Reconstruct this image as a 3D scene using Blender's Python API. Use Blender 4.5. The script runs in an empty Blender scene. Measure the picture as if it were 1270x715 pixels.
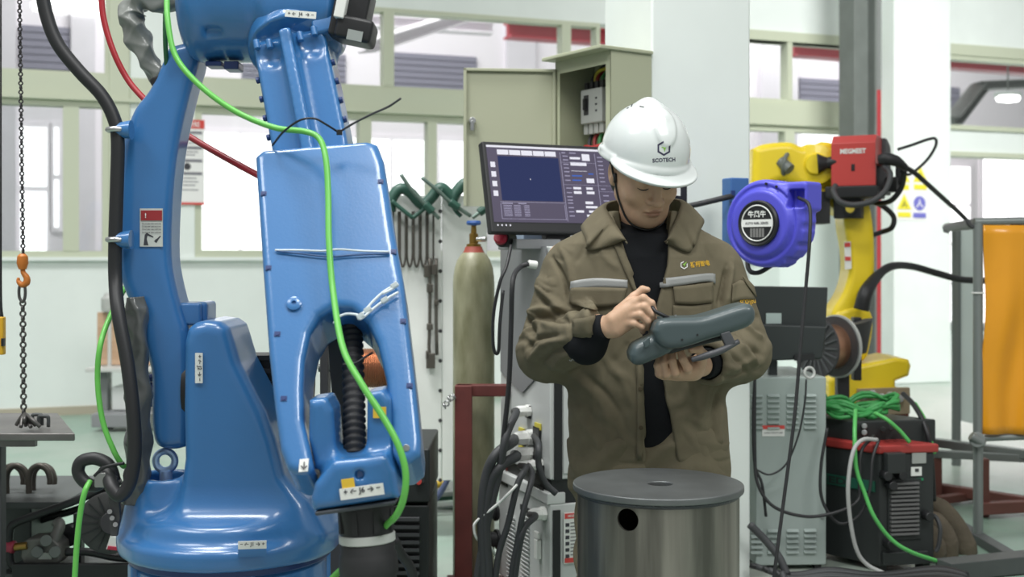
import bpy, bmesh, math, random
import numpy as np
from mathutils import Vector, Matrix
from mathutils.bvhtree import BVHTree
random.seed(7); np.random.seed(7)
SC = bpy.context.scene
COL = SC.collection
FPX, CX, HY, CAMZ = 1500.0, 635.0, 320.0, 1.3       # focal length in pixels of a 1270 px wide frame, horizon row, eye height

# ---------------------------------------------------------------- camera, world, lights, exposure
cam_d = bpy.data.cameras.new('camera'); cam = bpy.data.objects.new('camera', cam_d); COL.objects.link(cam)
cam.location = (0, 0, CAMZ); cam.rotation_euler = (math.pi/2, 0, 0)
cam_d.sensor_width = 36; cam_d.lens = 36*FPX/1270
cam_d.shift_y = -(357.5-HY)/1270
cam_d.dof.use_dof = True; cam_d.dof.focus_distance = 3.25; cam_d.dof.aperture_fstop = 3.6
SC.camera = cam
SC.view_settings.view_transform = 'Standard'; SC.view_settings.look = 'None'
SC.view_settings.gamma = 1; SC.view_settings.use_curve_mapping = False
SC.view_settings.exposure = 0.0
SC.cycles.use_denoising = True
SC.cycles.max_bounces = 8; SC.cycles.transparent_max_bounces = 16
SC.cycles.sample_clamp_indirect = 8

world = bpy.data.worlds.new('hall_daylight'); SC.world = world; world.use_nodes = True
wb = world.node_tree.nodes['Background']
wb.inputs[0].default_value = (0.98, 1.0, 0.985, 1); wb.inputs[1].default_value = 0.40

def area(name, loc, size, power, target, color=(1.0, 1.0, 0.985), kind='RECTANGLE', spread=180):
    d = bpy.data.lights.new(name, 'AREA'); d.shape = kind; d.size, d.size_y = size
    d.energy = power; d.color = color; d.spread = math.radians(spread)
    o = bpy.data.objects.new(name, d); COL.objects.link(o); o.location = loc
    o.rotation_euler = (Vector(target)-Vector(loc)).to_track_quat('-Z', 'Y').to_euler()
    return o
area('overhead_light', (0.0, 0.5, 5.6), (1.3, 1.0), 95, (-0.3, 2.6, 1.0))
area('overhead_light', (-3.4, 1.0, 5.6), (2.4, 1.2), 105, (-2.0, 3.4, 0))
area('overhead_light', (3.0, -0.4, 5.4), (2.4, 1.2), 145, (0.6, 3.6, 0.6))
area('overhead_light', (-2.4, 3.4, 9.0), (3.0, 2.0), 118, (-1.0, 5.9, 0.5), spread=70)  # added light, narrowed and aimed to brighten the tool board
area('overhead_light', (-3.4, 4.4, 9.0), (3.0, 2.0), 100, (-3.6, 9.6, 0.5), spread=90)  # added light, turned to brighten the left part of the back wall
area('overhead_light', (3.9, 6.0, 9.0), (3.0, 2.0), 185, (4.8, 12.4, 0.6), spread=64)  # added light, a narrow beam that brightens the far pillar
area('side_hall_fill', (-2.5, 14.2, 8.0), (6.0, 2.0), 520, (-2.0, 18.0, 2.5))  # added fill that brightens the far wall of the neighbouring hall
area('side_hall_fill', (5.5, 19.0, 6.0), (6.0, 2.0), 230, (5.5, 20.0, 0))  # second added fill, for the right part of the neighbouring hall

# ---------------------------------------------------------------- colours and materials
def lin(c):
    return tuple(((v/255)/12.92 if v/255 <= .04045 else ((v/255+.055)/1.055)**2.4) for v in c)
def mat(name, rgb, rough=.5, metal=0., var=.0, scale=8., bump=0., bscale=60., coat=0., spec=.5, rgb2=None, emit=0., detail=4., stretch=(1,1,1), contrast=(.35,.65)):
    m = bpy.data.materials.new(name); m.use_nodes = True
    nt = m.node_tree; b = nt.nodes['Principled BSDF']
    c = lin(rgb)
    b.inputs['Base Color'].default_value = (*c, 1); b.inputs['Roughness'].default_value = rough
    b.inputs['Metallic'].default_value = metal; b.inputs['Coat Weight'].default_value = coat
    b.inputs['Coat Roughness'].default_value = .12; b.inputs['Specular IOR Level'].default_value = spec
    if emit:
        b.inputs['Emission Color'].default_value = (*c, 1); b.inputs['Emission Strength'].default_value = emit
    if var or rgb2 or bump:
        tc = nt.nodes.new('ShaderNodeTexCoord'); mp = nt.nodes.new('ShaderNodeMapping')
        mp.inputs['Scale'].default_value = stretch
        nt.links.new(tc.outputs['Object'], mp.inputs[0])
    if var or rgb2:
        n = nt.nodes.new('ShaderNodeTexNoise'); n.inputs['Scale'].default_value = scale; n.inputs['Detail'].default_value = detail
        nt.links.new(mp.outputs[0], n.inputs['Vector'])
        r = nt.nodes.new('ShaderNodeValToRGB'); e = r.color_ramp.elements
        e[0].position, e[1].position = contrast
        if rgb2: e[0].color = (*c, 1); e[1].color = (*lin(rgb2), 1)
        else:
            e[0].color = (*[v*(1-var) for v in c], 1); e[1].color = (*[min(1, v*(1+var)) for v in c], 1)
        nt.links.new(n.outputs['Fac'], r.inputs[0]); nt.links.new(r.outputs[0], b.inputs['Base Color'])
    if bump:
        n2 = nt.nodes.new('ShaderNodeTexNoise'); n2.inputs['Scale'].default_value = bscale; n2.inputs['Detail'].default_value = 3
        nt.links.new(mp.outputs[0], n2.inputs['Vector'])
        bp = nt.nodes.new('ShaderNodeBump'); bp.inputs['Strength'].default_value = bump; bp.inputs['Distance'].default_value = .01
        nt.links.new(n2.outputs['Fac'], bp.inputs['Height']); nt.links.new(bp.outputs[0], b.inputs['Normal'])
    return m
def glass_mat(name, tint=(1, 1, 1), gloss=.06):
    m = bpy.data.materials.new(name); m.use_nodes = True; nt = m.node_tree
    for n in list(nt.nodes): nt.nodes.remove(n)
    o = nt.nodes.new('ShaderNodeOutputMaterial'); mx = nt.nodes.new('ShaderNodeMixShader')
    t = nt.nodes.new('ShaderNodeBsdfTransparent'); g = nt.nodes.new('ShaderNodeBsdfGlossy')
    t.inputs[0].default_value = (*tint, 1); g.inputs['Roughness'].default_value = .04; mx.inputs[0].default_value = gloss
    nt.links.new(t.outputs[0], mx.inputs[1]); nt.links.new(g.outputs[0], mx.inputs[2]); nt.links.new(mx.outputs[0], o.inputs[0])
    return m
def glow_mat(name, rgb, strength):
    m = bpy.data.materials.new(name); m.use_nodes = True; nt = m.node_tree
    for n in list(nt.nodes): nt.nodes.remove(n)
    o = nt.nodes.new('ShaderNodeOutputMaterial'); e = nt.nodes.new('ShaderNodeEmission')
    e.inputs[0].default_value = (*lin(rgb), 1); e.inputs[1].default_value = strength
    nt.links.new(e.outputs[0], o.inputs[0]); return m

# ---------------------------------------------------------------- places
def P(px, py, Y):                                    # a point of the photograph at distance Y
    return np.array([(px-CX)/FPX*Y, Y, CAMZ-(py-HY)/FPX*Y])
V3 = lambda *a: np.array(a, float)
def unit(v): v = np.asarray(v, float); return v/np.linalg.norm(v)
U = unit(V3(2.73, 1, 0)); N = V3(U[1], -U[0], 0)      # the building runs along U; its walls face N, towards us
Z3 = V3(0, 0, 1)
P0 = V3(-3.83, 10.0, 0)
def W(t, z, d=0.): return P0+U*t+N*d+Z3*z             # a point on the back wall's grid
def wt(px): a = (px-CX)/FPX; return (a*10+3.83)/(U[0]-U[1]*a)
def wz(px, py): return CAMZ-(py-HY)/FPX*(10+U[1]*wt(px))

# ---------------------------------------------------------------- objects
ORG = {}
def link(o, parent=None, org=None):
    COL.objects.link(o)
    if parent is not None: o.parent = parent
    ORG[o.name] = org if org is not None else (ORG[parent.name] if parent is not None else V3(0, 0, 0))
    return o
def props(o, label=None, cat=None, group=None, kind=None):
    if label: o['label'] = label
    if cat: o['category'] = cat
    if group: o['group'] = group
    if kind: o['kind'] = kind
    return o
def thing(name, label, cat, loc, group=None):
    o = bpy.data.objects.new(name, None); o.empty_display_size = .1; o.location = tuple(loc)
    link(o, None, np.array(loc, float)); return props(o, label, cat, group)
def mk(name, vf, m, parent=None, smooth=None, bevel=0., solid=0., label=None, cat=None, group=None, kind=None, seg=2, org=None):
    """one mesh object from (verts, faces) in world coordinates"""
    v, f = vf
    v = np.asarray(v, float)
    if parent is not None: o0 = ORG[parent.name]
    elif org is not None: o0 = np.array(org, float)
    else:
        o0 = V3((v[:, 0].min()+v[:, 0].max())/2, (v[:, 1].min()+v[:, 1].max())/2, v[:, 2].min())
    me = bpy.data.meshes.new(name)
    me.from_pydata((v-o0).tolist(), [], [list(map(int, q)) for q in f] if not isinstance(f, np.ndarray) else f.tolist())
    me.validate(); me.update()
    mats = m if isinstance(m, (list, tuple)) else [m]
    for q in mats: me.materials.append(q)
    o = bpy.data.objects.new(name, me)
    if parent is None: o.location = tuple(o0)
    link(o, parent, o0)
    props(o, label, cat, group, kind)
    if bevel:
        b = o.modifiers.new('bevel', 'BEVEL'); b.width = bevel; b.segments = seg; b.limit_method = 'ANGLE'; b.angle_limit = .6
        if smooth is None: smooth = True
    if solid:
        s = o.modifiers.new('solid', 'SOLIDIFY'); s.thickness = solid; s.offset = 0
    if smooth:
        me.shade_smooth()
        if bevel:
            w = o.modifiers.new('wn', 'WEIGHTED_NORMAL'); w.keep_sharp = False
        elif smooth == 'auto': me.set_sharp_from_angle(angle=.6)
    return o
def dup(root, delta, label=None, name=None):
    """a copy of a thing with copies of its parts and sub-parts, moved by delta"""
    kids = {}
    for o in SC.objects:
        if o.parent is not None: kids.setdefault(o.parent.name, []).append(o)
    def rec(o, par):
        c = o.copy(); COL.objects.link(c); c.parent = par
        for k in kids.get(o.name, []): rec(k, c)
        return c
    c = rec(root, None); c.location = Vector(root.location)+Vector(delta)
    ORG[c.name] = ORG[root.name]+np.array(delta)
    if label: c['label'] = label
    return c
def dup_part(o, delta, rot=None):
    c = o.copy(); COL.objects.link(c); c.location = Vector(o.location)+Vector(delta); ORG[c.name] = ORG.get(o.name, V3(0, 0, 0)); return c

# ---------------------------------------------------------------- mesh shapes, each gives (verts, faces)
def join(*ms):
    vs, fs, n = [], [], 0
    for v, f in ms:
        vs.append(np.asarray(v, float)); fs += [[i+n for i in q] for q in f]; n += len(v)
    return np.concatenate(vs), fs
BOXF = [[0, 3, 2, 1], [4, 5, 6, 7], [0, 1, 5, 4], [1, 2, 6, 5], [2, 3, 7, 6], [3, 0, 4, 7]]
def obox(c, ex, ey, ez, hx, hy, hz):
    c = np.asarray(c, float); ex, ey, ez = np.asarray(ex), np.asarray(ey), np.asarray(ez)
    v = [c+sx*hx*ex+sy*hy*ey+sz*hz*ez for sz in (-1, 1) for sx, sy in ((-1, -1), (1, -1), (1, 1), (-1, 1))]
    return np.array(v), BOXF
X3, Y3 = V3(1, 0, 0), V3(0, 1, 0)
def box(c, h): return obox(c, X3, Y3, Z3, *h)
def wbox(t0, t1, z0, z1, d0, d1):                     # a box on the wall grid
    return obox(W((t0+t1)/2, (z0+z1)/2, (d0+d1)/2), U, -N, Z3, abs(t1-t0)/2, abs(d1-d0)/2, abs(z1-z0)/2)
def frame_of(d):
    d = unit(d); a = unit(np.cross(d, Z3 if abs(d[2]) < .9 else X3)); return a, np.cross(d, a), d
def cyl(a, b, r, r2=None, n=24, caps=True):
    a, b = np.asarray(a, float), np.asarray(b, float); r2 = r if r2 is None else r2
    e1, e2, d = frame_of(b-a); an = np.arange(n)*2*math.pi/n
    ring = np.outer(np.cos(an), e1)+np.outer(np.sin(an), e2)
    v = np.concatenate([a+ring*r, b+ring*r2]); f = [[i, (i+1) % n, n+(i+1) % n, n+i] for i in range(n)]
    if caps: f += [list(range(n))[::-1], list(range(n, 2*n))]
    return v, f
def lathe(c, axis, prof, n=32):
    """prof: (radius, height along axis)"""
    e1, e2, d = frame_of(axis); an = np.arange(n)*2*math.pi/n
    ring = np.outer(np.cos(an), e1)+np.outer(np.sin(an), e2); c = np.asarray(c, float)
    v = np.concatenate([c+d*h+ring*max(r, 1e-4) for r, h in prof]); f = []
    for k in range(len(prof)-1):
        for i in range(n):
            j = (i+1) % n; f.append([k*n+i, k*n+j, (k+1)*n+j, (k+1)*n+i])
    f += [list(range(n))[::-1], list(range((len(prof)-1)*n, len(prof)*n))]
    return v, f
def spline(pts, m=8):
    p = np.asarray(pts, float)
    if len(p) < 3: return p
    q = np.concatenate([[2*p[0]-p[1]], p, [2*p[-1]-p[-2]]]); out = []
    for i in range(1, len(q)-2):
        for s in np.linspace(0, 1, m, endpoint=False):
            a, b, c, d = q[i-1], q[i], q[i+1], q[i+2]
            out.append(.5*((2*b)+(c-a)*s+(2*a-5*b+4*c-d)*s*s+(3*b-a-3*c+d)*s**3))
    out.append(p[-1]); return np.array(out)
def tube(pts, r, n=10, m=8, smooth=True, closed=False):
    p = spline(pts, m) if smooth else np.asarray(pts, float)
    k = len(p); rr = np.full(k, r) if np.isscalar(r) else np.interp(np.linspace(0, 1, k), np.linspace(0, 1, len(r)), r)
    t = np.gradient(p, axis=0); t /= np.linalg.norm(t, axis=1)[:, None]+1e-12
    e1, _, _ = frame_of(t[0]); an = np.arange(n)*2*math.pi/n; v = []
    for i in range(k):
        e1 = unit(e1-t[i]*np.dot(e1, t[i])); e2 = np.cross(t[i], e1)
        v.append(p[i]+rr[i]*(np.outer(np.cos(an), e1)+np.outer(np.sin(an), e2)))
    f = [[i*n+j, i*n+(j+1) % n, (i+1)*n+(j+1) % n, (i+1)*n+j] for i in range(k-1) for j in range(n)]
    if closed: f += [[(k-1)*n+j, (k-1)*n+(j+1) % n, (j+1) % n, j] for j in range(n)]
    else: f += [list(range(n))[::-1], list(range((k-1)*n, k*n))]
    return np.concatenate(v), f
def ptube(pxs, r, n=10, m=8, Y=3.):
    """tube through (px, py[, Y]) picture points"""
    return tube([P(q[0], q[1], q[2] if len(q) > 2 else Y) for q in pxs], r, n, m)
def prism(poly, o, ex, ey, ez, h0, h1):
    """polygon (2D, along ex, ey) swept along ez from h0 to h1"""
    o = np.asarray(o, float); k = len(poly); b = np.array([o+np.asarray(ex)*a+np.asarray(ey)*c for a, c in poly])
    v = np.concatenate([b+np.asarray(ez)*h0, b+np.asarray(ez)*h1])
    ar = sum(poly[i][0]*poly[(i+1) % k][1]-poly[(i+1) % k][0]*poly[i][1] for i in range(k))
    f = [list(range(k)), list(range(k, 2*k))[::-1]]+[[i, k+i, k+(i+1) % k, (i+1) % k] for i in range(k)]
    if ar*np.dot(np.cross(ex, ey), ez)*(h1-h0) > 0: f = [q[::-1] for q in f]
    return v, f
def pprism(pxs, Y, h, back=None):
    """picture outline at distance Y swept h towards us and back away"""
    q = [((x-CX)/FPX*Y, CAMZ-(y-HY)/FPX*Y) for x, y in pxs]
    return prism(q, V3(0, Y, 0), X3, Z3, Y3, -h, h if back is None else back)
def torus(c, axis, R, r, n=28, k=10, a0=0., a1=2*math.pi):
    e1, e2, d = frame_of(axis); full = abs(a1-a0-2*math.pi) < 1e-6
    an = np.linspace(a0, a1, n, endpoint=not full)
    return tube([np.asarray(c)+R*(math.cos(a)*e1+math.sin(a)*e2) for a in an], r, k, smooth=False, closed=full)
def quad(c, ex, ey, hx, hy):
    c = np.asarray(c, float); return np.array([c-ex*hx-ey*hy, c+ex*hx-ey*hy, c+ex*hx+ey*hy, c-ex*hx+ey*hy]), [[0, 1, 2, 3]]
def plate(c, ex, ey, hx, hy, th):
    n = np.cross(ex, ey); return obox(np.asarray(c)+n*th/2, ex, ey, n, hx, hy, th/2)
TXT = {}
def text2d(s, bold=0.):
    """flat letters: (verts 2D centred, height about 1, faces)"""
    key = (s, bold)
    if key in TXT: return TXT[key]
    cu = bpy.data.curves.new('letters', 'FONT'); cu.body = s; cu.align_x = 'CENTER'; cu.offset = bold; cu.resolution_u = 2
    o = bpy.data.objects.new('letters', cu); COL.objects.link(o); bpy.context.view_layer.update()
    me = bpy.data.meshes.new_from_object(o.evaluated_get(bpy.context.evaluated_depsgraph_get()))
    v = np.array([(q.co.x, q.co.y) for q in me.vertices]).reshape(-1, 2); f = [list(q.vertices) for q in me.polygons]
    bpy.data.objects.remove(o); bpy.data.curves.remove(cu); bpy.data.meshes.remove(me)
    if len(v): v = v-[(v[:, 0].min()+v[:, 0].max())/2, (v[:, 1].min()+v[:, 1].max())/2]
    TXT[key] = (v, f); return TXT[key]
def text_at(s, c, ex, ey, width=None, height=None, bold=.012):
    v, f = text2d(s, bold); w = np.ptp(v[:, 0]); h = np.ptp(v[:, 1])
    sx = width/w if width else height/h; sy = height/h if height else sx
    return np.array([np.asarray(c)+np.asarray(ex)*a*sx+np.asarray(ey)*b*sy for a, b in v]), f
def boolean(a, b, op='DIFFERENCE'):
    """boolean of two (verts, faces) solids"""
    os_ = []
    for v, f in (a, b):
        me = bpy.data.meshes.new('x'); me.from_pydata(np.asarray(v).tolist(), [], f)
        bm = bmesh.new(); bm.from_mesh(me); bmesh.ops.recalc_face_normals(bm, faces=bm.faces); bm.to_mesh(me); bm.free()
        o = bpy.data.objects.new('x', me); COL.objects.link(o); os_.append(o)
    md = os_[0].modifiers.new('b', 'BOOLEAN'); md.object = os_[1]; md.operation = op; md.solver = 'EXACT'
    bpy.context.view_layer.update()
    me = bpy.data.meshes.new_from_object(os_[0].evaluated_get(bpy.context.evaluated_depsgraph_get()))
    r = np.array([q.co[:] for q in me.vertices]), [list(q.vertices) for q in me.polygons]
    for o in os_: bpy.data.objects.remove(o)
    return r

# ---------------------------------------------------------------- solids by distance field, meshed by surface nets
f32 = np.float32
def s_cap(a, b, ra, rb=None):
    a, b = np.asarray(a, f32), np.asarray(b, f32); rb = ra if rb is None else rb; d = b-a; L = float(d@d)
    def f(p):
        h = np.clip(((p-a)@d)/L, 0, 1); return np.linalg.norm(p-a-h[:, None]*d, axis=1)-(ra+(rb-ra)*h)
    return f
def s_chain(pts, rs, k=.004):
    fs = [s_cap(pts[i], pts[i+1], rs[i], rs[i+1]) for i in range(len(pts)-1)]
    return s_union(*fs, k=k)
def s_ell(c, r, R=None):
    c, r = np.asarray(c, f32), np.asarray(r, f32)
    def f(p):
        q = p-c
        if R is not None: q = q@np.asarray(R, f32).T
        k0 = np.linalg.norm(q/r, axis=1); k1 = np.linalg.norm(q/(r*r), axis=1); return k0*(k0-1)/np.maximum(k1, 1e-6)
    return f
def s_box(c, h, rnd=.0, R=None):
    c, h = np.asarray(c, f32), np.asarray(h, f32)-rnd
    def f(p):
        q = p-c
        if R is not None: q = q@np.asarray(R, f32).T
        q = np.abs(q)-h
        return np.linalg.norm(np.maximum(q, 0), axis=1)+np.minimum(q.max(1), 0)-rnd
    return f
def s_cyl(a, b, r, rnd=.0, r2=None):
    a, b = np.asarray(a, f32), np.asarray(b, f32); L = np.linalg.norm(b-a); d = (b-a)/L; r2 = r if r2 is None else r2
    def f(p):
        h = (p-a)@d; q = np.linalg.norm(p-a-h[:, None]*d, axis=1)-(r+(r2-r)*np.clip(h/L, 0, 1))+rnd; g = np.abs(h-L/2)-L/2+rnd
        return np.sqrt(np.maximum(q, 0)**2+np.maximum(g, 0)**2)+np.minimum(np.maximum(q, g), 0)-rnd
    return f
def d_poly(x, y, pts):
    pts = np.asarray(pts, f32); n = len(pts); d = np.full(x.shape, 1e9, f32); s = np.zeros(x.shape, bool)
    for i in range(n):
        a, b = pts[i], pts[(i+1) % n]; ex, ey = b-a; wx, wy = x-a[0], y-a[1]
        h = np.clip((wx*ex+wy*ey)/(ex*ex+ey*ey+1e-12), 0, 1); d = np.minimum(d, (wx-ex*h)**2+(wy-ey*h)**2)
        s ^= ((a[1] > y) != (b[1] > y)) & (x < (b[0]-a[0])*(y-a[1])/(b[1]-a[1]+1e-12)+a[0])
    d = np.sqrt(d); return np.where(s, -d, d)
def s_prism(pts, o, ex, ey, h, rnd=.0, taper=0.):
    """outline along ex, ey about o, half depth h"""
    o, ex, ey = np.asarray(o, f32), np.asarray(ex, f32), np.asarray(ey, f32); ez = np.cross(ex, ey)
    def f(p):
        q = p-o; w = q@ez; a = d_poly(q@ex, q@ey, pts)+rnd+taper*w; g = np.abs(w)-h+rnd
        return np.sqrt(np.maximum(a, 0)**2+np.maximum(g, 0)**2)+np.minimum(np.maximum(a, g), 0)-rnd
    return f
def s_pp(pxs, Y, h, rnd=.0, smooth=0):
    pts = [((x-CX)/FPX*Y, CAMZ-(y-HY)/FPX*Y) for x, y in pxs]
    if smooth:
        q = spline(np.array(pts+[pts[0]]), smooth)[:-1]; pts = q
    return s_prism(pts, V3(0, Y, 0), X3, Z3, h, rnd)
def on_plane(px, py, o, n):                           # where the sight line through a picture point meets a plane
    r = V3((px-CX)/FPX, 1, -(py-HY)/FPX); c = V3(0, 0, CAMZ); return c+r*np.dot(np.asarray(o)-c, n)/np.dot(r, n)
def s_plane(pxs, o, ex, ey, h, rnd=.0, smooth=0):
    """picture outline laid on the plane (o, ex, ey), thickness 2h behind it"""
    n = np.cross(ex, ey); n = -n if n[1] > 0 else n
    q = np.array([on_plane(x, y, o, n)-o for x, y in pxs]); pts = np.stack([q@ex, q@ey], 1)
    if smooth: pts = spline(np.concatenate([pts, pts[:1]]), smooth)[:-1]
    return s_prism(pts, np.asarray(o)-n*h, ex, ey, h, rnd)
def smin(a, b, k):
    if k <= 0: return np.minimum(a, b)
    h = np.maximum(k-np.abs(a-b), 0)/k; return np.minimum(a, b)-h*h*k*.25
def s_union(*fs, k=.0):
    def f(p):
        d = fs[0](p)
        for g in fs[1:]: d = smin(d, g(p), k)
        return d
    return f
def s_sub(a, b, k=.0): return lambda p: -smin(-a(p), b(p), k)
def s_and(a, b, k=.0): return lambda p: -smin(-a(p), -b(p), k)
def s_half(o, n):
    o, n = np.asarray(o, f32), unit(n).astype(f32); return lambda p: (p-o)@n
def s_off(a, r): return lambda p: a(p)-r
def mesh_sdf(f, lo, hi, vox, newton=2, B=8):
    lo, hi = np.asarray(lo, float), np.asarray(hi, float)
    nb = np.ceil((hi-lo)/(vox*B)).astype(int)+1; dim = nb*B
    gx, gy, gz = [np.arange(n) for n in nb]
    C = np.stack(np.meshgrid(gx, gy, gz, indexing='ij'), -1).reshape(-1, 3)
    dc = f(((C*B+(B-1)/2)*vox+lo).astype(f32))
    act = np.abs(dc) < B*vox*1.15
    S = np.where(dc < 0, -1., 1.).astype(f32).reshape(*nb, 1, 1, 1)*np.ones((1, 1, 1, B, B, B), f32)
    S = S.reshape(-1, B, B, B)
    loc = np.stack(np.meshgrid(*[np.arange(B)]*3, indexing='ij'), -1).reshape(1, -1, 3)
    ids = np.nonzero(act)[0]
    for s in range(0, len(ids), 400):
        q = ids[s:s+400]; pts = ((C[q][:, None]*B+loc)*vox+lo).reshape(-1, 3).astype(f32)
        S[q] = f(pts).reshape(-1, B, B, B)
    S = S.reshape(*nb, B, B, B).transpose(0, 3, 1, 4, 2, 5).reshape(dim)
    ins = S < 0
    cnt = np.zeros(dim-1, np.int8)
    for dx in (0, 1):
        for dy in (0, 1):
            for dz in (0, 1): cnt += ins[dx:dim[0]-1+dx, dy:dim[1]-1+dy, dz:dim[2]-1+dz]
    cells = np.argwhere((cnt > 0) & (cnt < 8)); idx = np.full(dim-1, -1, np.int32); idx[tuple(cells.T)] = np.arange(len(cells))
    acc = np.zeros((len(cells), 3)); num = np.zeros(len(cells))
    for ax in range(3):
        o1, o2 = [a for a in range(3) if a != ax]
        for u in (0, 1):
            for w in (0, 1):
                off = np.zeros(3, int); off[o1] = u; off[o2] = w; a = cells+off; e = np.zeros(3, int); e[ax] = 1; b = a+e
                sa, sb = S[tuple(a.T)], S[tuple(b.T)]; m = (sa < 0) != (sb < 0)
                t = np.where(m, sa/np.where(m, sa-sb, 1), 0); pos = off+t[:, None]*e
                acc += pos*m[:, None]; num += m
    v = (cells+acc/np.maximum(num, 1)[:, None])*vox+lo
    F = []
    for ax in range(3):
        sl0 = [slice(1, -1)]*3; sl1 = [slice(1, -1)]*3; sl0[ax] = slice(0, -1); sl1[ax] = slice(1, None)
        A, Bn = ins[tuple(sl0)], ins[tuple(sl1)]; o1, o2 = [(1, 2), (2, 0), (0, 1)][ax]
        for flip, m in ((False, A & ~Bn), (True, ~A & Bn)):
            e = np.argwhere(m)+1; e[:, ax] -= 1
            if not len(e): continue
            def cell(du, dw):
                q = e.copy(); q[:, o1] -= du; q[:, o2] -= dw; return idx[tuple(q.T)]
            q = np.stack([cell(1, 1), cell(0, 1), cell(0, 0), cell(1, 0)], 1); F.append(q[:, ::-1] if flip else q)
    F = np.concatenate(F); F = F[(F >= 0).all(1)]
    h = vox*.3
    for _ in range(newton):
        for s in range(0, len(v), 60000):
            p = v[s:s+60000].astype(f32); d = f(p)
            g = np.stack([(f(p+np.eye(3, dtype=f32)[i]*f32(h))-f(p-np.eye(3, dtype=f32)[i]*f32(h)))/(2*h) for i in range(3)], 1)
            st = -d[:, None]*g/np.maximum((g*g).sum(1), .3)[:, None]; n = np.linalg.norm(st, axis=1, keepdims=True)
            v[s:s+60000] = p+st*np.minimum(1, vox*.5/np.maximum(n, 1e-9))
    return v, F
def bvh_of(vf): return BVHTree.FromPolygons([tuple(q) for q in np.asarray(vf[0])], [list(map(int, q)) for q in vf[1]])
def drape_pts(bv, pts, d, off):
    """push points along d onto a surface, leave them off above it"""
    out = []; d = Vector(unit(d))
    last = None
    for q in pts:
        h = bv.ray_cast(Vector(q)-d*.6, d)
        if h[0] is None:
            h = bv.find_nearest(Vector(q))
        n = h[1]
        if n.dot(d) > 0: n = -n
        out.append(np.array(h[0]+n*off))
    return np.array(out)
def grid_faces(nu, nv): return [[j*nu+i, j*nu+i+1, (j+1)*nu+i+1, (j+1)*nu+i] for j in range(nv-1) for i in range(nu-1)]
def drape_px(bv, edge_a, edge_b, nu, nv, Y, off, d=Y3):
    """a cloth strip laid on a surface: edge_a, edge_b are picture polylines, ruled between"""
    a = spline(np.array(edge_a, float), 6); b = spline(np.array(edge_b, float), 6)
    def res(p, k):
        s = np.concatenate([[0], np.cumsum(np.linalg.norm(np.diff(p, axis=0), axis=1))]); t = np.linspace(0, s[-1], k)
        return np.stack([np.interp(t, s, p[:, i]) for i in range(2)], 1)
    a, b = res(a, nu), res(b, nu)
    pts = [P(*(a[i]*(1-j/(nv-1))+b[i]*j/(nv-1)), Y) for j in range(nv) for i in range(nu)]
    return drape_pts(bv, pts, d, off), grid_faces(nu, nv)
# ================================================================ setting
M_white = mat('white_paint', (226, 233, 229), .55, var=.02, scale=3)
M_cream = mat('cream_frame', (192, 198, 176), .45)
M_lilac = mat('pale_grey_wall', (214, 209, 216), .7, var=.03, scale=2)
M_far = mat('far_wall', (232, 226, 232), .8)
M_shut = mat('grey_shutter', (128, 126, 142), .6)
M_redbeam = mat('red_crane_paint', (176, 58, 68), .45)
M_steelgrey = mat('grey_steel', (104, 110, 106), .5, var=.08, scale=5)
M_glass = glass_mat('window_glass', (.97, .98, .98))
M_day = glow_mat('daylight_window', (255, 255, 255), 2.2)
M_tube = glow_mat('lamp_tube', (255, 255, 250), 5)
def floor_mat():
    m = mat('green_epoxy_floor', (168, 190, 178), .32, var=.0)
    nt = m.node_tree; b = nt.nodes['Principled BSDF']
    tc = nt.nodes.new('ShaderNodeTexCoord'); n1 = nt.nodes.new('ShaderNodeTexNoise'); n2 = nt.nodes.new('ShaderNodeTexNoise')
    n1.inputs['Scale'].default_value = .35; n1.inputs['Detail'].default_value = 5; n2.inputs['Scale'].default_value = 9; n2.inputs['Detail'].default_value = 6
    r = nt.nodes.new('ShaderNodeValToRGB'); e = r.color_ramp.elements
    e[0].position = .42; e[0].color = (*lin((130, 156, 141)), 1); e[1].position = .6; e[1].color = (*lin((178, 182, 174)), 1)
    mx = nt.nodes.new('ShaderNodeMix'); mx.data_type = 'RGBA'; mx.blend_type = 'MULTIPLY'; mx.inputs[0].default_value = .35
    r2 = nt.nodes.new('ShaderNodeValToRGB'); r2.color_ramp.elements[0].color = (.62, .62, .6, 1); r2.color_ramp.elements[0].position = .3; r2.color_ramp.elements[1].position = .55
    nt.links.new(tc.outputs['Object'], n1.inputs[0]); nt.links.new(tc.outputs['Object'], n2.inputs[0])
    nt.links.new(n1.outputs[0], r.inputs[0]); nt.links.new(n2.outputs[0], r2.inputs[0])
    nt.links.new(r.outputs[0], mx.inputs[6]); nt.links.new(r2.outputs[0], mx.inputs[7]); nt.links.new(mx.outputs[2], b.inputs['Base Color'])
    rr = nt.nodes.new('ShaderNodeMapRange'); rr.inputs[3].default_value = .22; rr.inputs[4].default_value = .5
    nt.links.new(n2.outputs[0], rr.inputs[0]); nt.links.new(rr.outputs[0], b.inputs['Roughness'])
    return m
def struct(name, vf, m, **k): return mk(name, vf, m, kind='structure', **k)
v, f = box((4, 14, -.05), (26, 22, .05)); struct('floor', (v, f), floor_mat(), org=(0, 11, -.1))

T = wt
RL0, RL1, HD = 2.64, 2.82, 3.57                    # rail and header heights
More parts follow.
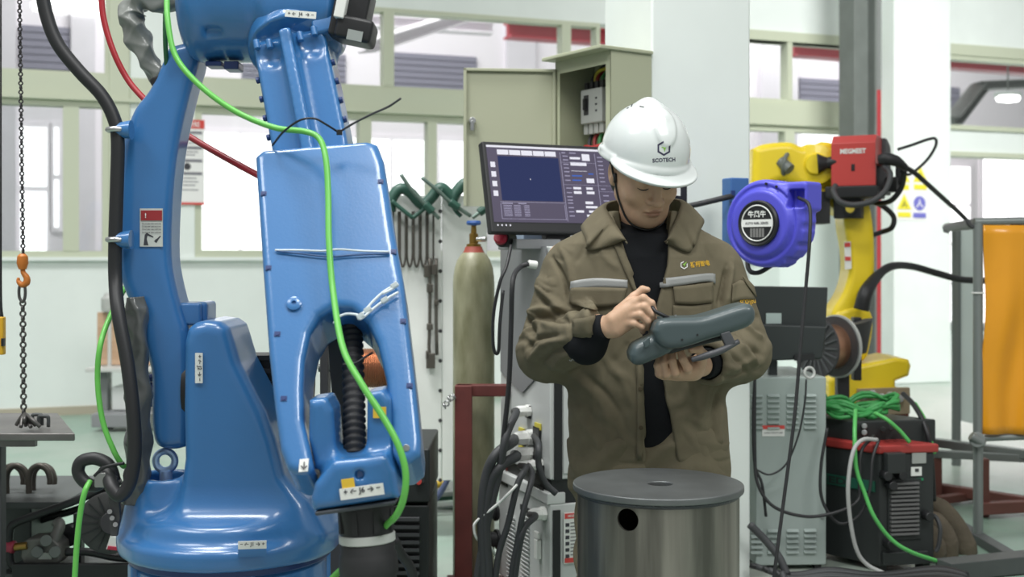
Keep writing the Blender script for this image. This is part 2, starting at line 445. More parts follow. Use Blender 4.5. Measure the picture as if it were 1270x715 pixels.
# left wall: sill wall, piers, header
struct('wall_sill', join(wbox(-3.2, 7.0, 0, 1.28, -.2, 0), wbox(-3.2, 7.0, 1.28, 1.31, -.22, .05)), M_white)
struct('wall_header', wbox(-3.2, 14, HD, 5.4, -.2, 0), M_white)
struct('wall_pier', wbox(.64, 1.17, 1.31, HD, -.2, .03), M_white)
struct('trim_1', wbox(.47, .64, 1.31, HD, -.2, .05), M_cream, bevel=.01)
struct('trim_2', join(wbox(-3.2, 4.95, RL0, RL1, -.14, .04), wbox(-3.2, 4.95, RL0-.03, RL0, -.1, .07)), M_cream)
struct('baseboard_back', wbox(-3.2, 7, 0, .07, 0, .015), mat('skirting', (176, 168, 150), .6))
def window(name, t0, t1, z0, z1, mull, w=.07, sash=0.):
    """cream frame with panes between the uprights at t in mull"""
    o = struct(name, join(wbox(t0, t1, z0, z0+w, -.12, .02), wbox(t0, t1, z1-w, z1, -.12, .02), wbox(t0, t0+w, z0+w, z1-w, -.12, .02), wbox(t1-w, t1, z0+w, z1-w, -.12, .02)), M_cream)
    for i, (a, b) in enumerate(mull): mk('mullion', wbox(a, b, z0+w, z1-w, -.11, .025), M_cream, o)
    ed = [t0+w]+[x for ab in mull for x in ab]+[t1-w]
    for i in range(0, len(ed), 2): mk('pane', wbox(ed[i], ed[i+1], z0+w, z1-w, -.056, -.05), M_glass, o)
    return o
window('window_1', -2.2, .47, 1.31, RL0-.03, [(T(78), T(98)), (-1.3, -1.18)], .05)
window('window_2', -2.2, .47, RL1, HD, [(T(22)-1.4, T(22)-1.32)], .03)
window('window_3', 1.17, 4.98, 1.31, RL0-.03, [(1.9, 2.0), (T(445), T(460)), (T(530), T(541)), (4.1, 4.2)], .06)
window('window_4', 1.17, 4.98, RL1, HD, [(1.95, 2.03), (T(475), T(488)), (T(696), T(707))], .04)
# behind the near pillar and right of it
struct('wall_low_panel', wbox(6.3, 8.25, 0, 1.98, -.2, 0), mat('pale_green_panel', (214, 226, 220), .6))
struct('trim_3', join(wbox(6.0, 8.2, RL0+.02, RL1+.06, -.14, .05), wbox(4.98, 6.3, 1.31, 1.4, -.2, .02)), M_cream)
window('window_5', 6.0, 8.2, RL1+.06, HD, [(7.08, 7.14)], .05)
window('window_6', 6.0, 8.2, 1.98, RL0+.02, [(T(972), T(984))], .06)
struct('wall_lintel', wbox(8.9, 14, 2.46, 2.70, -.2, .0), M_white)
struct('trim_4', wbox(8.9, 14, 2.41, 2.46, -.2, .03), M_cream)
window('window_7', 8.9, 14, 2.70, HD-.06, [(12, 12.1)], .05)
struct('trim_5', wbox(8.9, 14, HD-.06, HD+.06, -.2, .03), M_cream)
struct('trim_6', wbox(6.0, 8.2, HD-.05, HD+.05, -.2, .03), M_cream)
# pillars
PC = P(808, 320, 4.75); PC[2] = 0                   # nearest edge of the near pillar
s = .448
PB = PC+U*s/2-N*s/2
struct('pillar', obox(PB+Z3*2.6, U, -N, Z3, s/2, s/2, 2.6), M_white, bevel=.012)
struct('pillar.001', obox(W(8.5, 2.7, .0), U, -N, Z3, .36, .36, 2.7), M_white, bevel=.012)
o = struct('steel_column', join(obox(P(1064, 320, 11.8)*V3(1, 1, 0)+Z3*2.7, U, -N, Z3, .125, .012, 2.7), *[obox(P(1064, 320, 11.8)*V3(1, 1, 0)+Z3*2.7+U*q, U, -N, Z3, .012, .12, 2.7) for q in (-.12, .12)]), M_steelgrey)
q = P(1087, 320, 11.9); q[2] = 0
struct('standpipe', cyl(q, q+Z3*2.95, .045), mat('red_pipe_paint', (168, 52, 58), .4), smooth='auto')
struct('conduit', cyl(q+U*.02+Z3*2.95, q+U*.02+Z3*5, .03), mat('grey_conduit', (120, 124, 122), .5), smooth='auto')

# ---- the neighbouring hall
FD = -7.0
def ft(px):                                         # along the far wall
    a = (px-CX)/FPX; p = P0+N*FD; return (a*p[1]-p[0])/(U[0]-a*U[1])
def fz(px, py): p = P0+N*FD; return CAMZ-(py-HY)/FPX*(p[1]+U[1]*ft(px))
def fbox(x0, y0, x1, y1, d0=.0, d1=.05):
    xm = (x0+x1)/2; return wbox(ft(x0), ft(x1), fz(xm, y0), fz(xm, y1), FD+d0, FD+d1)
struct('wall_far', wbox(-14, 34, 0, 8, FD-.2, FD), M_far)
o = struct('wall_far_pilasters', join(*[wbox(ft(a), ft(b), 0, 8, FD, FD+.12) for a, b in ((-20, 20), (88, 118), (626, 661), (940, 985), (1040, 1060))]), M_lilac)
n = 8
def lit(x0, y0, x1, y1, cols=1, rows=1, gap=.06):
    global n
    o = struct('window_%d' % n, fbox(x0-3, y0-3, x1+3, y1+3, 0, .03), M_far); n += 1
    t0, t1 = ft(x0), ft(x1); xm = (x0+x1)/2; z1, z0 = fz(xm, y0), fz(xm, y1)
    for i in range(cols):
        for j in range(rows):
            a = t0+(t1-t0)*i/cols; b = t0+(t1-t0)*(i+1)/cols; c = z0+(z1-z0)*j/rows; d = z0+(z1-z0)*(j+1)/rows
            mk('pane', wbox(a+gap/2, b-gap/2, c+gap/2, d-gap/2, FD+.03, FD+.05), M_day, o)
lit(22, 155, 61, 314, 1, 2, .07); lit(64, 155, 76, 285, 1, 2, .07)
lit(244, 164, 350, 330, 2, 1, .05); lit(425, 172, 600, 330, 3, 1, .06)
lit(1140, 205, 1202, 400, 1, 4, .05); lit(1217, 188, 1330, 400, 2, 1, .05)
lit(940, 160, 1040, 250, 2, 1, .06)
for a in ((24, 33, 87, 87), (487, 68, 590, 114), (300, 78, 330, 110), (415, 68, 428, 110), (990, 98, 1042, 142), (1158, 108, 1188, 152)):
    x0, y0, x1, y1 = a; xm = (x0+x1)/2; zt, zb = fz(xm, y0), fz(xm, y1); k = 6
    o = struct('shutter', fbox(*a, .0, .04), M_shut)
    for j in range(k): mk('slat', wbox(ft(x0), ft(x1), zb+(zt-zb)*j/k+.01, zb+(zt-zb)*(j+1)/k-.01, FD+.04, FD+.055), M_shut, o)
def xbeam(x0, y0, x1, y1, Y0, Y1, h, m, name, w=.12):
    a, b = P(x0, y0, Y0), P(x1, y1, Y1); d = unit(b-a); e = unit(np.cross(Z3, d)); u3 = np.cross(d, e); L = np.linalg.norm(b-a)/2
    c = (a+b)/2
    return struct(name, join(obox(c+u3*h*.85, d, e, u3, L, w, h*.15), obox(c, d, e, u3, L, w*.25, h*.8), obox(c-u3*h*.85, d, e, u3, L, w, h*.15)), m)
xbeam(629, 37, 830, 52, 15.5, 16.5, .11, M_redbeam, 'crane_beam')
xbeam(984, 60, 1330, 88, 16.5, 17.8, .11, M_redbeam, 'crane_beam.001')
xbeam(455, 58, 600, 12, 13.5, 16.2, .07, M_far, 'roof_beam'); xbeam(430, 25, 610, 36, 16.3, 16.8, .08, M_far, 'roof_beam.001')
xbeam(1182, 150, 1215, 108, 16.5, 17.2, .06, M_steelgrey, 'roof_brace'); xbeam(1212, 107, 1310, 103, 17.2, 17.4, .06, M_steelgrey, 'roof_brace.001')
a = P(1250, 121, 16.8)
o = thing('hanging_lamp', 'glowing white oval lamp hanging beyond the transom window over the doorway', 'lamp', a)
mk('lamp_body', lathe(a+Z3*.04, X3, [(.01, -.2), (.05, -.16), (.06, 0), (.05, .16), (.01, .2)], 16), M_white, o, smooth=True)
mk('diffuser', lathe(a, X3, [(.01, -.17), (.055, -.14), (.07, 0), (.055, .14), (.01, .17)], 16), M_tube, o, smooth=True)
mk('rod', cyl(a+Z3*.08, a+Z3*3, .012, n=8), M_steelgrey, o)
# poster on the white pier
M_paper = mat('paper', (232, 232, 230), .7); M_ink = mat('dark_ink', (60, 60, 66), .7); M_redink = mat('red_ink', (206, 72, 66), .7); M_blueink = mat('blue_ink', (110, 110, 190), .7)
t0, t1 = T(210), T(253); zt, zb = wz(235, 149), wz(235, 254)
o = thing('notice_board', 'white safety notice with a red heading on the pier behind the blue robot arm', 'notice', W((t0+t1)/2, zb, .03))
mk('sheet', wbox(t0, t1, zb, zt, .03, .045), M_paper, o)
mk('heading_band', wbox(t0, t1, zt-.075, zt, .045, .048), M_redink, o); mk('foot_band', wbox(t0, t1, zb, zb+.02, .045, .048), M_redink, o)
mk('heading_text', text_at('安全须知', W((t0+t1)/2, zt-.038, .05), U, Z3, height=.05), M_paper, o)
pr = []
for k, y in enumerate((.11, .24, .35, .46)): pr.append(wbox(t0+.05, t1-.02, zt-y-.012, zt-y+.012, .045, .047))
for y in (.145, .17, .2, .275, .3, .5, .53, .56, .6): pr.append(wbox(t0+.06, t1-.05-random.random()*.05, zt-y-.004, zt-y+.004, .045, .047))
mk('print', join(*pr), mat('grey_ink', (120, 120, 128), .7), o)
mk('round_mark', cyl(W((t0+t1)/2, zt-.4, .045), W((t0+t1)/2, zt-.4, .048), .03), M_ink, o)
mk('red_mark', cyl(W((t0+t1)/2+.02, zt-.15, .045), W((t0+t1)/2+.02, zt-.15, .048), .02), M_redink, o)
# warning stickers on the far pillar
M_yel = mat('sticker_yellow', (226, 216, 60), .5)
q0 = W(8.5, 0, .36)
def pil(px, py):                                    # a point on the far pillar's front
    a = (px-CX)/FPX; t = (a*q0[1]-q0[0])/(U[0]-a*U[1]); p = q0+U*t; return V3(p[0], p[1], CAMZ-(py-HY)/FPX*p[1])
o = thing('warning_sticker', 'white sheet of yellow and blue safety signs on the pillar beyond the yellow robot', 'sticker', pil(1131, 270))
c = pil(1131, 237); mk('sheet', plate(c, U, Z3, .2, .3, .004), M_paper, o)
for (x, y, col) in ((1119, 217, 0), (1141, 217, 0), (1121, 251, 0), (1140, 252, 1)):
    c = pil(x, y)+N*.005
    if col: mk('round_sign', cyl(c, c+N*.003, .075), M_blueink, o); mk('figure', text_at('人', c+N*.005, U, Z3, height=.09), M_paper, o)
    else:
        mk('triangle_sign', prism([(-.09, -.07), (.09, -.07), (0, .09)], c, U, Z3, N, 0, .003), M_yel, o)
        mk('triangle_mark', text_at('!' if x != 1121 else '人', c+N*.005-Z3*.015, U, Z3, height=.07, bold=.03), M_ink, o)
    mk('caption', plate(c-Z3*.125, U, Z3, .08, .026, .003), M_blueink if col else M_yel, o)
c = pil(1012, 0)
# ================================================================ blue handling robot
M_blue = mat('blue_robot_paint', (55, 114, 172), .3, coat=.6, var=.03, scale=5, bump=.03, bscale=180)
M_dblue = mat('dark_blue_bolt', (24, 52, 108), .4, coat=.2)
M_black = mat('black_plastic', (30, 31, 33), .45)
M_rub = mat('black_rubber', (38, 39, 41), .62, var=.1, scale=12)
M_dark = mat('dark_grey_plate', (66, 66, 68), .5)
M_silver = mat('zinc_steel', (186, 188, 188), .28, metal=.9)
M_sticker = mat('white_sticker', (228, 230, 226), .45)
M_clear = mat('clear_cable_tie', (214, 224, 228), .3)
BR = V3(-.70, 3.05, 0)                              # on the floor under the swing column
rob = thing('industrial_robot', 'large glossy blue articulated robot arm on a round column with a black gripper sleeve', 'robot', BR)
def rp(name, vf, m, parent=None, **k): return mk(name, vf, m, parent or rob, **k)
Yb = 3.05
c0 = P(287, 320, Yb); cx_, cy_ = c0[0], Yb
zf = P(0, 656, Yb-.25)[2]
def cz(py, Y=Yb): return P(0, py, Y)[2]
# pedestal, flange
rp('pedestal', lathe((cx_, cy_, 0), Z3, [(.34, 0), (.34, .03), (.25, .032), (.238, .06), (.238, .545), (.225, .56)], 64), M_blue, smooth='auto')
for a in (-2.62, -1.2, .4, 2.): rp('rib', obox(V3(cx_, cy_, .3)+.24*V3(math.cos(a), math.sin(a), 0), V3(math.cos(a), math.sin(a), 0), V3(-math.sin(a), math.cos(a), 0), Z3, .012, .02, .26), M_blue, bevel=.006)
# swing body: round flange with a cup at the side and a shouldered casting
fz0, fz1 = .573, .62
body2 = [(243, 420), (247, 404), (256, 397), (268, 394), (286, 396), (296, 403), (301, 418), (309, 445), (322, 470), (340, 505), (352, 540), (362, 580), (388, 612), (404, 650), (236, 660), (238, 600), (243, 560), (242, 500)]
prof = s_pp(body2, Yb-.03, .12, .03)
flange = s_cyl((cx_, cy_, fz0), (cx_, cy_, fz1), .268, .012)
skirt = s_cyl((cx_, cy_, fz1-.02), (cx_, cy_, fz1+.05), .235, .02)
q = P(203, 600, Yb-.02)
cup = s_cyl(V3(q[0], q[1], fz1-.03), V3(q[0], q[1], cz(586, Yb)), .098, .012, r2=.088)
cup_in = s_cyl(V3(q[0]+.012, q[1], cz(612)), V3(q[0]+.012, q[1], cz(560)), .07, .01)
bodyf = s_union(s_union(flange, skirt, k=.05), prof, k=.09)
bodyf = s_sub(s_union(bodyf, cup, k=.05), cup_in, .01)
rp('swing_body', mesh_sdf(bodyf, (cx_-.30, cy_-.30, .55), (cx_+.30, cy_+.30, 1.2), .0075), M_blue, smooth=True)
rp('flange_step', lathe((cx_, cy_, .555), Z3, [(.245, 0), (.25, .004), (.25, .02), (.24, .022)], 64), M_dblue, smooth='auto')
e = torus(P(205, 571, Yb-.03), Y3, .024, .009)
rp('eye_bolt', join(e, cyl(P(206, 596, Yb-.03), P(206, 583, Yb-.03), .016, n=14)), mat('pale_blue_steel', (160, 188, 222), .3, metal=.5), smooth='auto')
rp('motor_block', join(box(P(238, 388, Yb+.02), (.038, .06, .028)), box(P(255, 386, Yb+.03), (.016, .05, .026))), M_blue, bevel=.008)
for (x, y) in ((183, 468), (180, 478), (180, 488), (182, 499)):
    a = P(x, y, Yb-.0+.001*(y-480)); rp('bolt', cyl(a, a+V3(.03, 0, 0), .0115, n=6), M_dblue, bevel=.002)
a = P(192, 485, Yb+.05); rp('axis_hub', cyl(P(193, 486, Yb+.02), P(244, 486, Yb+.02), .05, n=36), M_dblue, bevel=.008)
rp('gap_shadow_disc', cyl(P(237, 480, Yb+.03), P(243, 480, Yb+.03), .10, n=48), M_black, smooth='auto')  # black disc stands for the shadow in the gap between arm and body
# black finned motor behind the shoulder
m_ = obox(P(335, 474, 3.22), X3, Y3, Z3, .10, .085, .075)
mo = rp('drive_motor', m_, M_black, bevel=.012)
for k in range(5): rp('fin', obox(P(335, 443+k*16, 3.13), X3, Y3, Z3, .098, .012, .006), M_black, mo)
rp('motor_cap', cyl(P(374, 474, 3.2), P(386, 474, 3.2), .075, n=32), M_black, mo, bevel=.006)
# lower arm
arm = [(216, 62), (205, 88), (191, 116), (174, 138), (162, 171), (155, 211), (152, 262), (152, 312), (157, 347), (178, 398), (189, 438), (195, 466), (195, 521), (200, 546), (214, 553), (234, 551), (240, 540), (241, 470), (240, 415), (233, 388), (224, 355), (218, 318), (219, 262), (224, 201), (232, 155), (242, 114), (252, 78), (250, 55)]
armf = s_pp(arm, Yb-.0, .062, .026, smooth=3)
rp('lower_arm', mesh_sdf(armf, P(140, 570, Yb)-V3(0, .18, .02), P(262, 40, Yb)+V3(0, .12, .05), .006), M_blue, smooth=True)
for y in (161, 297):
    a, b = P(141, y, Yb-.1), P(163, y, Yb-.1); sb = rp('clamp_bracket', cyl(a, b, .016, .024, n=16), M_blue, smooth='auto')
    rp('hose_clamp', torus(P(145, y, Yb-.1), Z3, .021, .007, 20, 8), M_silver, sb, smooth=True)
# elbow housing
zc = 1.955
hou = s_union(s_cyl((-.79, Yb-.02, zc), (-.60, Yb-.02, zc), .165, .04), s_ell((-.775, Yb-.06, zc-.02), (.045, .12, .14)), k=.04)
hou = s_union(hou, s_cyl(P(330, 10, Yb-.06), P(424, 6, Yb-.06), .13, .03), k=.03)
hou = s_sub(hou, s_union(*[s_box(P(x, y, Yb-.165), (.02, .03, .012), .006) for x, y in ((262, 38), (260, 60))]), .006)
rp('elbow_housing', mesh_sdf(hou, (-1.0, Yb-.25, 1.72), (-.36, Yb+.22, 2.16), .0075), M_blue, smooth=True)
rp('housing_bolt', join(box(P(268, 81, Yb-.05), (.02, .03, .006)), box(P(290, 83, Yb-.05), (.018, .03, .01))), M_dblue, bevel=.003)
# forearm: round collar, ribbed tube
fd = unit(P(391, 190, 2.87)-P(366, 62, 2.95))          # forearm direction
fa = P(366, 66, 2.93); fb = P(389, 180, 2.87)
fe1 = unit(np.cross(fd, Y3)); fe1 = fe1 if fe1[0] > 0 else -fe1; fe2 = np.cross(fd, fe1); fe2 = fe2 if fe2[1] < 0 else -fe2
rx = unit(fd+V3(0, -.35, .1)); colr = s_union(s_cyl(fa-rx*.055, fa-rx*.012, .110, .005), s_cyl(fa-rx*.22, fa-rx*.05, .100, .02), k=.006)
tub = s_box((fa+fb)/2+fd*.07, (.088, .07, .21), .02, R=np.array([fe1, fe2, fd]))
rib = s_box((fa+fb)/2+fe2*.075+fd*.07, (.014, .03, .21), .006, R=np.array([fe1, fe2, fd]))
pk = [s_box((fa+fb)/2+fe1*(sx*.05)+fe2*.082+fd*.09, (.030, .016, .21), .015, R=np.array([fe1, fe2, fd])) for sx in (-1, 1)]
sc_ = [s_ell(fa+fe1*(sx*.047)+fe2*.09+fd*.03, (.042, .042, .035)) for sx in (-1, 1)]
ff = s_sub(s_union(colr, s_sub(tub, s_union(*pk), .012), k=.025), s_union(*sc_), .012)
ff = s_union(ff, rib, k=.015)
rp('forearm_tube', mesh_sdf(ff, fa+V3(-.2, -.2, -.45), fa+V3(.25, .2, .2), .006), M_blue, smooth=True)
for sx, hh in ((-.075, .0), (-.045, -.022), (.03, -.022), (.065, -.004)):
    a = fa+fe1*sx+fd*(.0-hh*.3-.0)+fe2*.07; rp('bolt', cyl(a-fd*.02, a+fd*.004, .008, n=12), M_blue, bevel=.002)
for sx in (-1, 1):
    for k in range(4):
        a = (fa+fb)/2+fe1*(sx*.088)+fe2*.05+fd*(-.05+.05*k); rp('side_bolt', cyl(a, a+fe1*sx*.008, .008, n=8), M_dblue, bevel=.001)
rp('side_lug', obox(fa+fe1*.10+fe2*.04-fd*.02, fe1, fe2, fd, .04, .03, .02), M_blue, bevel=.008)
a = P(384, 19, 2.9)-V3(0, .115, 0); lb = rp('axis_label', plate(P(373, 18, 2.80), X3*.996+Z3*-.08, Z3*.996+X3*.08, .036, .008, .003), M_sticker)
rp('axis_text', text_at('+ ←  J4  → −', P(373, 18, 2.796), X3*.996+Z3*-.08, Z3, width=.06, bold=.02), M_ink, lb)
# black servo motor beside the elbow
sm = rp('servo_motor', obox(P(437, 20, 2.90), unit(V3(.97, 0, -.2)), Y3, unit(V3(.2, 0, .97)), .042, .05, .062), M_black, bevel=.008)
rp('servo_cap', obox(P(442, 40, 2.88), unit(V3(.97, 0, -.2)), Y3, unit(V3(.2, 0, .97)), .044, .052, .028), M_black, sm, bevel=.01)
rp('servo_plate', obox(P(440, 44, 2.826), unit(V3(.97, 0, -.2)), Y3, unit(V3(.2, 0, .97)), .018, .002, .012), mat('grey_label', (150, 156, 154), .4), sm)
rp('white_plug', obox(P(424, 8, 2.84), unit(V3(.97, 0, -.2)), Y3, unit(V3(.2, 0, .97)), .012, .02, .03), M_sticker, sm, bevel=.003)
# fork
Yf = 2.74
fork = [(316, 192), (326, 184), (455, 173), (468, 177), (476, 198), (489, 285), (500, 345), (514, 465), (522, 545), (521, 562), (508, 572), (494, 574), (487, 560), (484, 520), (479, 470), (468, 425), (455, 398), (436, 382), (414, 380), (396, 391), (384, 412), (377, 445), (375, 480), (376, 520), (384, 555), (388, 578), (382, 585), (368, 586), (356, 580), (347, 556), (340, 505), (333, 440), (325, 330)]
tilt = .55                                           # the fork leans towards us going down
nf = unit(V3(0, -1, tilt)); uf = unit(V3(0, tilt, 1)); fo = P(418, 180, Yf)
forkf = s_plane(fork, fo, X3, uf, .078, .016)
rp('forearm_fork', mesh_sdf(forkf, V3(P(305, 0, 2.9)[0], 2.2, .78), V3(P(530, 0, 2.3)[0], 3.0, 1.62), .006), M_blue, smooth=True)
def fk(px, py, off=0.): return on_plane(px, py, fo+nf*off, nf)
for x, y in ((327, 240), (333, 332), (344, 414), (352, 494), (472, 225), (488, 312), (500, 398), (508, 478)):
    a = fk(x, y); rp('slot_bolt', join(plate(a-nf*.004, X3, uf, .0062, .0055, .0055), cyl(a, a+nf*.003, .004, n=10)), M_dblue)
rp('round_plug', lathe(fk(365, 377), nf, [(.015, -.004), (.016, .006), (.012, .008), (.005, .008), (.004, .003)], 24), M_blue, smooth='auto')
rp('pivot_pin', cyl(fk(504, 555), fk(504, 555, .004), .007, n=14), M_silver, bevel=.001)
# wrist
Yw = 2.45
w1 = s_pp([(389, 492), (410, 489), (418, 505), (421, 545), (424, 570), (396, 575), (388, 540)], Yw+.02, .06, .015)
w2 = s_pp([(459, 484), (478, 480), (487, 492), (492, 560), (486, 570), (458, 570)], Yw+.02, .055, .012)
w3 = s_pp([(398, 590), (420, 563), (450, 560), (484, 556), (494, 575), (500, 608), (396, 624), (393, 610)], Yw, .085, .018)
hole = s_cyl(P(446, 588, Yw-.11), P(446, 588, Yw-.07), .009)
wr = s_sub(s_union(w1, w2, w3, k=.03), hole, .006)
rp('wrist', mesh_sdf(wr, P(380, 640, Yw)-V3(0, .12, 0), P(510, 470, Yw)+V3(0, .12, .02), .005), M_blue, smooth=True)
ax = unit(V3(.06, -.05, -1))
pc = P(449, 618, Yw)
e1 = unit(V3(1, 0, .14)); 
rp('wrist_plate', obox(pc+V3(-.003, 0, -.003), e1, Y3, np.cross(e1, Y3), .080, .082, .004), mat('dark_paint', (60, 66, 72), .4), bevel=.003)
g0 = P(453, 622, Yw)
gp = rp('gripper_flange', lathe(g0, ax, [(.055, 0), (.057, .01), (.053, .055), (.054, .064)], 40), M_black, smooth='auto')
for k in range(8):
    a = k*math.pi/4+.3; b1, b2, _ = frame_of(ax); dd = math.cos(a)*b1+math.sin(a)*b2
    rp('flange_slot', obox(g0+ax*.035+dd*.0545, dd, np.cross(ax, dd), ax, .003, .006, .022), M_rub, gp)
rp('white_band', lathe(g0, ax, [(.0545, .062), (.057, .064), (.057, .078), (.0545, .08)], 40), mat('grey_white_band', (190, 194, 190), .5), gp, smooth='auto')
rp('gripper_sleeve', lathe(g0, ax, [(.053, .08), (.055, .083), (.055, .098), (.058, .104), (.060, .13), (.059, .142), (.054, .15), (.056, .16), (.057, .2), (.052, .21), (.045, .26), (.0, .262)], 40), M_rub, smooth=True)
lb = rp('axis_label', plate(P(449, 609, Yw-.0905), e1, unit(np.cross(Y3, -e1)), .043, .011, .003), M_sticker)
lt = P(449, 608, Yw-.095)
rp('axis_text', text_at('+ ← J6 → −', lt, e1, unit(np.cross(Y3, -e1)), width=.072, bold=.03), M_ink, lb)
rp('yellow_label', plate(P(432, 600, Yw-.089), e1, unit(np.cross(Y3, -e1)), .0125, .011, .003), mat('label_yellow', (226, 188, 60), .5))
rp('yellow_label', plate(P(471, 511, Yw-.038), X3, Z3, .013, .011, .003), mat('label_yellow', (226, 188, 60), .5))
# stickers on column and arm
zc_ = cz(677, cy_-.27)
a = P(313, 677, cy_-.262)
lb = rp('axis_label', plate(P(313, 675, cy_-.272), unit(V3(1, .12, 0)), Z3, .032, .009, .003), M_sticker)
rp('axis_text', text_at('− ← J1 → +', P(313, 675, cy_-.278), unit(V3(1, .12, 0)), Z3, width=.055, bold=.03), M_ink, lb)
rp('label_tab', plate(P(313, 683, cy_-.255), unit(V3(1, .12, 0)), Z3, .032, .012, .003), M_blue)
yl = Yb-.153
lb = rp('axis_label', plate(P(247, 456, yl), X3, Z3, .009, .036, .003), M_sticker)
rp('axis_text', text_at('+ ← J2 → −', P(247, 456, yl-.005), -Z3, X3, width=.062, bold=.03), M_ink, lb)
lb = rp('axis_label', plate(fk(377, 577), unit(V3(1, 0, .1)), uf, .009, .013, .003), M_sticker)
rp('axis_text', text_at('↓', fk(377, 577, .006), X3, uf, height=.016, bold=.02), M_ink, lb)
ya = Yb-.0625
lb = rp('warning_label', plate(P(188, 282, ya), X3, Z3, .028, .047, .003), mat('sticker_grey', (196, 200, 194), .5))
rp('red_band', plate(P(188, 267, ya-.003), X3, Z3, .026, .0125, .002), mat('dark_red_ink', (150, 44, 48), .5), lb)
rp('exclamation', text_at('!', P(180.5, 267, ya-.007), X3, Z3, height=.012, bold=.03), M_sticker, lb)
rp('fine_print', join(*[text_at('Do not enter robot work area', P(188, y, ya-.005), X3, Z3, width=.046, height=.004, bold=.02) for y in (277, 280.5, 284, 288)]), M_ink, lb)
rp('pictogram', join(prism([(-.02, -.016), (-.008, -.016), (-.010, -.008), (-.012, 0), (-.010, .008), (.004, .003), (.004, .006), (-.012, .015), (-.017, .010), (-.018, 0)], P(188, 296, ya-.0035), X3, Z3, Y3, 0, .001),
    prism([(.006, -.006), (.012, -.010), (.018, 0), (.023, .006), (.021, .008), (.015, .002), (.009, -.002)], P(188, 296, ya-.0035), X3, Z3, Y3, 0, .001)), M_ink, lb)
# hoses fixed to the robot
crg = spline(np.array([P(434, 380, 2.66), P(437, 430, 2.61), P(439, 500, 2.54), P(440, 566, 2.47)]), 30)
rp('corrugated_hose', tube(crg, np.tile([.0205, .0245, .0245, .0205], 23)[:len(crg)], 16, smooth=False), M_rub, smooth=True)
rp('back_plate', pprism([(404, 386), (424, 378), (434, 565), (418, 565)], 2.72, .006), M_dark)
# ================================================================ the worker
M_skin = mat('skin', (198, 162, 134), .5, var=.06, scale=30, bump=.04, bscale=160)
M_skin.node_tree.nodes['Principled BSDF'].inputs['Subsurface Weight'].default_value = .08
M_skin.node_tree.nodes['Principled BSDF'].inputs['Subsurface Radius'].default_value = (.012, .005, .003)
nt_s = M_skin.node_tree; an_ = nt_s.nodes.new('ShaderNodeAttribute'); an_.attribute_name = 'lip'; mx_ = nt_s.nodes.new('ShaderNodeMix'); mx_.data_type = 'RGBA'
bs_ = nt_s.nodes['Principled BSDF'].inputs['Base Color']; nt_s.links.new(bs_.links[0].from_socket, mx_.inputs[6]); mx_.inputs[7].default_value = (*lin((168, 124, 104)), 1)
nt_s.links.new(an_.outputs['Fac'], mx_.inputs[0]); nt_s.links.new(mx_.outputs[2], bs_)
M_hair = mat('black_hair', (28, 25, 24), .55)
M_cloth = mat('olive_workwear', (113, 106, 87), .85, var=.07, scale=22, bump=.25, bscale=700, spec=.2)
M_clothd = mat('olive_seam', (84, 76, 60), .85, spec=.2)
M_shirt = mat('black_jersey', (25, 27, 30), .9, bump=.2, bscale=500, spec=.2)
M_reflect = mat('grey_reflective_tape', (150, 152, 150), .45, bump=.1, bscale=300)
M_helmet = mat('white_helmet_shell', (216, 222, 220), .2, coat=.5)
M_helmlogo = mat('navy_ink', (62, 60, 84), .4); M_green = mat('logo_green', (140, 196, 80), .4)
M_yembr = mat('yellow_embroidery', (226, 178, 52), .6)
YP = 3.42
man = thing('person', 'man in olive work jacket and white hard hat looking down, holding a grey handheld controller', 'person', (.36, YP, 0))
def mp(name, vf, m, parent=None, **k): return mk(name, vf, m, parent or man, **k)
# ---- head frame: turned to the picture's right and bowed
yaw, pit, rol = math.radians(17), math.radians(27), math.radians(-4)
yd = V3(math.sin(yaw), -math.cos(yaw), 0); hr = V3(math.cos(yaw), math.sin(yaw), 0)
hf = math.cos(pit)*yd-math.sin(pit)*Z3; hu = np.cross(hr, hf); hu = hu if hu[2] > 0 else -hu
hr, hu = math.cos(rol)*hr-math.sin(rol)*hu, math.cos(rol)*hu+math.sin(rol)*hr
HC = P(798, 214, 3.37)
HR = np.array([hr, hf, hu])                          # local (right, forward, up)
HS = 1.11                                            # a broad head
def hl(x, y, z): return HC+(hr*x+hf*y+hu*z)*HS
def hell(c, r): return s_ell(hl(*c), np.array(r)*HS, HR)
def hcap(a, b, ra, rb=None): return s_cap(hl(*a), hl(*b), ra*HS, (ra if rb is None else rb)*HS)
# skull and face
head = s_union(hell((0, -.012, .03), (.076, .094, .088)), hell((0, .028, -.035), (.066, .064, .08)), k=.05)
head = s_union(head, hcap((-.024, .054, -.086), (.024, .054, -.086), .022), hell((0, .068, -.098), (.024, .02, .018)), k=.035)
head = s_union(head, hcap((-.050, .0, -.056), (-.024, .052, -.086), .018), hcap((.050, .0, -.056), (.024, .052, -.086), .018), k=.025)
head = s_union(head, hell((-.040, .064, -.028), (.024, .02, .022)), hell((.040, .064, -.028), (.024, .02, .022)), k=.025)     # cheeks
head = s_union(head, hcap((-.038, .080, .022), (.038, .080, .022), .010), k=.022)                                              # brow
head = s_sub(head, s_union(hell((-.032, .096, .004), (.021, .014, .012)), hell((.032, .096, .004), (.021, .014, .012))), .014) # sockets
head = s_union(head, hell((-.032, .0735, .003), (.0155, .0135, .0125)), hell((.032, .0735, .003), (.0155, .0135, .0125)), k=.004)  # closed lids
head = s_union(head, hcap((0, .087, .012), (0, .110, -.031), .0085, .0120), k=.012)                                            # nose
head = s_union(head, hell((0, .112, -.034), (.0135, .0118, .0108)), hell((-.0150, .097, -.036), (.0090, .0115, .0085)), hell((.0150, .097, -.036), (.0090, .0115, .0085)), k=.007)
head = s_union(head, hell((0, .080, -.060), (.026, .016, .016)), k=.015)                                                       # mouth mound
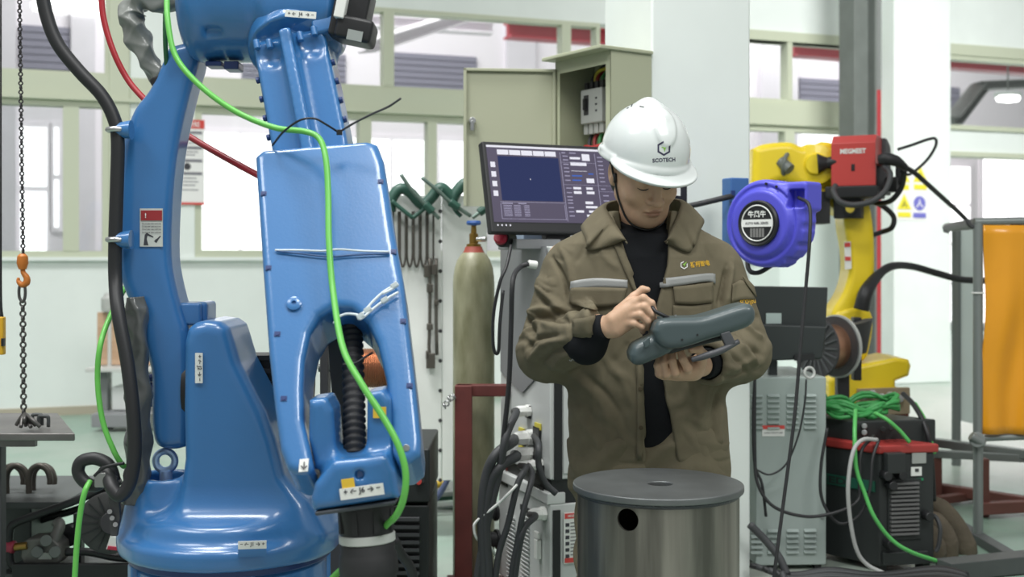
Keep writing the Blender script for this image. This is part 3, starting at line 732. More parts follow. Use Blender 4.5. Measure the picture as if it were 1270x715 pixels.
head = s_union(head, hell((-.008, .0945, -.0615), (.014, .0065, .0052)), hell((.008, .0945, -.0615), (.014, .0065, .0052)), hell((0, .0925, -.0725), (.0175, .0075, .0065)), k=.004)
head = s_sub(head, s_union(hcap((-.024, .089, -.0700), (0, .093, -.0664), .0012), hcap((0, .093, -.0664), (.024, .089, -.0700), .0012)), .004)
for sx in (-1, 1):                                                                                                           # ears
    ear = s_union(hell((sx*.079, -.012, .002), (.009, .018, .028)), hell((sx*.076, -.006, -.022), (.007, .010, .012)), k=.01)
    ear = s_sub(ear, hell((sx*.087, -.010, .004), (.006, .010, .017)), .004); head = s_union(head, ear, k=.006)
neckb = P(797, 318, YP+.01)
head = s_union(head, s_cap(hl(0, -.040, -.045), neckb+V3(0, .025, 0), .050, .058), k=.010)
# ---- hidden body and arms, hands
SHR, SHL = P(700, 322, 3.44), P(893, 322, 3.44)        # shoulders at the picture's left and right
ELR, ELL = P(675, 437, 3.39), P(922, 437, 3.40)
WRR, WRL = P(741, 404, 3.13), P(870, 452, 3.165)
trunk = s_union(s_ell(P(800, 400, YP), (.16, .10, .22)), s_ell(P(803, 520, YP), (.16, .10, .20)), s_cap(P(730, 318, YP+.01), P(866, 318, YP+.01), .06), k=.08)
arms = s_union(s_cap(SHR, ELR, .05, .042), s_cap(SHL, ELL, .05, .042), k=.0)
fore = s_union(s_cap(ELR, WRR, .042, .029), s_cap(ELL, WRL, .042, .029))
body = s_union(head, s_union(trunk, arms, k=.05), k=.03); body = s_union(body, fore, k=.02)
def hp(px, py, dy=0., Y=3.08): return P(px, py, Y+dy)
# his right hand (picture left): back of the hand towards us, pinching the stylus
YR = 3.085
palmR = s_union(s_chain([WRR, hp(755, 405, 0, YR+.02), hp(778, 388, 0, YR+.005)], [.028, .027, .025], .01),
                s_cap(hp(762, 396, .0, YR), hp(788, 377, 0, YR-.005), .020, .018), s_cap(hp(765, 408, 0, YR+.005), hp(784, 397, 0, YR), .021, .018), k=.014)
fing = [
 s_chain([hp(783, 376, -.004, YR), hp(798, 369.5, -.02, YR), hp(808, 376, -.022, YR), hp(812, 386, -.012, YR)], [.0115, .0105, .0092, .0075], .004),
 s_chain([hp(781, 384, -.008, YR), hp(799, 380, -.026, YR), hp(809, 389, -.026, YR), hp(812, 399, -.012, YR)], [.0115, .0105, .0092, .0078], .004),
 s_chain([hp(778, 392, -.008, YR), hp(794, 390, -.026, YR), hp(803, 398, -.024, YR), hp(803, 406, -.006, YR)], [.011, .0102, .009, .0078], .004),
 s_chain([hp(774, 400, -.006, YR), hp(787, 401, -.020, YR), hp(796, 405, -.018, YR), hp(797, 411, -.002, YR)], [.0105, .0092, .0082, .0072], .004)]
thumbR = s_chain([hp(768, 385, .014, YR), hp(786, 368, .02, YR), hp(797, 359, .02, YR), hp(803, 359, .016, YR)], [.014, .0115, .010, .0075], .005)
handR = palmR
for g in fing: handR = s_union(handR, g, k=.006)
handR = s_union(handR, thumbR, k=.008)
# his left hand (picture right) under the controller, fingers curled up in front, thumb over the bar
YL = 3.09
palmL = s_union(s_chain([WRL, hp(858, 456, .035, YL), hp(842, 458, .02, YL)], [.028, .027, .024], .01), s_cap(hp(824, 461, .03, YL), hp(860, 458, .03, YL), .021, .024), k=.02)
fl = [
 s_chain([hp(818, 464, .024, YL), hp(817, 463, -.008, YL), hp(815, 453, -.016, YL), hp(817, 444, -.006, YL)], [.010, .0095, .0085, .0072], .004),
 s_chain([hp(827, 465, .020, YL), hp(826, 463, -.014, YL), hp(823, 450, -.022, YL), hp(825, 438, -.008, YL)], [.011, .0105, .0092, .008], .004),
 s_chain([hp(838, 464, .018, YL), hp(837, 461, -.018, YL), hp(834, 447, -.026, YL), hp(834, 433, -.010, YL)], [.0115, .011, .0098, .0085], .004),
 s_chain([hp(851, 461, .018, YL), hp(853, 456, -.02, YL), hp(847, 445, -.030, YL), hp(843, 432, -.018, YL)], [.012, .0115, .0105, .009], .004)]
thumbL = s_chain([hp(869, 452, .012, YL), hp(872, 440, -.006, YL), hp(866, 432, -.016, YL), hp(858, 433, -.020, YL)], [.015, .0135, .012, .0098], .005)
handL = palmL
for g in fl: handL = s_union(handL, g, k=.005)
handL = s_union(handL, thumbL, k=.008)
body = s_union(body, handR, handL, k=.01)
bodym = mesh_sdf(body, (-.06, 2.98, .78), (.78, 3.62, 1.72), .003)
bo = mp('body', bodym, M_skin, smooth=True)
ql = (bodym[0]-HC)@HR.T/HS                              # lips: their own colour where the lip flesh is
lipw = np.zeros(len(ql))
for zc_l, hw, hh in ((-.0628, .023, .0048), (-.0718, .0195, .0045)):
    zz = ql[:, 2]-(zc_l-.006*np.minimum(1, (ql[:, 0]/hw)**2)*(1 if zc_l > -.067 else -.3)); e_ = (ql[:, 0]/hw)**2+(zz/hh)**2
    lipw = np.maximum(lipw, np.clip((1.25-e_)/.5, 0, 1))
lipw[(ql[:, 1] < .06) | (np.abs(ql[:, 2]) > .1)] = 0
at_ = bo.data.attributes.new('lip', 'FLOAT', 'POINT'); at_.data.foreach_set('value', lipw.astype(np.float32))
bvb = bvh_of(bodym)
# nails
for c, d in ((hp(812, 384, -.021, YR), V3(.5, -.8, -.2)), (hp(812.5, 397, -.020, YR), V3(.5, -.8, -.2)), (hp(858, 432, -.030, YL), V3(-.2, -.9, .3))):
    q = bvb.find_nearest(Vector(c)); n_ = unit(q[1]); a_, b_, _ = frame_of(n_)
    mp('nail', mesh_sdf(s_ell(np.array(q[0])-n_*.0005, (.0042, .0055, .0016), np.array([a_, b_, n_])), np.array(q[0])-.01, np.array(q[0])+.01, .0014), mat('nail', (214, 172, 150), .3), smooth=True)
# brows, lashes, hair
def face_strip(pts, w, off, name, m):
    """strip laid on the face, pts local (x, z)"""
    v = []
    for s_ in (-1, 1):
        for i, (x, z) in enumerate(pts): v.append(hl(x, .15, z+s_*w*(1 if 0 < i < len(pts)-1 else .4)))
    return mp(name, (drape_pts(bvb, np.array(v), -hf, off), grid_faces(len(pts), 2)), m, solid=.002)
for sx in (-1, 1):
    face_strip([(sx*a, z) for a, z in ((.014, .017), (.022, .021), (.032, .0235), (.042, .022), (.051, .016))], .0032, .001, 'eyebrow', M_hair)
    face_strip([(sx*a, z) for a, z in ((.0185, -.005), (.025, -.0078), (.032, -.0088), (.039, -.0075), (.046, -.004))], .0012, .0006, 'eyelash', M_hair)
hair = s_and(s_off(s_union(hell((0, -.014, .03), (.079, .096, .09)), hell((0, -.05, -.03), (.066, .05, .07)), k=.03), .001), s_half(hl(0, .032, 0), hf*.97-hu*.25))
mp('hair', mesh_sdf(hair, HC-.17, HC+.17, .004), M_hair, smooth=True)
# ---- helmet, sitting a little further back than the face is bowed
HC0, HR0, hr0, hf0, hu0 = HC, HR, hr, hf, hu
ka = math.radians(6); hf, hu = math.cos(ka)*hf0+math.sin(ka)*hu0, math.cos(ka)*hu0-math.sin(ka)*hf0
kr = math.radians(6); hr, hu = math.cos(kr)*hr0-math.sin(kr)*hu, math.cos(kr)*hu+math.sin(kr)*hr0
HR = np.array([hr, hf, hu]); HC = HC0+hu*.020-hr*.007; HS = .975
hc = (0, .004, .048)
dome = s_and(hell(hc, (.122, .142, .134)), s_half(hl(0, 0, .022), -hu))
rim = s_and(s_and(hell((0, .0, .024), (.130, .152, .05)), s_half(hl(0, 0, .040), hu), .006), s_half(hl(0, 0, .018), -hu), .004)
visor = s_and(s_and(hell((0, .055, .014), (.130, .150, .05)), s_half(hl(0, .10, .026), unit(hu+.22*hf)), .004), s_half(hl(0, .10, .014), -unit(hu+.22*hf)), .004)
visor = s_and(visor, s_half(hl(0, .05, 0), -hf), .01)
ridge = s_and(s_cap(hl(0, -.03, .160), hl(0, .070, .150), .030, .024), s_half(hl(0, .0, .10), -hu))
vee = s_and(hell((0, .07, .118), (.040, .075, .065)), s_off(hell(hc, (.122, .142, .134)), .006), .004)
hel = s_union(dome, rim, k=.004); hel = s_union(hel, visor, k=.005); hel = s_union(hel, ridge, k=.022); hel = s_union(hel, vee, k=.006)
wing = [s_cap(hl(sx*.112, .06, .036), hl(sx*.122, -.02, .040), .006, .008) for sx in (-1, 1)]
hel = s_union(hel, *wing, k=.006)
hel = s_sub(hel, s_and(hell((0, .004, .04), (.112, .132, .118)), s_half(hl(0, 0, .0), -hu*.999)), .004)
helm = mesh_sdf(hel, HC-V3(.2, .23, .12), HC+V3(.2, .2, .22), .0034)
helmet = mp('hard_hat', helm, M_helmet, smooth=True)
bvh_ = bvh_of(helm)
for i, (x, y) in enumerate(((774, 125.5), (783, 127.5), (795, 134))):
    a = drape_pts(bvh_, [P(x-2.2, y-1, 3.3), P(x+2.2, y+.8, 3.3)], Y3, .0006)
    mp('vent_slot', tube([a[0], a[1]], .0016, 6, smooth=False), M_black, helmet)
def on_px(bv, v2, f, cx, cy, sx, sy, rot, Y, off, d=Y3):
    """flat letters laid on a surface around a picture point"""
    c, s_ = math.cos(rot), math.sin(rot)
    return drape_pts(bv, [P(cx+(a*sx*c-b*sy*s_), cy-(a*sx*s_+b*sy*c), Y) for a, b in v2], d, off), f
v2, f2 = text2d('SCOTECH', .03); w2_ = np.ptp(v2[:, 0]); h2_ = np.ptp(v2[:, 1])
mp('lettering', on_px(bvh_, v2, f2, 821.5, 199.5, 29/w2_, 5/h2_, math.radians(4), 3.25, .0006), M_helmlogo, helmet)
def hexlogo(bv, cx, cy, r, Y, off, m1, m2, par):
    P6 = [(math.sin(math.radians(k*60)), math.cos(math.radians(k*60))) for k in range(6)]
    for a, b, ta, tb in ((5, 0, 0, .9), (4, 5, 0, 1), (3, 4, 0, 1), (2, 3, 0, 1), (1, 2, .1, 1)):
        p, q = np.array(P6[a]), np.array(P6[b]); p, q = p+(q-p)*ta, p+(q-p)*tb
        t_ = np.linspace(0, 1, 4); vv = [(p+(q-p)*t)*s_ for s_ in (1., .74) for t in t_]
        mp('logo_stroke', on_px(bv, vv, grid_faces(4, 2), cx, cy, r, r, 0, Y, off), m1, par)
    vv = [(-.35, .1), (.75, .85), (.25, .05), (.1, -.5), (-.05, .02)]
    mp('logo_leaf', on_px(bv, vv, [[0, 4, 2, 1], [4, 3, 2]], cx, cy, r, r, 0, Y, off), m2, par)
hexlogo(bvh_, 821, 185.5, 9.2, 3.25, .0006, M_helmlogo, M_green, helmet)
# chin strap
hm = lambda x, y, z: HC0+hr0*x+hf0*y+hu0*z
HC, HR, hr, hf, hu = HC0, HR0, hr0, hf0, hu0; HS = 1.11
def strap(sx):
    q = spline(np.array([hl(sx*.092, -.002, .034), hl(sx*.080, .008, -.005), hl(sx*.072, .022, -.045), hl(sx*.050, .048, -.085), hl(sx*.022, .068, -.108), hl(0, .074, -.112)]), 8); out = []
    for p in q:
        h = bvb.find_nearest(Vector(p)); a, n = np.array(h[0]), np.array(h[1]); out.append(a+n*.0035 if np.dot(p-a, n) < .0035 or np.linalg.norm(p-a) < .014 else p)
    out = np.array(out)
    for _ in range(3): out[1:-1] = (out[:-2]+2*out[1:-1]+out[2:])/4
    mp('chin_strap', tube(out, .0028, 8, smooth=False), M_black, helmet, smooth=True)
strap(-1); strap(1)
c = drape_pts(bvb, [hl(-.2, .008, .006), hl(-.2, .014, -.016)], hr, .004)
mp('strap_buckle', tube([c[0], c[1]], .0055, 8, smooth=False), M_black, helmet, smooth=True)
# ---- jacket
def zpy(py, Y=YP): return P(0, py, Y)[2]
ST = [(600, 806, .226, .118), (575, 806, .226, .122), (520, 803, .224, .126), (460, 800, .220, .13), (400, 798, .218, .138), (350, 797, .214, .14), (318, 797, .205, .132), (302, 797, .205, .118), (290, 797, .182, .105), (279, 797, .148, .092), (269, 797, .112, .082), (255, 797, .080, .072)]
zs = np.array([zpy(a[0]) for a in ST]); xs = np.array([P(a[1], 0, YP)[0] for a in ST]); ws = np.array([a[2] for a in ST]); ds = np.array([a[3] for a in ST])
fl_ = np.concatenate
def s_torso(inset=0., ztop=zpy(262), zbot=zpy(590)):
    def f(p):
        z = p[:, 2]; w = np.interp(z, zs, ws)-inset; d = np.interp(z, zs, ds)-inset; x = np.interp(z, zs, xs)
        a, b = (p[:, 0]-x)/w, (p[:, 1]-YP)/d
        r = (np.abs(a)**2.5+np.abs(b)**2.5)**(1/2.5)
        e = (r-1)*np.minimum(w, d)*.9
        g = np.maximum(z-ztop, zbot-z); return np.maximum(e, g)
    return f
slR = s_cap(P(704, 338, 3.44), ELR, .074, .077); slL = s_cap(P(890, 338, 3.44), ELL, .074, .077)
cutR = unit(V3(.75, -.55, .38)); cR = P(722, 418, 3.19)
cutL = unit(WRL-ELL); cL = WRL-cutL*.035
fR = s_and(s_cap(ELR, WRR+unit(WRR-ELR)*.1, .074, .054), s_half(cR, cutR), .008)
fR = s_union(fR, s_and(s_cap(P(700, 430, 3.28), P(740, 399, 3.115), .054, .046), s_half(P(739, 400, 3.13), unit(V3(.9, -.4, .1))), .006), k=.03)
fL = s_and(s_cap(ELL, WRL+cutL*.1, .074, .052), s_half(cL, cutL), .008)
jk = s_union(s_torso(), slR, k=.07); jk = s_union(jk, slL, k=.07)
jk = s_union(jk, fR, k=.02); jk = s_union(jk, fL, k=.02)
# the open front
OP = [(262, 762, 836), (285, 769, 832), (330, 781, 828), (370, 793, 817), (395, 797, 811), (430, 797, 814), (450, 797, 819), (520, 799, 832), (600, 803, 847)]
oz = np.array([P(0, a[0], 3.29)[2] for a in OP])[::-1]; oa = np.array([P(a[1], 0, 3.29)[0] for a in OP])[::-1]; ob = np.array([P(a[2], 0, 3.29)[0] for a in OP])[::-1]
def s_open(p):
    xa, xb = np.interp(p[:, 2], oz, oa), np.interp(p[:, 2], oz, ob)
    return np.maximum(np.maximum(xa-p[:, 0], p[:, 0]-xb)*.95, p[:, 1]-(YP-.05))
neckhole = s_cap(P(797, 300, YP-.015), P(797, 230, YP-.03), .066, .075)
core = s_torso(.045, zpy(262), zpy(640))
groove = s_sub(s_open, core)
jk = s_sub(s_sub(jk, groove, .006), neckhole, .006)
jk = s_sub(jk, s_cap(WRL-cutL*.09, WRL+cutL*.06, .044, .044), .004)
V, F = mesh_sdf(jk, (-.06, 3.02, .66), (.80, 3.62, 1.46), .0042)
# cloth folds: push along the normals
def normals(V, F):
    n = np.zeros_like(V); fn = np.cross(V[F[:, 2]]-V[F[:, 0]], V[F[:, 3]]-V[F[:, 1]])
    for k in range(4): np.add.at(n, F[:, k], fn)
    return n/np.maximum(np.linalg.norm(n, axis=1, keepdims=True), 1e-12)
n_ = normals(V, F)
def fold(p0, d, wl, amp, rad, warp=.012, ph=0., sharp=1.6):
    """creases across direction d about p0"""
    q = V-p0; u = q@unit(d); r2 = (q*q).sum(1)
    t = u+warp*np.sin(q@V3(31, 17, 41)+ph)+warp*.6*np.sin(q@V3(-57, 44, 23)+2*ph)
    s_ = np.sin(2*math.pi*t/wl+ph); s_ = np.sign(s_)*np.abs(s_)**(1/sharp)
    return amp*s_*np.exp(-r2/(rad*rad))
dv = .4*fold(ELR+V3(.0, -.06, .02), V3(.35, -.1, 1.), .052, .0095, .085, .016, .4)
dv += .4*fold(ELL+V3(.01, -.06, .0), V3(-.3, 0, 1.), .055, .0095, .08, .016, 1.7)
dv += .5*fold(P(745, 510, 3.30), V3(.8, 0, .55), .085, .0045, .16, .03, .5)
dv += .5*fold(P(870, 510, 3.30), V3(-.8, 0, .6), .09, .0045, .15, .03, 1.5)
bvb0 = bvh_of((V, F))
def crease(px, amp, w, Y=3.3):
    """one drawn fold: a ridge (or valley) along a line on the cloth, thinning out at its ends"""
    global dv
    pts = drape_pts(bvb0, [P(x, y, Y) for x, y in spline(np.array(px, float), 5)], Y3, 0)
    c = pts.mean(0); R_ = np.abs(pts-c).max()+3*w; m = np.nonzero((np.abs(V-c) < R_).all(1))[0]
    if not len(m): return
    q = V[m]; best = np.full(len(m), 1e9); tt = np.zeros(len(m)); k = len(pts)-1
    for a in range(k):
        d = pts[a+1]-pts[a]; L = max(d@d, 1e-9); h = np.clip((q-pts[a])@d/L, 0, 1); e = ((q-pts[a]-h[:, None]*d)**2).sum(1)
        u = e < best; best[u] = e[u]; tt[u] = (a+h[u])/k
    dv[m] += amp*np.exp(-best/(w*w))*np.clip(np.minimum(tt, 1-tt)*5, .25, 1)
R_, V_ = .008, -.008
for px, a_, w_ in (
    ([(662, 352), (684, 372), (706, 388)], .009, .012), ([(668, 368), (688, 386), (708, 396)], -.008, .008),
    ([(643, 402), (672, 394), (706, 396)], -.012, .010), ([(646, 392), (676, 383), (700, 384)], .009, .012),
    ([(646, 420), (664, 404), (690, 403)], .009, .011), ([(650, 436), (668, 418), (696, 412)], -.008, .009),
    ([(656, 446), (676, 424), (704, 414)], .009, .011), ([(668, 455), (684, 434), (706, 424)], -.007, .009),
    ([(684, 458), (694, 440), (708, 430)], .007, .010), ([(660, 330), (672, 352), (690, 364)], .006, .016),
    ([(682, 312), (700, 345), (707, 378)], -.010, .008), ([(694, 300), (706, 330), (710, 360)], .005, .010),
    ([(716, 380), (735, 400), (748, 420)], .005, .014), ([(712, 470), (740, 492), (762, 540)], .006, .016),
    ([(722, 462), (752, 490), (772, 520)], -.006, .012), ([(716, 520), (736, 540), (750, 566)], .005, .016), ([(760, 450), (776, 480), (786, 510)], .005, .014),
    ([(906, 330), (900, 356), (893, 384)], -.012, .009), ([(914, 322), (908, 352), (902, 384)], .008, .012),
    ([(924, 400), (938, 414), (952, 420)], .009, .011), ([(912, 410), (932, 430), (948, 442)], -.009, .009),
    ([(906, 420), (926, 440), (940, 456)], .010, .011), ([(896, 432), (914, 450), (928, 464)], -.008, .009),
    ([(890, 448), (906, 452), (934, 440)], .008, .010), ([(884, 460), (904, 464), (924, 460)], -.006, .008),
    ([(926, 384), (940, 392), (950, 394)], -.006, .009), ([(884, 470), (872, 500), (866, 540)], .006, .016),
    ([(898, 478), (888, 510), (884, 556)], -.007, .012), ([(900, 500), (896, 530), (897, 560)], .006, .012),
    ([(850, 470), (862, 500), (880, 520)], .005, .014), ([(838, 520), (856, 540), (870, 566)], .004, .016),
    ([(730, 290), (724, 310), (712, 330)], -.003, .012), ([(868, 285), (876, 306), (890, 330)], -.003, .012),
    ([(745, 300), (752, 320), (770, 335)], .003, .012), ([(780, 420), (770, 440), (756, 452)], -.004, .012)):
    crease(px, a_*1.35, w_*.88)
hz_ = np.clip((zpy(560)-V[:, 2])/.04, 0, 1)
dv *= 1-hz_*.7
dv += -.004*np.exp(-((V[:, 2]-zpy(566))/.006)**2)*(np.abs(V[:, 1]-YP) > .03)      # waistband seam
# keep the front edges and the inside quiet
V = V+n_*dv[:, None]
jac = mp('jacket', (V, F), M_cloth, smooth=True)
bvj = bvh_of((V, F))
# shirt, inner sleeves, trousers
shirtf = s_union(s_torso(.020, zpy(282), zpy(556)), s_cap(P(797, 305, YP-.005), P(797, 284, YP-.0), .068, .066), k=.02)
shirtf = s_and(shirtf, s_half(P(797, 290, 3.34), V3(0, -.45, 1)), .004)
mp('black_shirt', mesh_sdf(shirtf, (.0, 3.2, .7), (.75, 3.62, 1.45), .006), M_shirt, smooth=True)
cf = s_union(s_cap(P(716, 424, 3.205), P(727, 428, 3.165), .044, .049), s_cap(P(728, 424, 3.165), P(745, 407, 3.115), .046, .036), k=.03)
cf = s_and(cf, s_half(P(750, 402, 3.105), unit(V3(.8, -.5, .25))), .006)
mp('inner_cuff', mesh_sdf(cf, V3(.03, 3.0, .9), V3(.33, 3.42, 1.24), .004), M_shirt, smooth=True)
cg = s_and(s_cap(WRL-cutL*.07, WRL+cutL*.03, .043, .036), s_half(WRL+cutL*.0, cutL), .005)
mp('inner_cuff', mesh_sdf(cg, WRL-.12, WRL+.12, .004), M_shirt, smooth=True)
el = [P(706+i*2.0, 447-.5*i+(1.0 if i % 2 else -1.0), 3.15) for i in range(10)]
mp('cuff_elastic', tube(el, .0012, 6, 2), mat('pale_thread', (140, 142, 140), .7))
LEG = [(zpy(600), .0), (0.46, .02), (.08, .03)]
def leg(sx):
    return s_chain([V3(.385+sx*.095, YP, .80), V3(.385+sx*.115, YP-.005, .47), V3(.385+sx*.125, YP+.02, .06)], [.115, .088, .075], .02)
tro = s_union(s_and(s_torso(.018, zpy(550), zpy(600)), s_half((0, 0, zpy(548)), Z3)), leg(-1), leg(1), k=.05)
tro = s_and(tro, s_half((0, 0, .05), -Z3))
Vt, Ft = mesh_sdf(tro, (.1, 3.2, .02), (.68, 3.62, .95), .008)
nt_ = normals(Vt, Ft); Vt = Vt+nt_*(.005*np.sin(Vt[:, 2]*60+6*np.sin(Vt[:, 0]*9)+3*np.sin(Vt[:, 1]*23)))[:, None]
mp('trousers', (Vt, Ft), M_cloth, smooth=True)
for sx in (-1, 1):
    c = V3(.385+sx*.13, YP-.03, 0)
    sh = s_and(s_union(s_ell(c+V3(0, -.075, .035), (.052, .11, .05)), s_ell(c+V3(0, .06, .05), (.042, .07, .07)), k=.04), s_half((0, 0, .002), -Z3), .006)
    mp('shoe', mesh_sdf(sh, c-V3(.1, .25, .02), c+V3(.1, .2, .16), .007), M_black, smooth=True)
# ---- collar
def leaf(pin, pout, name):
    """one half of the fold-down collar: inner edge to outer edge, rows between bulge outward"""
    a, b = spline(np.array(pin), 6), spline(np.array(pout), 6); k = len(a); rows = []
    b[-9:] = np.where(np.ones((9, 1)), drape_pts(bvj, b[-9:], Y3, .007), 0)
    for t, bl in ((0, 0), (.12, .006), (.35, .007), (.6, .005), (.85, .002), (1, 0)):
        m_ = a*(1-t)+b*t; out = (m_-V3(P(797, 0, YP)[0], YP, 0))*V3(1, 1, 0); out /= np.linalg.norm(out, axis=1, keepdims=True)
        rows.append(m_+out*bl+Z3*bl*.9)
    return mp(name, (np.concatenate(rows), grid_faces(k, 6)), M_cloth, jac, smooth=True, solid=.005)
leaf([P(797, 246, 3.52), P(765, 249, 3.49), P(752, 256, 3.43), P(757, 268, 3.37), P(768, 285, 3.305), P(778, 302, 3.275)],
     [P(797, 268, 3.56), P(748, 270, 3.53), P(722, 279, 3.43), P(727, 296, 3.335), P(734, 311, 3.275), P(776, 299, 3.262)], 'collar')
leaf([P(797, 246, 3.52), P(826, 247, 3.50), P(843, 250, 3.43), P(842, 262, 3.37), P(834, 282, 3.305), P(826, 302, 3.275)],
     [P(797, 268, 3.56), P(848, 262, 3.53), P(872, 272, 3.43), P(866, 290, 3.335), P(856, 313, 3.27), P(828, 300, 3.262)], 'collar')
# ---- stitched-on pieces
def patch(ea, eb, nu, nv, off, name, m, par=None, Y=3.29, **k): return mp(name, drape_px(bvj, ea, eb, nu, nv, Y, off), m, par or jac, smooth=True, solid=.003, **k)
patch([(709, 349), (740, 345), (778, 347)], [(709, 361), (740, 357), (778, 357)], 16, 4, .004, 'reflective_stripe', M_reflect)
patch([(804, 347), (840, 343), (878, 339), (889, 340)], [(804, 359), (840, 354), (878, 349), (889, 352)], 20, 4, .004, 'reflective_stripe', M_reflect)
patch([(710, 357), (740, 356), (777, 357)], [(708, 378), (738, 381), (772, 377)], 16, 6, .006, 'pocket_flap', M_cloth)
patch([(834, 355), (856, 353), (885, 350)], [(836, 376), (860, 377), (885, 375)], 14, 6, .007, 'pocket_flap', M_cloth)
patch([(834, 378), (860, 379), (885, 376)], [(834, 398), (860, 398), (885, 396)], 12, 6, .003, 'pocket', M_cloth)
patch([(762, 304), (772, 330), (786, 362)], [(774, 300), (784, 330), (796, 362)], 14, 4, .004, 'placket', M_cloth)
patch([(789, 440), (790, 500), (790, 570)], [(797, 440), (798, 500), (802, 570)], 16, 3, .003, 'placket', M_cloth)
for (x, y) in ((794, 482), (795, 530)):
    q = bvj.ray_cast(Vector(P(x, y, 3.29)-Y3*.5), Vector(Y3)); c = np.array(q[0])
    mp('button', cyl(c-Y3*.007, c, .0062, n=14), M_clothd, jac, bevel=.0015)
patch([(908, 352), (920, 348), (934, 353)], [(906, 375), (920, 372), (940, 372)], 10, 6, .004, 'sleeve_pocket', M_cloth, Y=3.33)
patch([(921, 343), (930, 350), (938, 357)], [(926, 353), (933, 362), (940, 370)], 8, 4, .009, 'sleeve_flap', M_cloth, Y=3.33)
patch([(712, 396), (725, 392), (736, 390)], [(711, 416), (724, 416), (735, 411)], 8, 5, .004, 'cuff_tab', M_cloth, Y=3.14)
v2, f2 = text2d('斯柯特', .02); w_ = np.ptp(v2[:, 0]); h_ = np.ptp(v2[:, 1])
v2, f2 = text2d('斯柯智电', .02); w_ = np.ptp(v2[:, 0]); h_ = np.ptp(v2[:, 1])
mp('embroidery', on_px(bvj, v2, f2, 869.5, 327, 26/w_, 7.5/h_, math.radians(6), 3.29, .0015), M_yembr, jac)
hexlogo(bvj, 848.5, 328.5, 5.2, 3.29, .0015, M_sticker, M_green, jac)
v2, f2 = text2d('SCOTECH', .03); w_ = np.ptp(v2[:, 0]); h_ = np.ptp(v2[:, 1])
mp('embroidery', on_px(bvj, v2, f2, 932, 374, 27/w_, 6.5/h_, math.radians(4), 3.33, .002), M_yembr, jac)
# ================================================================ hand-held controller and stylus
M_pend = mat('slate_grey_plastic', (70, 83, 85), .38, coat=.15)
Ypd = 3.06
pd = thing('handheld_controller', 'slate grey handheld robot controller held up by the man in the white hard hat', 'controller', P(850, 440, Ypd))
pda = unit(V3(0, .86, -.5))
def pdz(pxs, h, rnd, sm=3, dy=0.):
    pts = [((x-CX)/FPX*Ypd, CAMZ-(y-HY)/FPX*Ypd) for x, y in pxs]
    pts = spline(np.array(pts+[pts[0]]), sm)[:-1]
    return s_prism(pts, V3(0, Ypd+dy, 0), X3, Z3, h, rnd)
big = pdz([(806, 408), (811, 397), (822, 393), (845, 392), (866, 391), (890, 384), (912, 377), (924, 376), (930, 383), (930, 394), (922, 403), (900, 411), (870, 420), (845, 428), (825, 430), (811, 422)], .075, .02)
lob = pdz([(779, 438), (784, 427), (796, 420), (812, 414), (826, 420), (836, 428), (826, 437), (808, 445), (792, 451), (782, 448)], .06, .022, dy=.01)
lobe = s_union(lob, k=0)
mk('housing', mesh_sdf(s_union(big, lob, k=.006), P(770, 460, Ypd)-V3(0, .12, 0), P(940, 365, Ypd)+V3(0, .12, 0), .004), M_pend, pd, smooth=True)
und = pdz([(818, 430), (850, 424), (880, 416), (900, 411), (905, 418), (880, 424), (850, 432), (825, 438)], .05, .008, dy=.02)
mk('underside', mesh_sdf(und, P(800, 450, Ypd)-V3(0, .12, 0), P(920, 400, Ypd)+V3(0, .12, 0), .004), M_black, pd, smooth=True)
mk('handle_bar', tube([P(858, 446, 3.0), P(875, 441, 2.99), (P(895, 434, 2.99)), P(916, 423, 3.0)], [.006, .0085, .0085, .0065], 12), mat('grey_handle', (74, 76, 80), .45), pd, smooth=True)
mk('handle_post', pprism([(892, 413), (904, 409), (912, 425), (900, 431)], 3.0, .012), mat('grey_handle', (74, 76, 80), .45), pd, bevel=.004)
mk('clip', pprism([(797, 424), (803, 418), (806, 417), (806, 428), (800, 432)], 3.0, .006), M_pend, pd, bevel=.003)
for (x, y) in ((846, 421), (865, 415)): mk('screw_hole', cyl(P(x, y, 2.983), P(x, y, 2.995), .0028, n=10), M_black, pd)
mk('edge_button', cyl(P(838, 392, 3.02), P(838, 390, 3.02), .003, n=10), M_silver, pd)
sty = thing('stylus', 'thin black stylus pinched in the man\'s right hand above the grey controller', 'stylus', P(828, 392, 3.04))
mk('barrel', tube([P(806, 377, 3.062), P(813, 386, 3.05), P(829, 394, 3.03)], [.0045, .005, .005], 10, smooth=False), M_black, sty, smooth=True)
mk('tip', cyl(P(829, 394, 3.03), P(833, 396, 3.026), .0045, .0015, n=10), M_rub, sty, smooth='auto')
# ================================================================ steel drum in front
M_raw = mat('raw_rolled_steel', (104, 102, 96), .4, metal=.8, rgb2=(158, 155, 146), scale=5, stretch=(3.5, 3.5, .25), bump=.05, bscale=90, detail=7, contrast=(.38, .68))
M_rawp = mat('flame_cut_steel', (112, 116, 116), .45, metal=.6, var=.18, scale=6)
DC = P(816, 598, 2.9); dz_ = DC[2]
dr = thing('steel_drum', 'raw steel cylinder with flanged lid and round side hole, in front of the man', 'drum', (DC[0], DC[1], 0))
def cylwall(c, r, th, z0, z1, n=72):
    an = np.arange(n)*2*math.pi/n; ring = np.stack([np.cos(an), np.sin(an), 0*an], 1); v = []
    for rr, z in ((r, z0), (r, z1), (r-th, z1), (r-th, z0)): v.append(np.array([c[0], c[1], 0])+ring*rr+Z3*z)
    f = [[k*n+i, k*n+(i+1) % n, ((k+1) % 4)*n+(i+1) % n, ((k+1) % 4)*n+i] for k in range(4) for i in range(n)]
    return np.concatenate(v), f
hole = P(775, 646, DC[1]-.185)
hd = unit(hole*V3(1, 1, 0)-DC*V3(1, 1, 0))
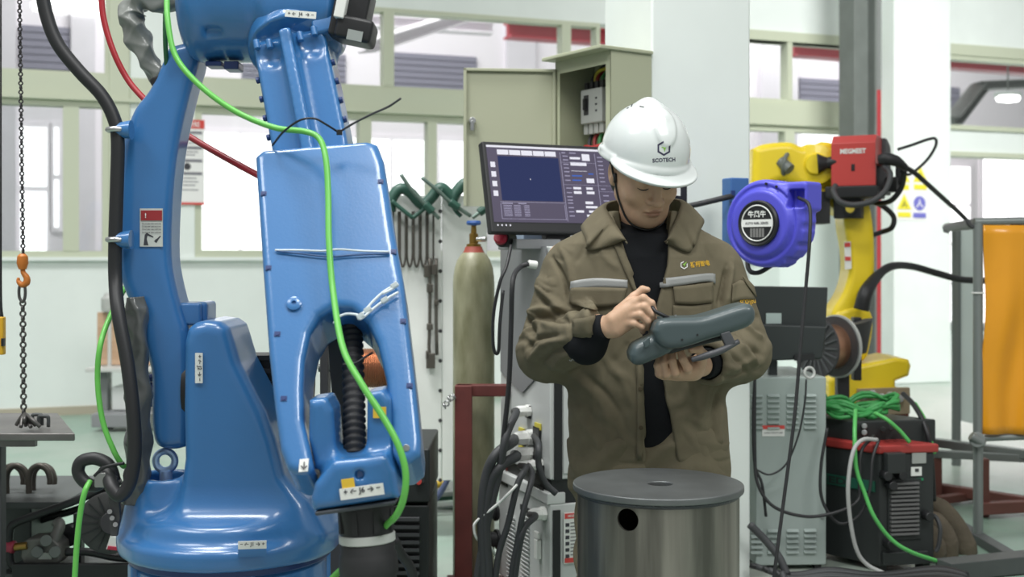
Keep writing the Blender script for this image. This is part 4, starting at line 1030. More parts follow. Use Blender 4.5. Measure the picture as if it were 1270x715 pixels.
wall = boolean(cylwall(DC, .1925, .008, 0, dz_-.016), cyl(DC*V3(1, 1, 0)+hd*.1+Z3*hole[2], DC*V3(1, 1, 0)+hd*.3+Z3*hole[2], .0255, n=40))
mk('shell', wall, M_raw, dr, smooth='auto')
lid = boolean(cyl((DC[0], DC[1], dz_-.016), (DC[0], DC[1], dz_), .2035, n=96), cyl((DC[0]+.004, DC[1]-.01, dz_-.1), (DC[0]+.004, DC[1]-.01, dz_+.1), .030, n=40))
mk('lid', lid, M_rawp, dr, bevel=.003)
mk('weld_bead', torus((DC[0], DC[1], dz_-.019), Z3, .194, .0035, 72, 8), mat('weld_bead', (88, 90, 94), .4, metal=.8, bump=.4, bscale=160), dr, smooth=True)
mk('heat_band', cylwall(DC, .1932, .0005, dz_-.0255, dz_-.018), mat('heat_tint', (92, 92, 94), .4, metal=.8, var=.25, scale=7), dr, smooth='auto')
# ================================================================ electric box on the near pillar
M_ebox = mat('khaki_enamel', (172, 176, 150), .45)
M_ebox2 = mat('khaki_enamel_inside', (164, 167, 143), .55)
EB = thing('electric_cabinet', 'khaki wall box with its door open and breakers inside, on the white pillar', 'electric box', PC-N*.12-U*.0+Z3*1.5)
# grid on the pillar's left face: the box opens towards -U; x = -N direction goes away
eo = PC+V3(0, 0, 0); UB = unit(V3(.83, .56, 0)); NB = V3(UB[1], -UB[0], 0)                                                 # nearest edge of the pillar
ez0, ez1 = 1.52, P(0, 68, 4.75)[2]
e_near, e_far, e_dep = .0, -.36, .205                    # along N (0 = near edge), depth along -U
def eb(n0, n1, u0, u1, z0, z1): return obox(eo+NB*(n0+n1)/2-UB*(u0+u1)/2+Z3*(z0+z1)/2, UB, -NB, Z3, abs(u1-u0)/2, abs(n1-n0)/2, (z1-z0)/2)
t_ = .004
mk('side_panel', eb(0, -t_, 0, e_dep, ez0, ez1), M_ebox, EB); mk('side_panel', eb(e_far+t_, e_far, 0, e_dep, ez0, ez1), M_ebox, EB)
mk('back_panel', eb(-t_, e_far+t_, .002, .006, ez0, ez1), M_ebox2, EB); mk('bottom_panel', eb(0, e_far, 0, e_dep, ez0-t_, ez0), M_ebox, EB)
mk('front_rim', join(eb(0, -.03, e_dep-.003, e_dep, ez0, ez1), eb(e_far+.03, e_far, e_dep-.003, e_dep, ez0, ez1), eb(-.03, e_far+.03, e_dep-.003, e_dep, ez1-.05, ez1)), M_ebox, EB)
mk('roof', eb(.012, e_far-.012, 0, e_dep+.06, ez1, ez1+.014), M_ebox, EB, bevel=.003)
hin = eo+NB*e_far-UB*e_dep
dn = unit(V3(-1, -.10, 0))                              # door swings out to the left
dl = .375; dm = hin+dn*dl/2+Z3*((ez0+ez1)/2-.02)
dnn = unit(np.cross(dn, Z3)); dnn = dnn if dnn[1] < 0 else -dnn
dp = mk('door', obox(dm, dn, dnn, Z3, dl/2, .003, (ez1-ez0)/2-.01), M_ebox2, EB)
mk('door_lip', join(obox(dm+dn*(dl/2-.006)+dnn*.008, dn, dnn, Z3, .006, .010, (ez1-ez0)/2-.01), obox(dm+Z3*((ez1-ez0)/2-.016)+dnn*.008, dn, dnn, Z3, dl/2, .010, .006), obox(dm-dn*(dl/2-.006)+dnn*.008, dn, dnn, Z3, .006, .010, (ez1-ez0)/2-.01)), M_ebox2, dp, bevel=.002)
kp = hin+dn*(dl-.035)+Z3*P(0, 152, 4.95)[2]+dnn*.003
mk('door_lock', join(cyl(kp, kp+dnn*.03, .014, n=20), cyl(kp+dnn*.02-Z3*.04, kp+dnn*.022, .01, n=12)), M_silver, dp, bevel=.002)
for z in (ez0+.1, ez1-.14): mk('hinge', cyl(hin+Z3*z, hin+Z3*(z+.05), .007, n=12), M_ebox, EB, smooth='auto')
for k in range(6): mk('louver', eb(e_far+.006, e_far+.012, .03, .17, ez0+.04+k*.028, ez0+.052+k*.028), M_ebox2, EB, bevel=.002)
M_brk = mat('breaker_grey', (190, 192, 188), .45)
bk = mk('main_breaker', eb(-.17, -.31, .03, .115, 1.845, 1.985), M_brk, EB, bevel=.006)
for k in range(4):
    mk('terminal', eb(-.18-k*.034, -.20-k*.034, .03, .10, 1.985, 2.015), M_dark, bk); mk('terminal', eb(-.178-k*.034, -.204-k*.034, .03, .10, 1.805, 1.845), M_brk, bk)
mk('toggle', eb(-.26, -.275, .115, .13, 1.90, 1.945), M_black, bk); mk('toggle_slot', eb(-.255, -.285, .115, .117, 1.88, 1.96), M_dark, bk)
for k in range(3): mk('rating_mark', eb(-.20, -.21, .115, .117, 1.89+k*.025, 1.897+k*.025), M_ink, bk)
b2 = mk('small_breaker', eb(-.09, -.145, .03, .10, 1.87, 1.96), M_sticker, EB, bevel=.004)
mk('toggle', eb(-.10, -.135, .10, .115, 1.90, 1.915), mat('toggle_blue', (60, 110, 180), .4), b2)
mk('mount_rail', eb(-.06, -.33, .006, .03, 1.80, 2.0), M_dark, EB)
for k, c_ in enumerate(((208, 190, 60), (70, 140, 84), (150, 50, 50), (60, 60, 64))):
    m_ = mat('wire_%d' % k, c_, .5)
    n0 = -.19-k*.034
    mk('wire', tube([eo+NB*n0-UB*.06+Z3*2.0, eo+NB*(n0+.005)-UB*.07+Z3*2.03, eo+NB*(n0+.01)-UB*.05+Z3*2.06, eo+NB*(-.17-k*.02)-UB*.04+Z3*2.09], .007, 8), m_, EB, smooth=True)
    mk('wire', tube([eo+NB*n0-UB*.06+Z3*1.82, eo+NB*(n0+.01)-UB*.09+Z3*1.77, eo+NB*(n0+.03)-UB*.09+Z3*1.70, eo+NB*(n0+.04)-UB*.06+Z3*1.58], .008, 8), m_, EB, smooth=True)
mk('busbar_wire', tube([eo+NB*-.02-UB*.07+Z3*2.05, eo+NB*-.14-UB*.08+Z3*2.06, eo+NB*-.26-UB*.07+Z3*2.05, eo+NB*-.265-UB*.07+Z3*1.95], .007, 8), mat('wire_yellow', (214, 196, 70), .5), EB, smooth=True)
mk('red_wire_bundle', tube([eo+NB*-.12-UB*.10+Z3*1.76, eo+NB*-.20-UB*.13+Z3*1.74, eo+NB*-.28-UB*.11+Z3*1.75], .012, 8), mat('wire_red', (170, 48, 46), .5), EB, smooth=True)
# small switch box on the pillar behind the man's collar
sw = thing('switch_box', 'small black box with a white plate on the pillar right of the man\'s cheek', 'switch box', P(840, 258, 4.62))
mk('case', obox(P(838, 240, 4.66), U, -N, Z3, .035, .03, .055), M_black, sw, bevel=.004)
mk('plate', obox(P(840, 236, 4.62), U, -N, Z3, .012, .003, .02), M_sticker, sw)
mk('cord', tube([P(842, 258, 4.63), P(870, 252, 4.62), P(895, 246, 4.60), P(908, 243, 4.62)], .011, 8), M_rub, sw, smooth=True)
# ================================================================ hose reel
M_reel = mat('ultramarine_plastic', (84, 84, 206), .42, coat=.1)
M_reelb = mat('blue_bracket', (60, 104, 160), .45)
RC = P(951, 277, 4.34); rn = unit(V3(-.69, -.72, 0)); re = unit(V3(.72, -.69, 0))
hrl = thing('hose_reel', 'violet-blue retractable hose reel with a round black label on the white pillar', 'hose reel', RC-rn*.07-Z3*.16)
rl = s_union(s_cyl(RC+rn*.035, RC-rn*.085, .157, .022), k=0)
rl = s_union(rl, s_cyl(RC+rn*.05, RC+rn*.0, .120, .012), k=.01)
mouth = s_box(RC+re*.115-rn*.03+Z3*.092, (.06, .055, .052), .012, R=np.array([re, rn, Z3]))
rl = s_union(rl, mouth, k=.02)
rl = s_sub(rl, s_box(RC+re*.135+rn*.02+Z3*.085, (.030, .035, .032), .006, R=np.array([re, rn, Z3])), .004)
for k in range(4):
    a = math.radians(-65+k*24); d_ = math.cos(a)*re+math.sin(a)*Z3
    rl = s_union(rl, s_box(RC+d_*.150-rn*.02, (.016, .04, .022), .008, R=np.array([d_, rn, np.cross(d_, rn)])), k=.012)
rl = s_sub(rl, s_and(s_cyl(RC+rn*.03, RC+rn*.08, .138, .004), lambda p: -(s_cyl(RC+rn*.0, RC+rn*.09, .128, .004))(p)), .004)
mk('reel_body', mesh_sdf(rl, RC-.26, RC+.26, .0055), M_reel, hrl, smooth=True)
lc = RC+rn*.050
mk('label_boss', lathe(lc, rn, [(.082, -.004), (.082, .010), (.077, .016), (.070, .012)], 48), M_black, hrl, smooth='auto')
ld = mk('label_disc', cyl(lc+rn*.012, lc+rn*.0135, .068, n=48), M_black, hrl)
mk('label_ring', torus(lc+rn*.0145, rn, .063, .0025, 48, 6), M_sticker, ld, smooth=True)
lx = -unit(np.cross(Z3, -rn)) if np.dot(np.cross(Z3, -rn), X3) < 0 else unit(np.cross(Z3, -rn))
mk('label_band', plate(lc+rn*.0135, lx, Z3, .062, .013, .002), M_sticker, ld)
mk('label_text', text_at('牛风牛', lc+rn*.016+Z3*.032, lx, Z3, height=.025, bold=.03), M_sticker, ld)
mk('label_text', text_at('AUTO REEL SERIES', lc+rn*.0165, lx, Z3, width=.095, bold=.02), M_ink, ld)
for k in range(5): mk('label_line', plate(lc+rn*.0135-Z3*.034+lx*(-.024+.012*k), lx, Z3, .0045, .016, .001), mat('dim_grey', (120, 120, 118), .6), ld)
for a, b in ((.02, .14), (.062, .128), (.075, .05)): mk('screw', cyl(RC+re*a+rn*.035+Z3*b, RC+re*a+rn*.039+Z3*b, .005, n=10), M_black, hrl)
mk('wall_bracket', join(obox(RC-re*.10-rn*.15+Z3*.0, re, rn, Z3, .022, .05, .10), obox(RC-rn*.12, re, rn, Z3, .1, .012, .05)), M_reelb, hrl, bevel=.006)
mk('bracket_plate', obox(P(912, 266, 4.66), U, -N, Z3, .04, .035, .14), M_reelb, hrl, bevel=.005)
for k in range(5): mk('slot', obox(P(909, 240+k*14, 4.615), U, -N, Z3, .008, .004, .012), M_dblue, hrl)
mk('hose', tube([RC+re*.135+rn*.01+Z3*.088, P(1004, 256, 4.16), P(1004, 300, 4.12), P(1000, 350, 4.12), P(992, 440, 4.10), P(985, 520, 4.08), P(972, 620, 4.05), P(960, 715, 4.0), P(955, 780, 4.0)], .0062, 10), M_rub, hrl, smooth=True)
mk('inlet_hose', tube([RC-rn*.06-Z3*.14, P(958, 328, 4.42), P(940, 338, 4.45), P(928, 332, 4.5), P(928, 300, 4.56)], .009, 8), M_rub, hrl, smooth=True)
# ================================================================ laser welding cabinet with its monitor
M_grey = mat('light_grey_enamel', (196, 200, 198), .45, var=.02, scale=4)
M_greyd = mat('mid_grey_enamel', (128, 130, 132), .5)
KC = P(682, 320, 4.25); KC[2] = 0                        # nearest upright edge
K = thing('welding_cabinet', 'tall light grey welding cabinet with white cable glands behind the man', 'cabinet', KC+U*.2-N*.25)
def kb(u0, u1, n0, n1, z0, z1): return obox(KC+U*(u0+u1)/2+N*(n0+n1)/2+Z3*(z0+z1)/2, U, -N, Z3, abs(u1-u0)/2, abs(n1-n0)/2, abs(z1-z0)/2)
zt = P(0, 306, 4.5)[2]; zm = P(0, 592, 4.3)[2]; zl = P(0, 622, 4.3)[2]
mk('upper_case', kb(0, .48, 0, -.52, zm, zt), M_grey, K, bevel=.006)
mk('lower_case', kb(0, .50, 0, -.54, .06, zl), M_grey, K, bevel=.006)
mk('tray', kb(.01, .48, -.01, -.5, zl, zm), M_black, K)
mk('tray_lip', kb(-.01, .06, -.0, -.52, zl, zl+.04), M_grey, K, bevel=.004)
mk('corner_strip', kb(.015, .045, .001, .006, zm, zt-.25), M_black, K); mk('corner_strip', kb(.010, .038, .001, .006, .08, zl-.02), M_black, K)
mk('painted_shade', prism([(-.02, zt), (-.02, 0.92), (-.26, 0.80), (-.5, .86), (-.5, zt)], KC-U*.004, N, Z3, -U, 0, .003), M_greyd, K)  # darker grey sheet puts the shade on this face into its colour
mk('front_plate', kb(.05, .47, .001, .005, zm+.02, zt-.03), M_grey, K, bevel=.002)
def ks(px, py):                                          # a point on the cabinet's left face
    return on_plane(px, py, KC-U*.002, -U)
mk('base', kb(.03, .47, -.03, -.5, .0, .06), M_black, K)
M_gland = mat('white_gland', (222, 224, 220), .45)
def gland(px, py, r, L, par=K):
    c = ks(px, py); o = mk('cable_gland', lathe(c, -U, [(r*1.15, 0), (r*1.15, L*.3), (r, L*.32), (r, L*.75), (r*.75, L)], 8), M_gland, par, smooth='auto'); return c-U*L
def conn(px, py, r, m): c = ks(px, py); return mk('connector_plate', obox(c-U*.004, U, -N, Z3, .004, r, r), m, K, bevel=.002)
for (x, y) in ((667, 540), (668, 556), (667, 572), (671, 586), (656, 510), (652, 545), (652, 566)): conn(x, y, .032 if x > 660 else .024, M_black)
for (x, y) in ((668, 528), (648, 534), (648, 553)): mk('yellow_tag', obox(ks(x, y)-U*.003, U, -N, Z3, .003, .028, .011), mat('tag_yellow', (212, 200, 80), .5), K)
gl = [gland(657, 509, .020, .06), gland(660, 542, .026, .07), gland(660, 562, .026, .07), gland(664, 576, .018, .06), gland(672, 576, .018, .05), gland(676, 636, .022, .06)]
for (x, y, w, h) in ((626, 595, .035, .02), (668, 608, .05, .02), (652, 631, .05, .010)): mk('hand_hole', obox(ks(x, y)-U*.002, U, -N, Z3, .002, w, h), M_black, K)
for j in range(16):
    for x in (634.5, 652): mk('louver', obox(ks(x, 640+j*5.1)-U*.004, U, -N, unit(V3(0, 0, 1)-U*.6), .003, .04, .0038), M_grey, K)
hnd = ks(670, 680); mk('latch', join(obox(hnd-U*.01, U, -N, Z3, .01, .014, .035), obox(hnd-U*.012+Z3*.05, U, -N, Z3, .006, .02, .012)), M_gland, K, bevel=.003)
for (x, y, r) in ((616, 634, .028), (618, 668, .03), (606, 696, .02)): c = ks(x, y); mk('socket', lathe(c, -U, [(r*1.3, 0), (r*1.3, .01), (r, .012), (r, .05), (r*.6, .052)], 14), M_black, K, smooth='auto')
c = KC+U*.125+N*.007; zz1, zz0 = P(0, 636, 4.25)[2], P(0, 700, 4.25)[2]
wl = mk('warning_label', kb(.050, .135, .005, .008, zz0, zz1), M_sticker, K)
mk('red_band', kb(.053, .132, .008, .010, zz1-.022, zz1-.004), M_redink, wl); mk('red_band', kb(.053, .132, .008, .010, zz0+.004, zz0+.02), M_redink, wl)
for k in range(6): mk('pictogram', kb(.056, .070, .008, .010, zz1-.05-k*.022, zz1-.038-k*.022), M_ink, wl)
for k in range(10): mk('print_line', kb(.075, .110+.02*random.random(), .008, .0095, zz1-.04-k*.0125, zz1-.036-k*.0125), mat('grey_print', (130, 130, 130), .7), wl)
mk('warning_word', text_at('WARNING', KC+U*.0925+N*.011+Z3*(zz1-.013), U, Z3, width=.06, bold=.02), M_sticker, wl)
# cables off the cabinet, each its own
M_cab = mat('dark_grey_cable', (62, 64, 66), .55)
GROUPS = {'cabinet_cable': 'cables of the welding cabinet', 'lead_cable': 'black leads around the power source', 'sheathed_hose': 'brown sheathed hoses', 'hanging_cable': 'cables hanging from the welding cabinet top'}
def cable(name, pts, r, m, label, cat='cable', group=None, n=10):
    group = group or GROUPS.get(name)
    return mk(name, tube(pts, r, n), m, None, smooth=True, label=label, cat=cat, group=group)
YC = 3.98
def cp(x, y, Y=YC): return P(x, y, Y)
cable('cabinet_cable', [gl[0], cp(640, 512, 4.08), cp(628, 540), cp(618, 590), cp(604, 650), cp(592, 715), cp(588, 770), cp(600, 830, 4.0)], .0135, M_cab, 'dark grey cable from the topmost white gland of the welding cabinet')
cable('cabinet_cable', [gl[1], cp(636, 548, 4.06), cp(616, 562), cp(603, 590), cp(598, 640), cp(600, 715), cp(600, 800)], .017, M_cab, 'thick dark cable bending down from the second gland of the welding cabinet')
cable('cabinet_cable', [gl[2], cp(640, 566, 4.06), cp(622, 577), cp(608, 602), cp(602, 650), cp(606, 715), cp(608, 800)], .017, M_cab, 'thick dark cable bending down from the third gland of the welding cabinet')
cable('cabinet_cable', [gl[3], cp(652, 580, 4.05), cp(642, 600), cp(630, 650), cp(618, 690), cp(610, 760)], .011, M_cab, 'grey cable from the small left gland below the connectors of the welding cabinet')
cable('cabinet_cable', [gl[4], cp(660, 590, 4.05), cp(650, 630), cp(642, 670), cp(634, 715), cp(630, 780)], .010, M_cab, 'thin dark cable from the small right gland below the connectors of the welding cabinet')
cable('cabinet_cable', [gl[5], cp(664, 640, 4.05), cp(650, 655), cp(642, 690), cp(636, 740), cp(632, 800)], .011, M_cab, 'dark cable from the lowest white gland of the welding cabinet')
cable('patch_cable', [ks(672, 540)-U*.03, cp(668, 552, 4.12), cp(668, 575, 4.1), cp(676, 598, 4.1), cp(690, 612, 4.1)], .011, M_cab, 'short dark cable looping from the black connectors into the cabinet tray')
cable('white_cable', [ks(663, 577)-U*.03, cp(645, 596, 4.0), cp(620, 622, 3.97), cp(592, 645, 3.97), cp(588, 655, 3.97), cp(592, 668, 3.98), cp(606, 675, 4.05), cp(616, 690, 4.1)], .0045, M_sticker, 'thin white cable crossing the grey cables of the welding cabinet')
cable('hanging_cable', [cp(634, 304, 4.2), cp(628, 330, 4.15), cp(620, 350, 4.13), cp(612, 390, 4.13), cp(612, 430, 4.13), cp(618, 436, 4.13), cp(620, 400, 4.13), cp(624, 360, 4.15)], .006, M_black, 'thin black cable looping down below the screen over the gas cylinder')
cable('hanging_cable', [cp(655, 327, 4.12), cp(644, 332, 4.10), cp(636, 348), cp(634, 400), cp(632, 460), cp(629, 500), cp(622, 560), cp(614, 610)], .0085, M_rub, 'black cable hanging straight down the left face of the welding cabinet')
c = cp(655, 327, 4.13); mk('plug', cyl(c, c+V3(.03, .01, -.004), .014, n=12), M_gland, None, bevel=.003, label='white plug on the welding cabinet top, beside the man\'s shoulder', cat='plug')
# control tray under the monitor
tb = thing('control_box', 'small grey box with a red knob under the left corner of the screen', 'control box', P(650, 306, 4.3))
mk('case', obox(P(656, 303, 4.40), U, -N, Z3, .085, .1, .018), M_greyd, tb, bevel=.004)
mk('blue_case', obox(P(662, 292, 4.55), U, -N, Z3, .06, .05, .028), mat('pale_blue_case', (140, 156, 176), .5), tb, bevel=.004)
kn = P(622, 296, 4.3); mk('red_knob', lathe(kn, V3(-.3, -.9, .3), [(.012, -.02), (.014, 0), (.024, .004), (.024, .018), (.018, .024)], 20), mat('knob_red', (170, 36, 60), .35), tb, smooth='auto')
mk('knob_base', cyl(kn+V3(.03, .06, 0), kn, .03, n=20), M_black, tb, bevel=.004)
# monitor
M_scr = mat('screen_charcoal', (62, 58, 72), .2); M_scr.node_tree.nodes['Principled BSDF'].inputs['Emission Color'].default_value = (*lin((66, 60, 78)), 1); M_scr.node_tree.nodes['Principled BSDF'].inputs['Emission Strength'].default_value = .75
M_scrb = glow_mat('screen_navy', (54, 62, 100), .95); M_scrw = glow_mat('screen_white', (236, 236, 246), 1.0); M_scrl = glow_mat('screen_blue', (70, 110, 200), 1.0); M_scrg = glow_mat('screen_line', (168, 164, 190), .9); M_scrh = glow_mat('screen_highlight', (170, 196, 240), 1.0)
psi, pt = math.radians(26), math.radians(14)
mr = V3(math.cos(psi), math.sin(psi), 0); mn = V3(math.sin(psi), -math.cos(psi), 0)
mu = math.cos(pt)*Z3-math.sin(pt)*mn; mnn = np.cross(mr, mu); mnn = mnn if mnn[1] < 0 else -mnn
mh = .335; mw = .565
mtl = P(597, 175, 4.28)
mo_c = mtl+mr*mw/2-mu*mh/2
MO = thing('monitor', 'black flat screen showing a dark control program, on top of the welding cabinet', 'monitor', mo_c-mu*mh/2-Z3*.06)
mk('case', obox(mo_c-mnn*.015, mr, mnn, mu, mw/2, .018, mh/2), M_black, MO, bevel=.006)
sc0 = mo_c+mnn*.0035+mu*.012
sw_, sh_ = mw/2-.014, mh/2-.026
mk('screen', plate(sc0, mr, mu, sw_, sh_, .0012), M_scr, MO)
def sr(x0, y0, x1, y1, m, name='screen_field', lift=.0014):    # x, y as fractions of the screen, from its top left
    c = sc0+mr*((x0+x1)/2*2-1)*sw_-mu*((y0+y1)/2*2-1)*sh_
    return quad(c+mnn*lift, mr, mu, abs(x1-x0)*sw_, abs(y1-y0)*sh_)
def scr(name, m, rects, lift=.0016): mk(name, join(*[sr(*r, m, lift=lift) for r in rects]), m, MO)
scr('title_bar', M_scrw, [(0, 0, 1, .028)])
mk('view_pane', sr(.075, .14, .53, .72, None), M_scrb, MO)
for k in range(5): mk('tool_tab', sr(.075+k*.089, .055, .158+k*.089, .12, None), M_scrw, MO)
for k in range(4): mk('side_icon', sr(.018, .22+k*.125, .052, .29+k*.125, None), M_scrw, MO)
scr('divider', M_scrg, [(.545, .06, .549, .98), (.815, .06, .819, .98), (.06, .735, .545, .741), (.06, .76, .064, .96), (.06, .955, .545, .961), (.535, .76, .539, .96), (.55, .49, .815, .494), (.55, .19, .815, .194), (.82, .49, .99, .494), (.82, .57, .99, .574)])
scr('list_text', M_scrg, [(.08+.075*c_+.0, .78+.022*k, .08+.075*c_+.06-.01*((k*3+c_) % 3), .79+.022*k) for k in range(7) for c_ in range(3)]+[(.07, .75, .15, .765), (.19, .75, .25, .765)])
fl2 = [(.62, .115, .70, .145), (.715, .07, .775, .16), (.62, .185, .745, .23), (.62, .30, .74, .305), (.62, .52, .68, .55), (.62, .575, .68, .61), (.72, .52, .77, .55), (.72, .575, .78, .61), (.70, .71, .76, .745), (.70, .77, .79, .80), (.62, .83, .68, .86), (.72, .83, .78, .86), (.70, .885, .78, .915), (.73, .40, .79, .46)]
for r in fl2: mk('input_field', sr(*r, None), M_scrw, MO)
for r in ((.62, .36, .70, .375), (.62, .42, .69, .435), (.75, .33, .79, .345)): mk('slider', sr(*r, None), M_scrl, MO)
scr('label_text', M_scrg, [(.565, y, .605, y+.014) for y in (.10, .15, .21, .26, .31, .365, .425, .53, .59, .645, .69, .73, .79, .845, .9)]+[(.835, .10+.055*k, .875, .114+.055*k) for k in range(7)]+[(.835, .53, .87, .545)]+[(.845, .62+.07*k, .89, .634+.07*k) for k in range(5)]+[(.56, .055, .59, .07), (.62, .055, .67, .07)])
mk('highlight', sr(.955, .51, .985, .56, None), M_scrh, MO); mk('cross_mark', sr(.296, .425, .304, .445, None), M_scrw, MO)
for k in range(4): mk('task_icon', sr(.02+k*.03, 1.03, .03+k*.03, 1.05, None), M_scrw, MO)
mk('stand', join(obox(mo_c-mnn*.05-mu*.12, mr, mnn, mu, .05, .02, .12), obox(V3(mo_c[0], mo_c[1]+.08, zt+.012), mr, mn, Z3, .13, .09, .012)), M_black, MO, bevel=.005)
# ================================================================ gas cylinder and its red stand
M_cyl = mat('worn_green_cylinder', (116, 115, 86), .42, rgb2=(154, 153, 126), scale=16, bump=.15, bscale=30, stretch=(1, 1, .3), detail=8)
GC = P(587.5, 320, 4.85); GC[2] = 0
gz = P(0, 300, 4.85)[2]; R_ = .0835
G = thing('gas_cylinder', 'worn olive gas cylinder with a blue valve wheel beside the red stand', 'gas cylinder', GC)
zs_ = P(0, 352, 4.85)[2]
mk('body', lathe(GC, Z3, [(R_*.8, 0), (R_, .03), (R_, zs_), (R_*.98, zs_+.03), (R_*.92, zs_+.065), (R_*.80, zs_+.095), (R_*.62, zs_+.118), (R_*.5, zs_+.128)], 40), M_cyl, G, smooth='auto')
mk('red_collar', lathe(GC, Z3, [(R_*.60, zs_+.115), (R_*.46, zs_+.135), (R_*.40, zs_+.150)], 32), mat('worn_red_paint', (150, 70, 56), .6), G, smooth='auto')
mk('neck', lathe(GC, Z3, [(.03, zs_+.13), (.03, zs_+.16), (.018, zs_+.162), (.018, zs_+.20), (.012, zs_+.205), (.010, zs_+.235)], 18), mat('brass', (150, 120, 60), .35, metal=.9), G, smooth='auto')
c = GC+Z3*(zs_+.245); mk('valve_wheel', lathe(c, Z3, [(.008, -.012), (.028, -.008), (.031, 0), (.028, .008), (.01, .01)], 10), mat('valve_blue', (44, 84, 150), .4), G, smooth='auto')
mk('valve_outlet', cyl(GC+Z3*(zs_+.18), GC+Z3*(zs_+.18)+V3(.05, -.02, 0), .011, n=12), M_silver, G, smooth='auto')
M_oxide = mat('red_oxide_paint', (94, 42, 38), .6, var=.15, scale=9)
ys = 4.62
st_ = thing('cylinder_stand', 'dark red steel angle frame standing in front of the gas cylinder', 'stand', P(590, 320, ys)*V3(1, 1, 0))
def yb(x0, x1, y0, y1, Y, h): a = P(x0, y0, Y); b = P(x1, y1, Y); return box(((a[0]+b[0])/2, Y, (a[2]+b[2])/2), ((b[0]-a[0])/2, h, (a[2]-b[2])/2))
zt_ = P(0, 477, ys)[2]
mk('post', box((P(575, 0, ys)[0], ys, zt_/2), (.033, .03, zt_/2)), M_oxide, st_, bevel=.004)
mk('post', box((P(640, 0, ys)[0]-.02, ys+.1, zt_/2), (.02, .03, zt_/2)), M_oxide, st_, bevel=.004)
mk('top_rail', box(((P(565, 0, ys)[0]+P(632, 0, ys)[0])/2, ys+.02, zt_-.022), ((P(632, 0, ys)[0]-P(565, 0, ys)[0])/2, .026, .022)), M_oxide, st_, bevel=.004)
mk('foot', box((P(590, 0, ys)[0], ys, .02), (.12, .2, .02)), M_oxide, st_, bevel=.004)
ch = [P(566+i*.0-3*(i % 2), 490-2*i, ys-.04) for i in range(2)]
lk = join(*[torus(P(563-3*i, 491+3*i*(.6 if i < 3 else 1), ys-.035-.004*i), unit(V3(.4, 1, .3) if i % 2 else V3(1, .3, .5)), .010, .003, 14, 6) for i in range(5)])
mk('chain', lk, M_silver, st_, smooth=True)
# ================================================================ yellow robot beyond the pillar
M_yr = mat('yellow_robot_paint', (236, 208, 36), .4, coat=.2)
M_cop = mat('copper_wire', (196, 150, 122), .3, metal=.85, bump=.1, bscale=200)
M_redf = mat('feeder_red', (190, 66, 62), .4, coat=.15)
M_cable = mat('black_cable_jacket', (34, 35, 37), .5)
Yy = 6.5
yr = thing('welding_robot', 'yellow welding robot arm behind the blue hose reel, standing on a yellow base', 'robot', P(1070, 500, Yy)*V3(1, 1, 0))
def yp(name, vf, m, par=None, **k): return mk(name, vf, m, par or yr, **k)
def pan(pxs, Y, h, rnd, lo=None, hi=None, vox=.008, sm=3):
    q = np.array(pxs, float); a = P(q[:, 0].min(), q[:, 1].max(), Y)-V3(.04, h+.04, .04); b = P(q[:, 0].max(), q[:, 1].min(), Y)+V3(.04, h+.04, .04)
    return mesh_sdf(s_pp(pxs, Y, h, rnd, sm), a, b, vox)
yp('stand', pprism([(1026, 497), (1112, 492), (1118, 800), (1030, 800)], Yy+.1, .2, .2), M_oxide)
yp('base_casting', pan([(1018, 468), (1030, 455), (1098, 440), (1114, 442), (1117, 450), (1114, 462), (1098, 468), (1098, 475), (1114, 480), (1115, 497), (1030, 499), (1018, 497)], Yy, .18, .02, sm=1), M_yr, smooth=True)
yp('connector_panel', pprism([(1064, 482), (1127, 480), (1127, 512), (1062, 514)], Yy-.2, .02), mat('connector_beige', (150, 136, 112), .6))
for (x, y) in ((1072, 490), (1082, 488), (1094, 492), (1104, 490), (1116, 494)): yp('connector', cyl(P(x, y, Yy-.26), P(x, y, Yy-.21), .02, n=12), M_silver, bevel=.004)
yp('lower_arm', pan([(1040, 262), (1066, 250), (1074, 262), (1078, 300), (1078, 340), (1074, 370), (1066, 390), (1060, 400), (1040, 408), (1028, 398), (1027, 384), (1040, 362), (1047, 336), (1046, 308), (1042, 285)], Yy, .11, .03), M_yr, smooth=True)
yp('lower_joint', pan([(1022, 400), (1030, 384), (1060, 378), (1074, 392), (1070, 430), (1060, 446), (1028, 448)], Yy+.02, .14, .03), M_yr, smooth=True)
yp('wrist_arm', pan([(930, 186), (945, 180), (975, 178), (990, 184), (1000, 180), (1036, 188), (1050, 205), (1046, 225), (1020, 234), (1000, 236), (975, 228), (965, 226), (950, 232), (930, 240)], Yy, .11, .04), M_yr, smooth=True)
yp('elbow', pan([(996, 190), (1012, 178), (1040, 186), (1060, 210), (1066, 250), (1050, 268), (1030, 262), (1005, 236)], Yy+.05, .13, .03), M_yr, smooth=True)
yp('wrist_seam', join(torus(P(975, 204, Yy-.09), unit(V3(1, -.5, -.2)), .055, .012, 24, 8), cyl(P(968, 200, Yy-.10), P(980, 210, Yy-.14), .03, n=16)), M_steelgrey, smooth='auto')
yp('elbow_motor', join(box(P(1001, 258, Yy-.08), (.10, .09, .085)), box(P(1004, 257, Yy-.175), (.03, .004, .03))), M_black, bevel=.01)
yp('motor_label', box(P(999, 251, Yy-.18), (.022, .004, .024)), mat('label_ochre', (190, 150, 60), .5))
yp('arm_flange', lathe(P(1012, 204, Yy-.1), V3(-.3, -1, 0), [(.10, 0), (.105, .02), (.06, .03), (.05, .05)], 28), M_yr, smooth='auto')
yp('drive_shaft', tube([P(1014, 203, Yy-.16), P(1026, 202, Yy-.17), P(1037, 201, Yy-.18)], [.055, .03, .035], 14), M_black, smooth=True)
yp('warning_strip', pprism([(1047, 300), (1055, 299), (1056, 333), (1048, 334)], Yy-.112, .003), M_sticker)
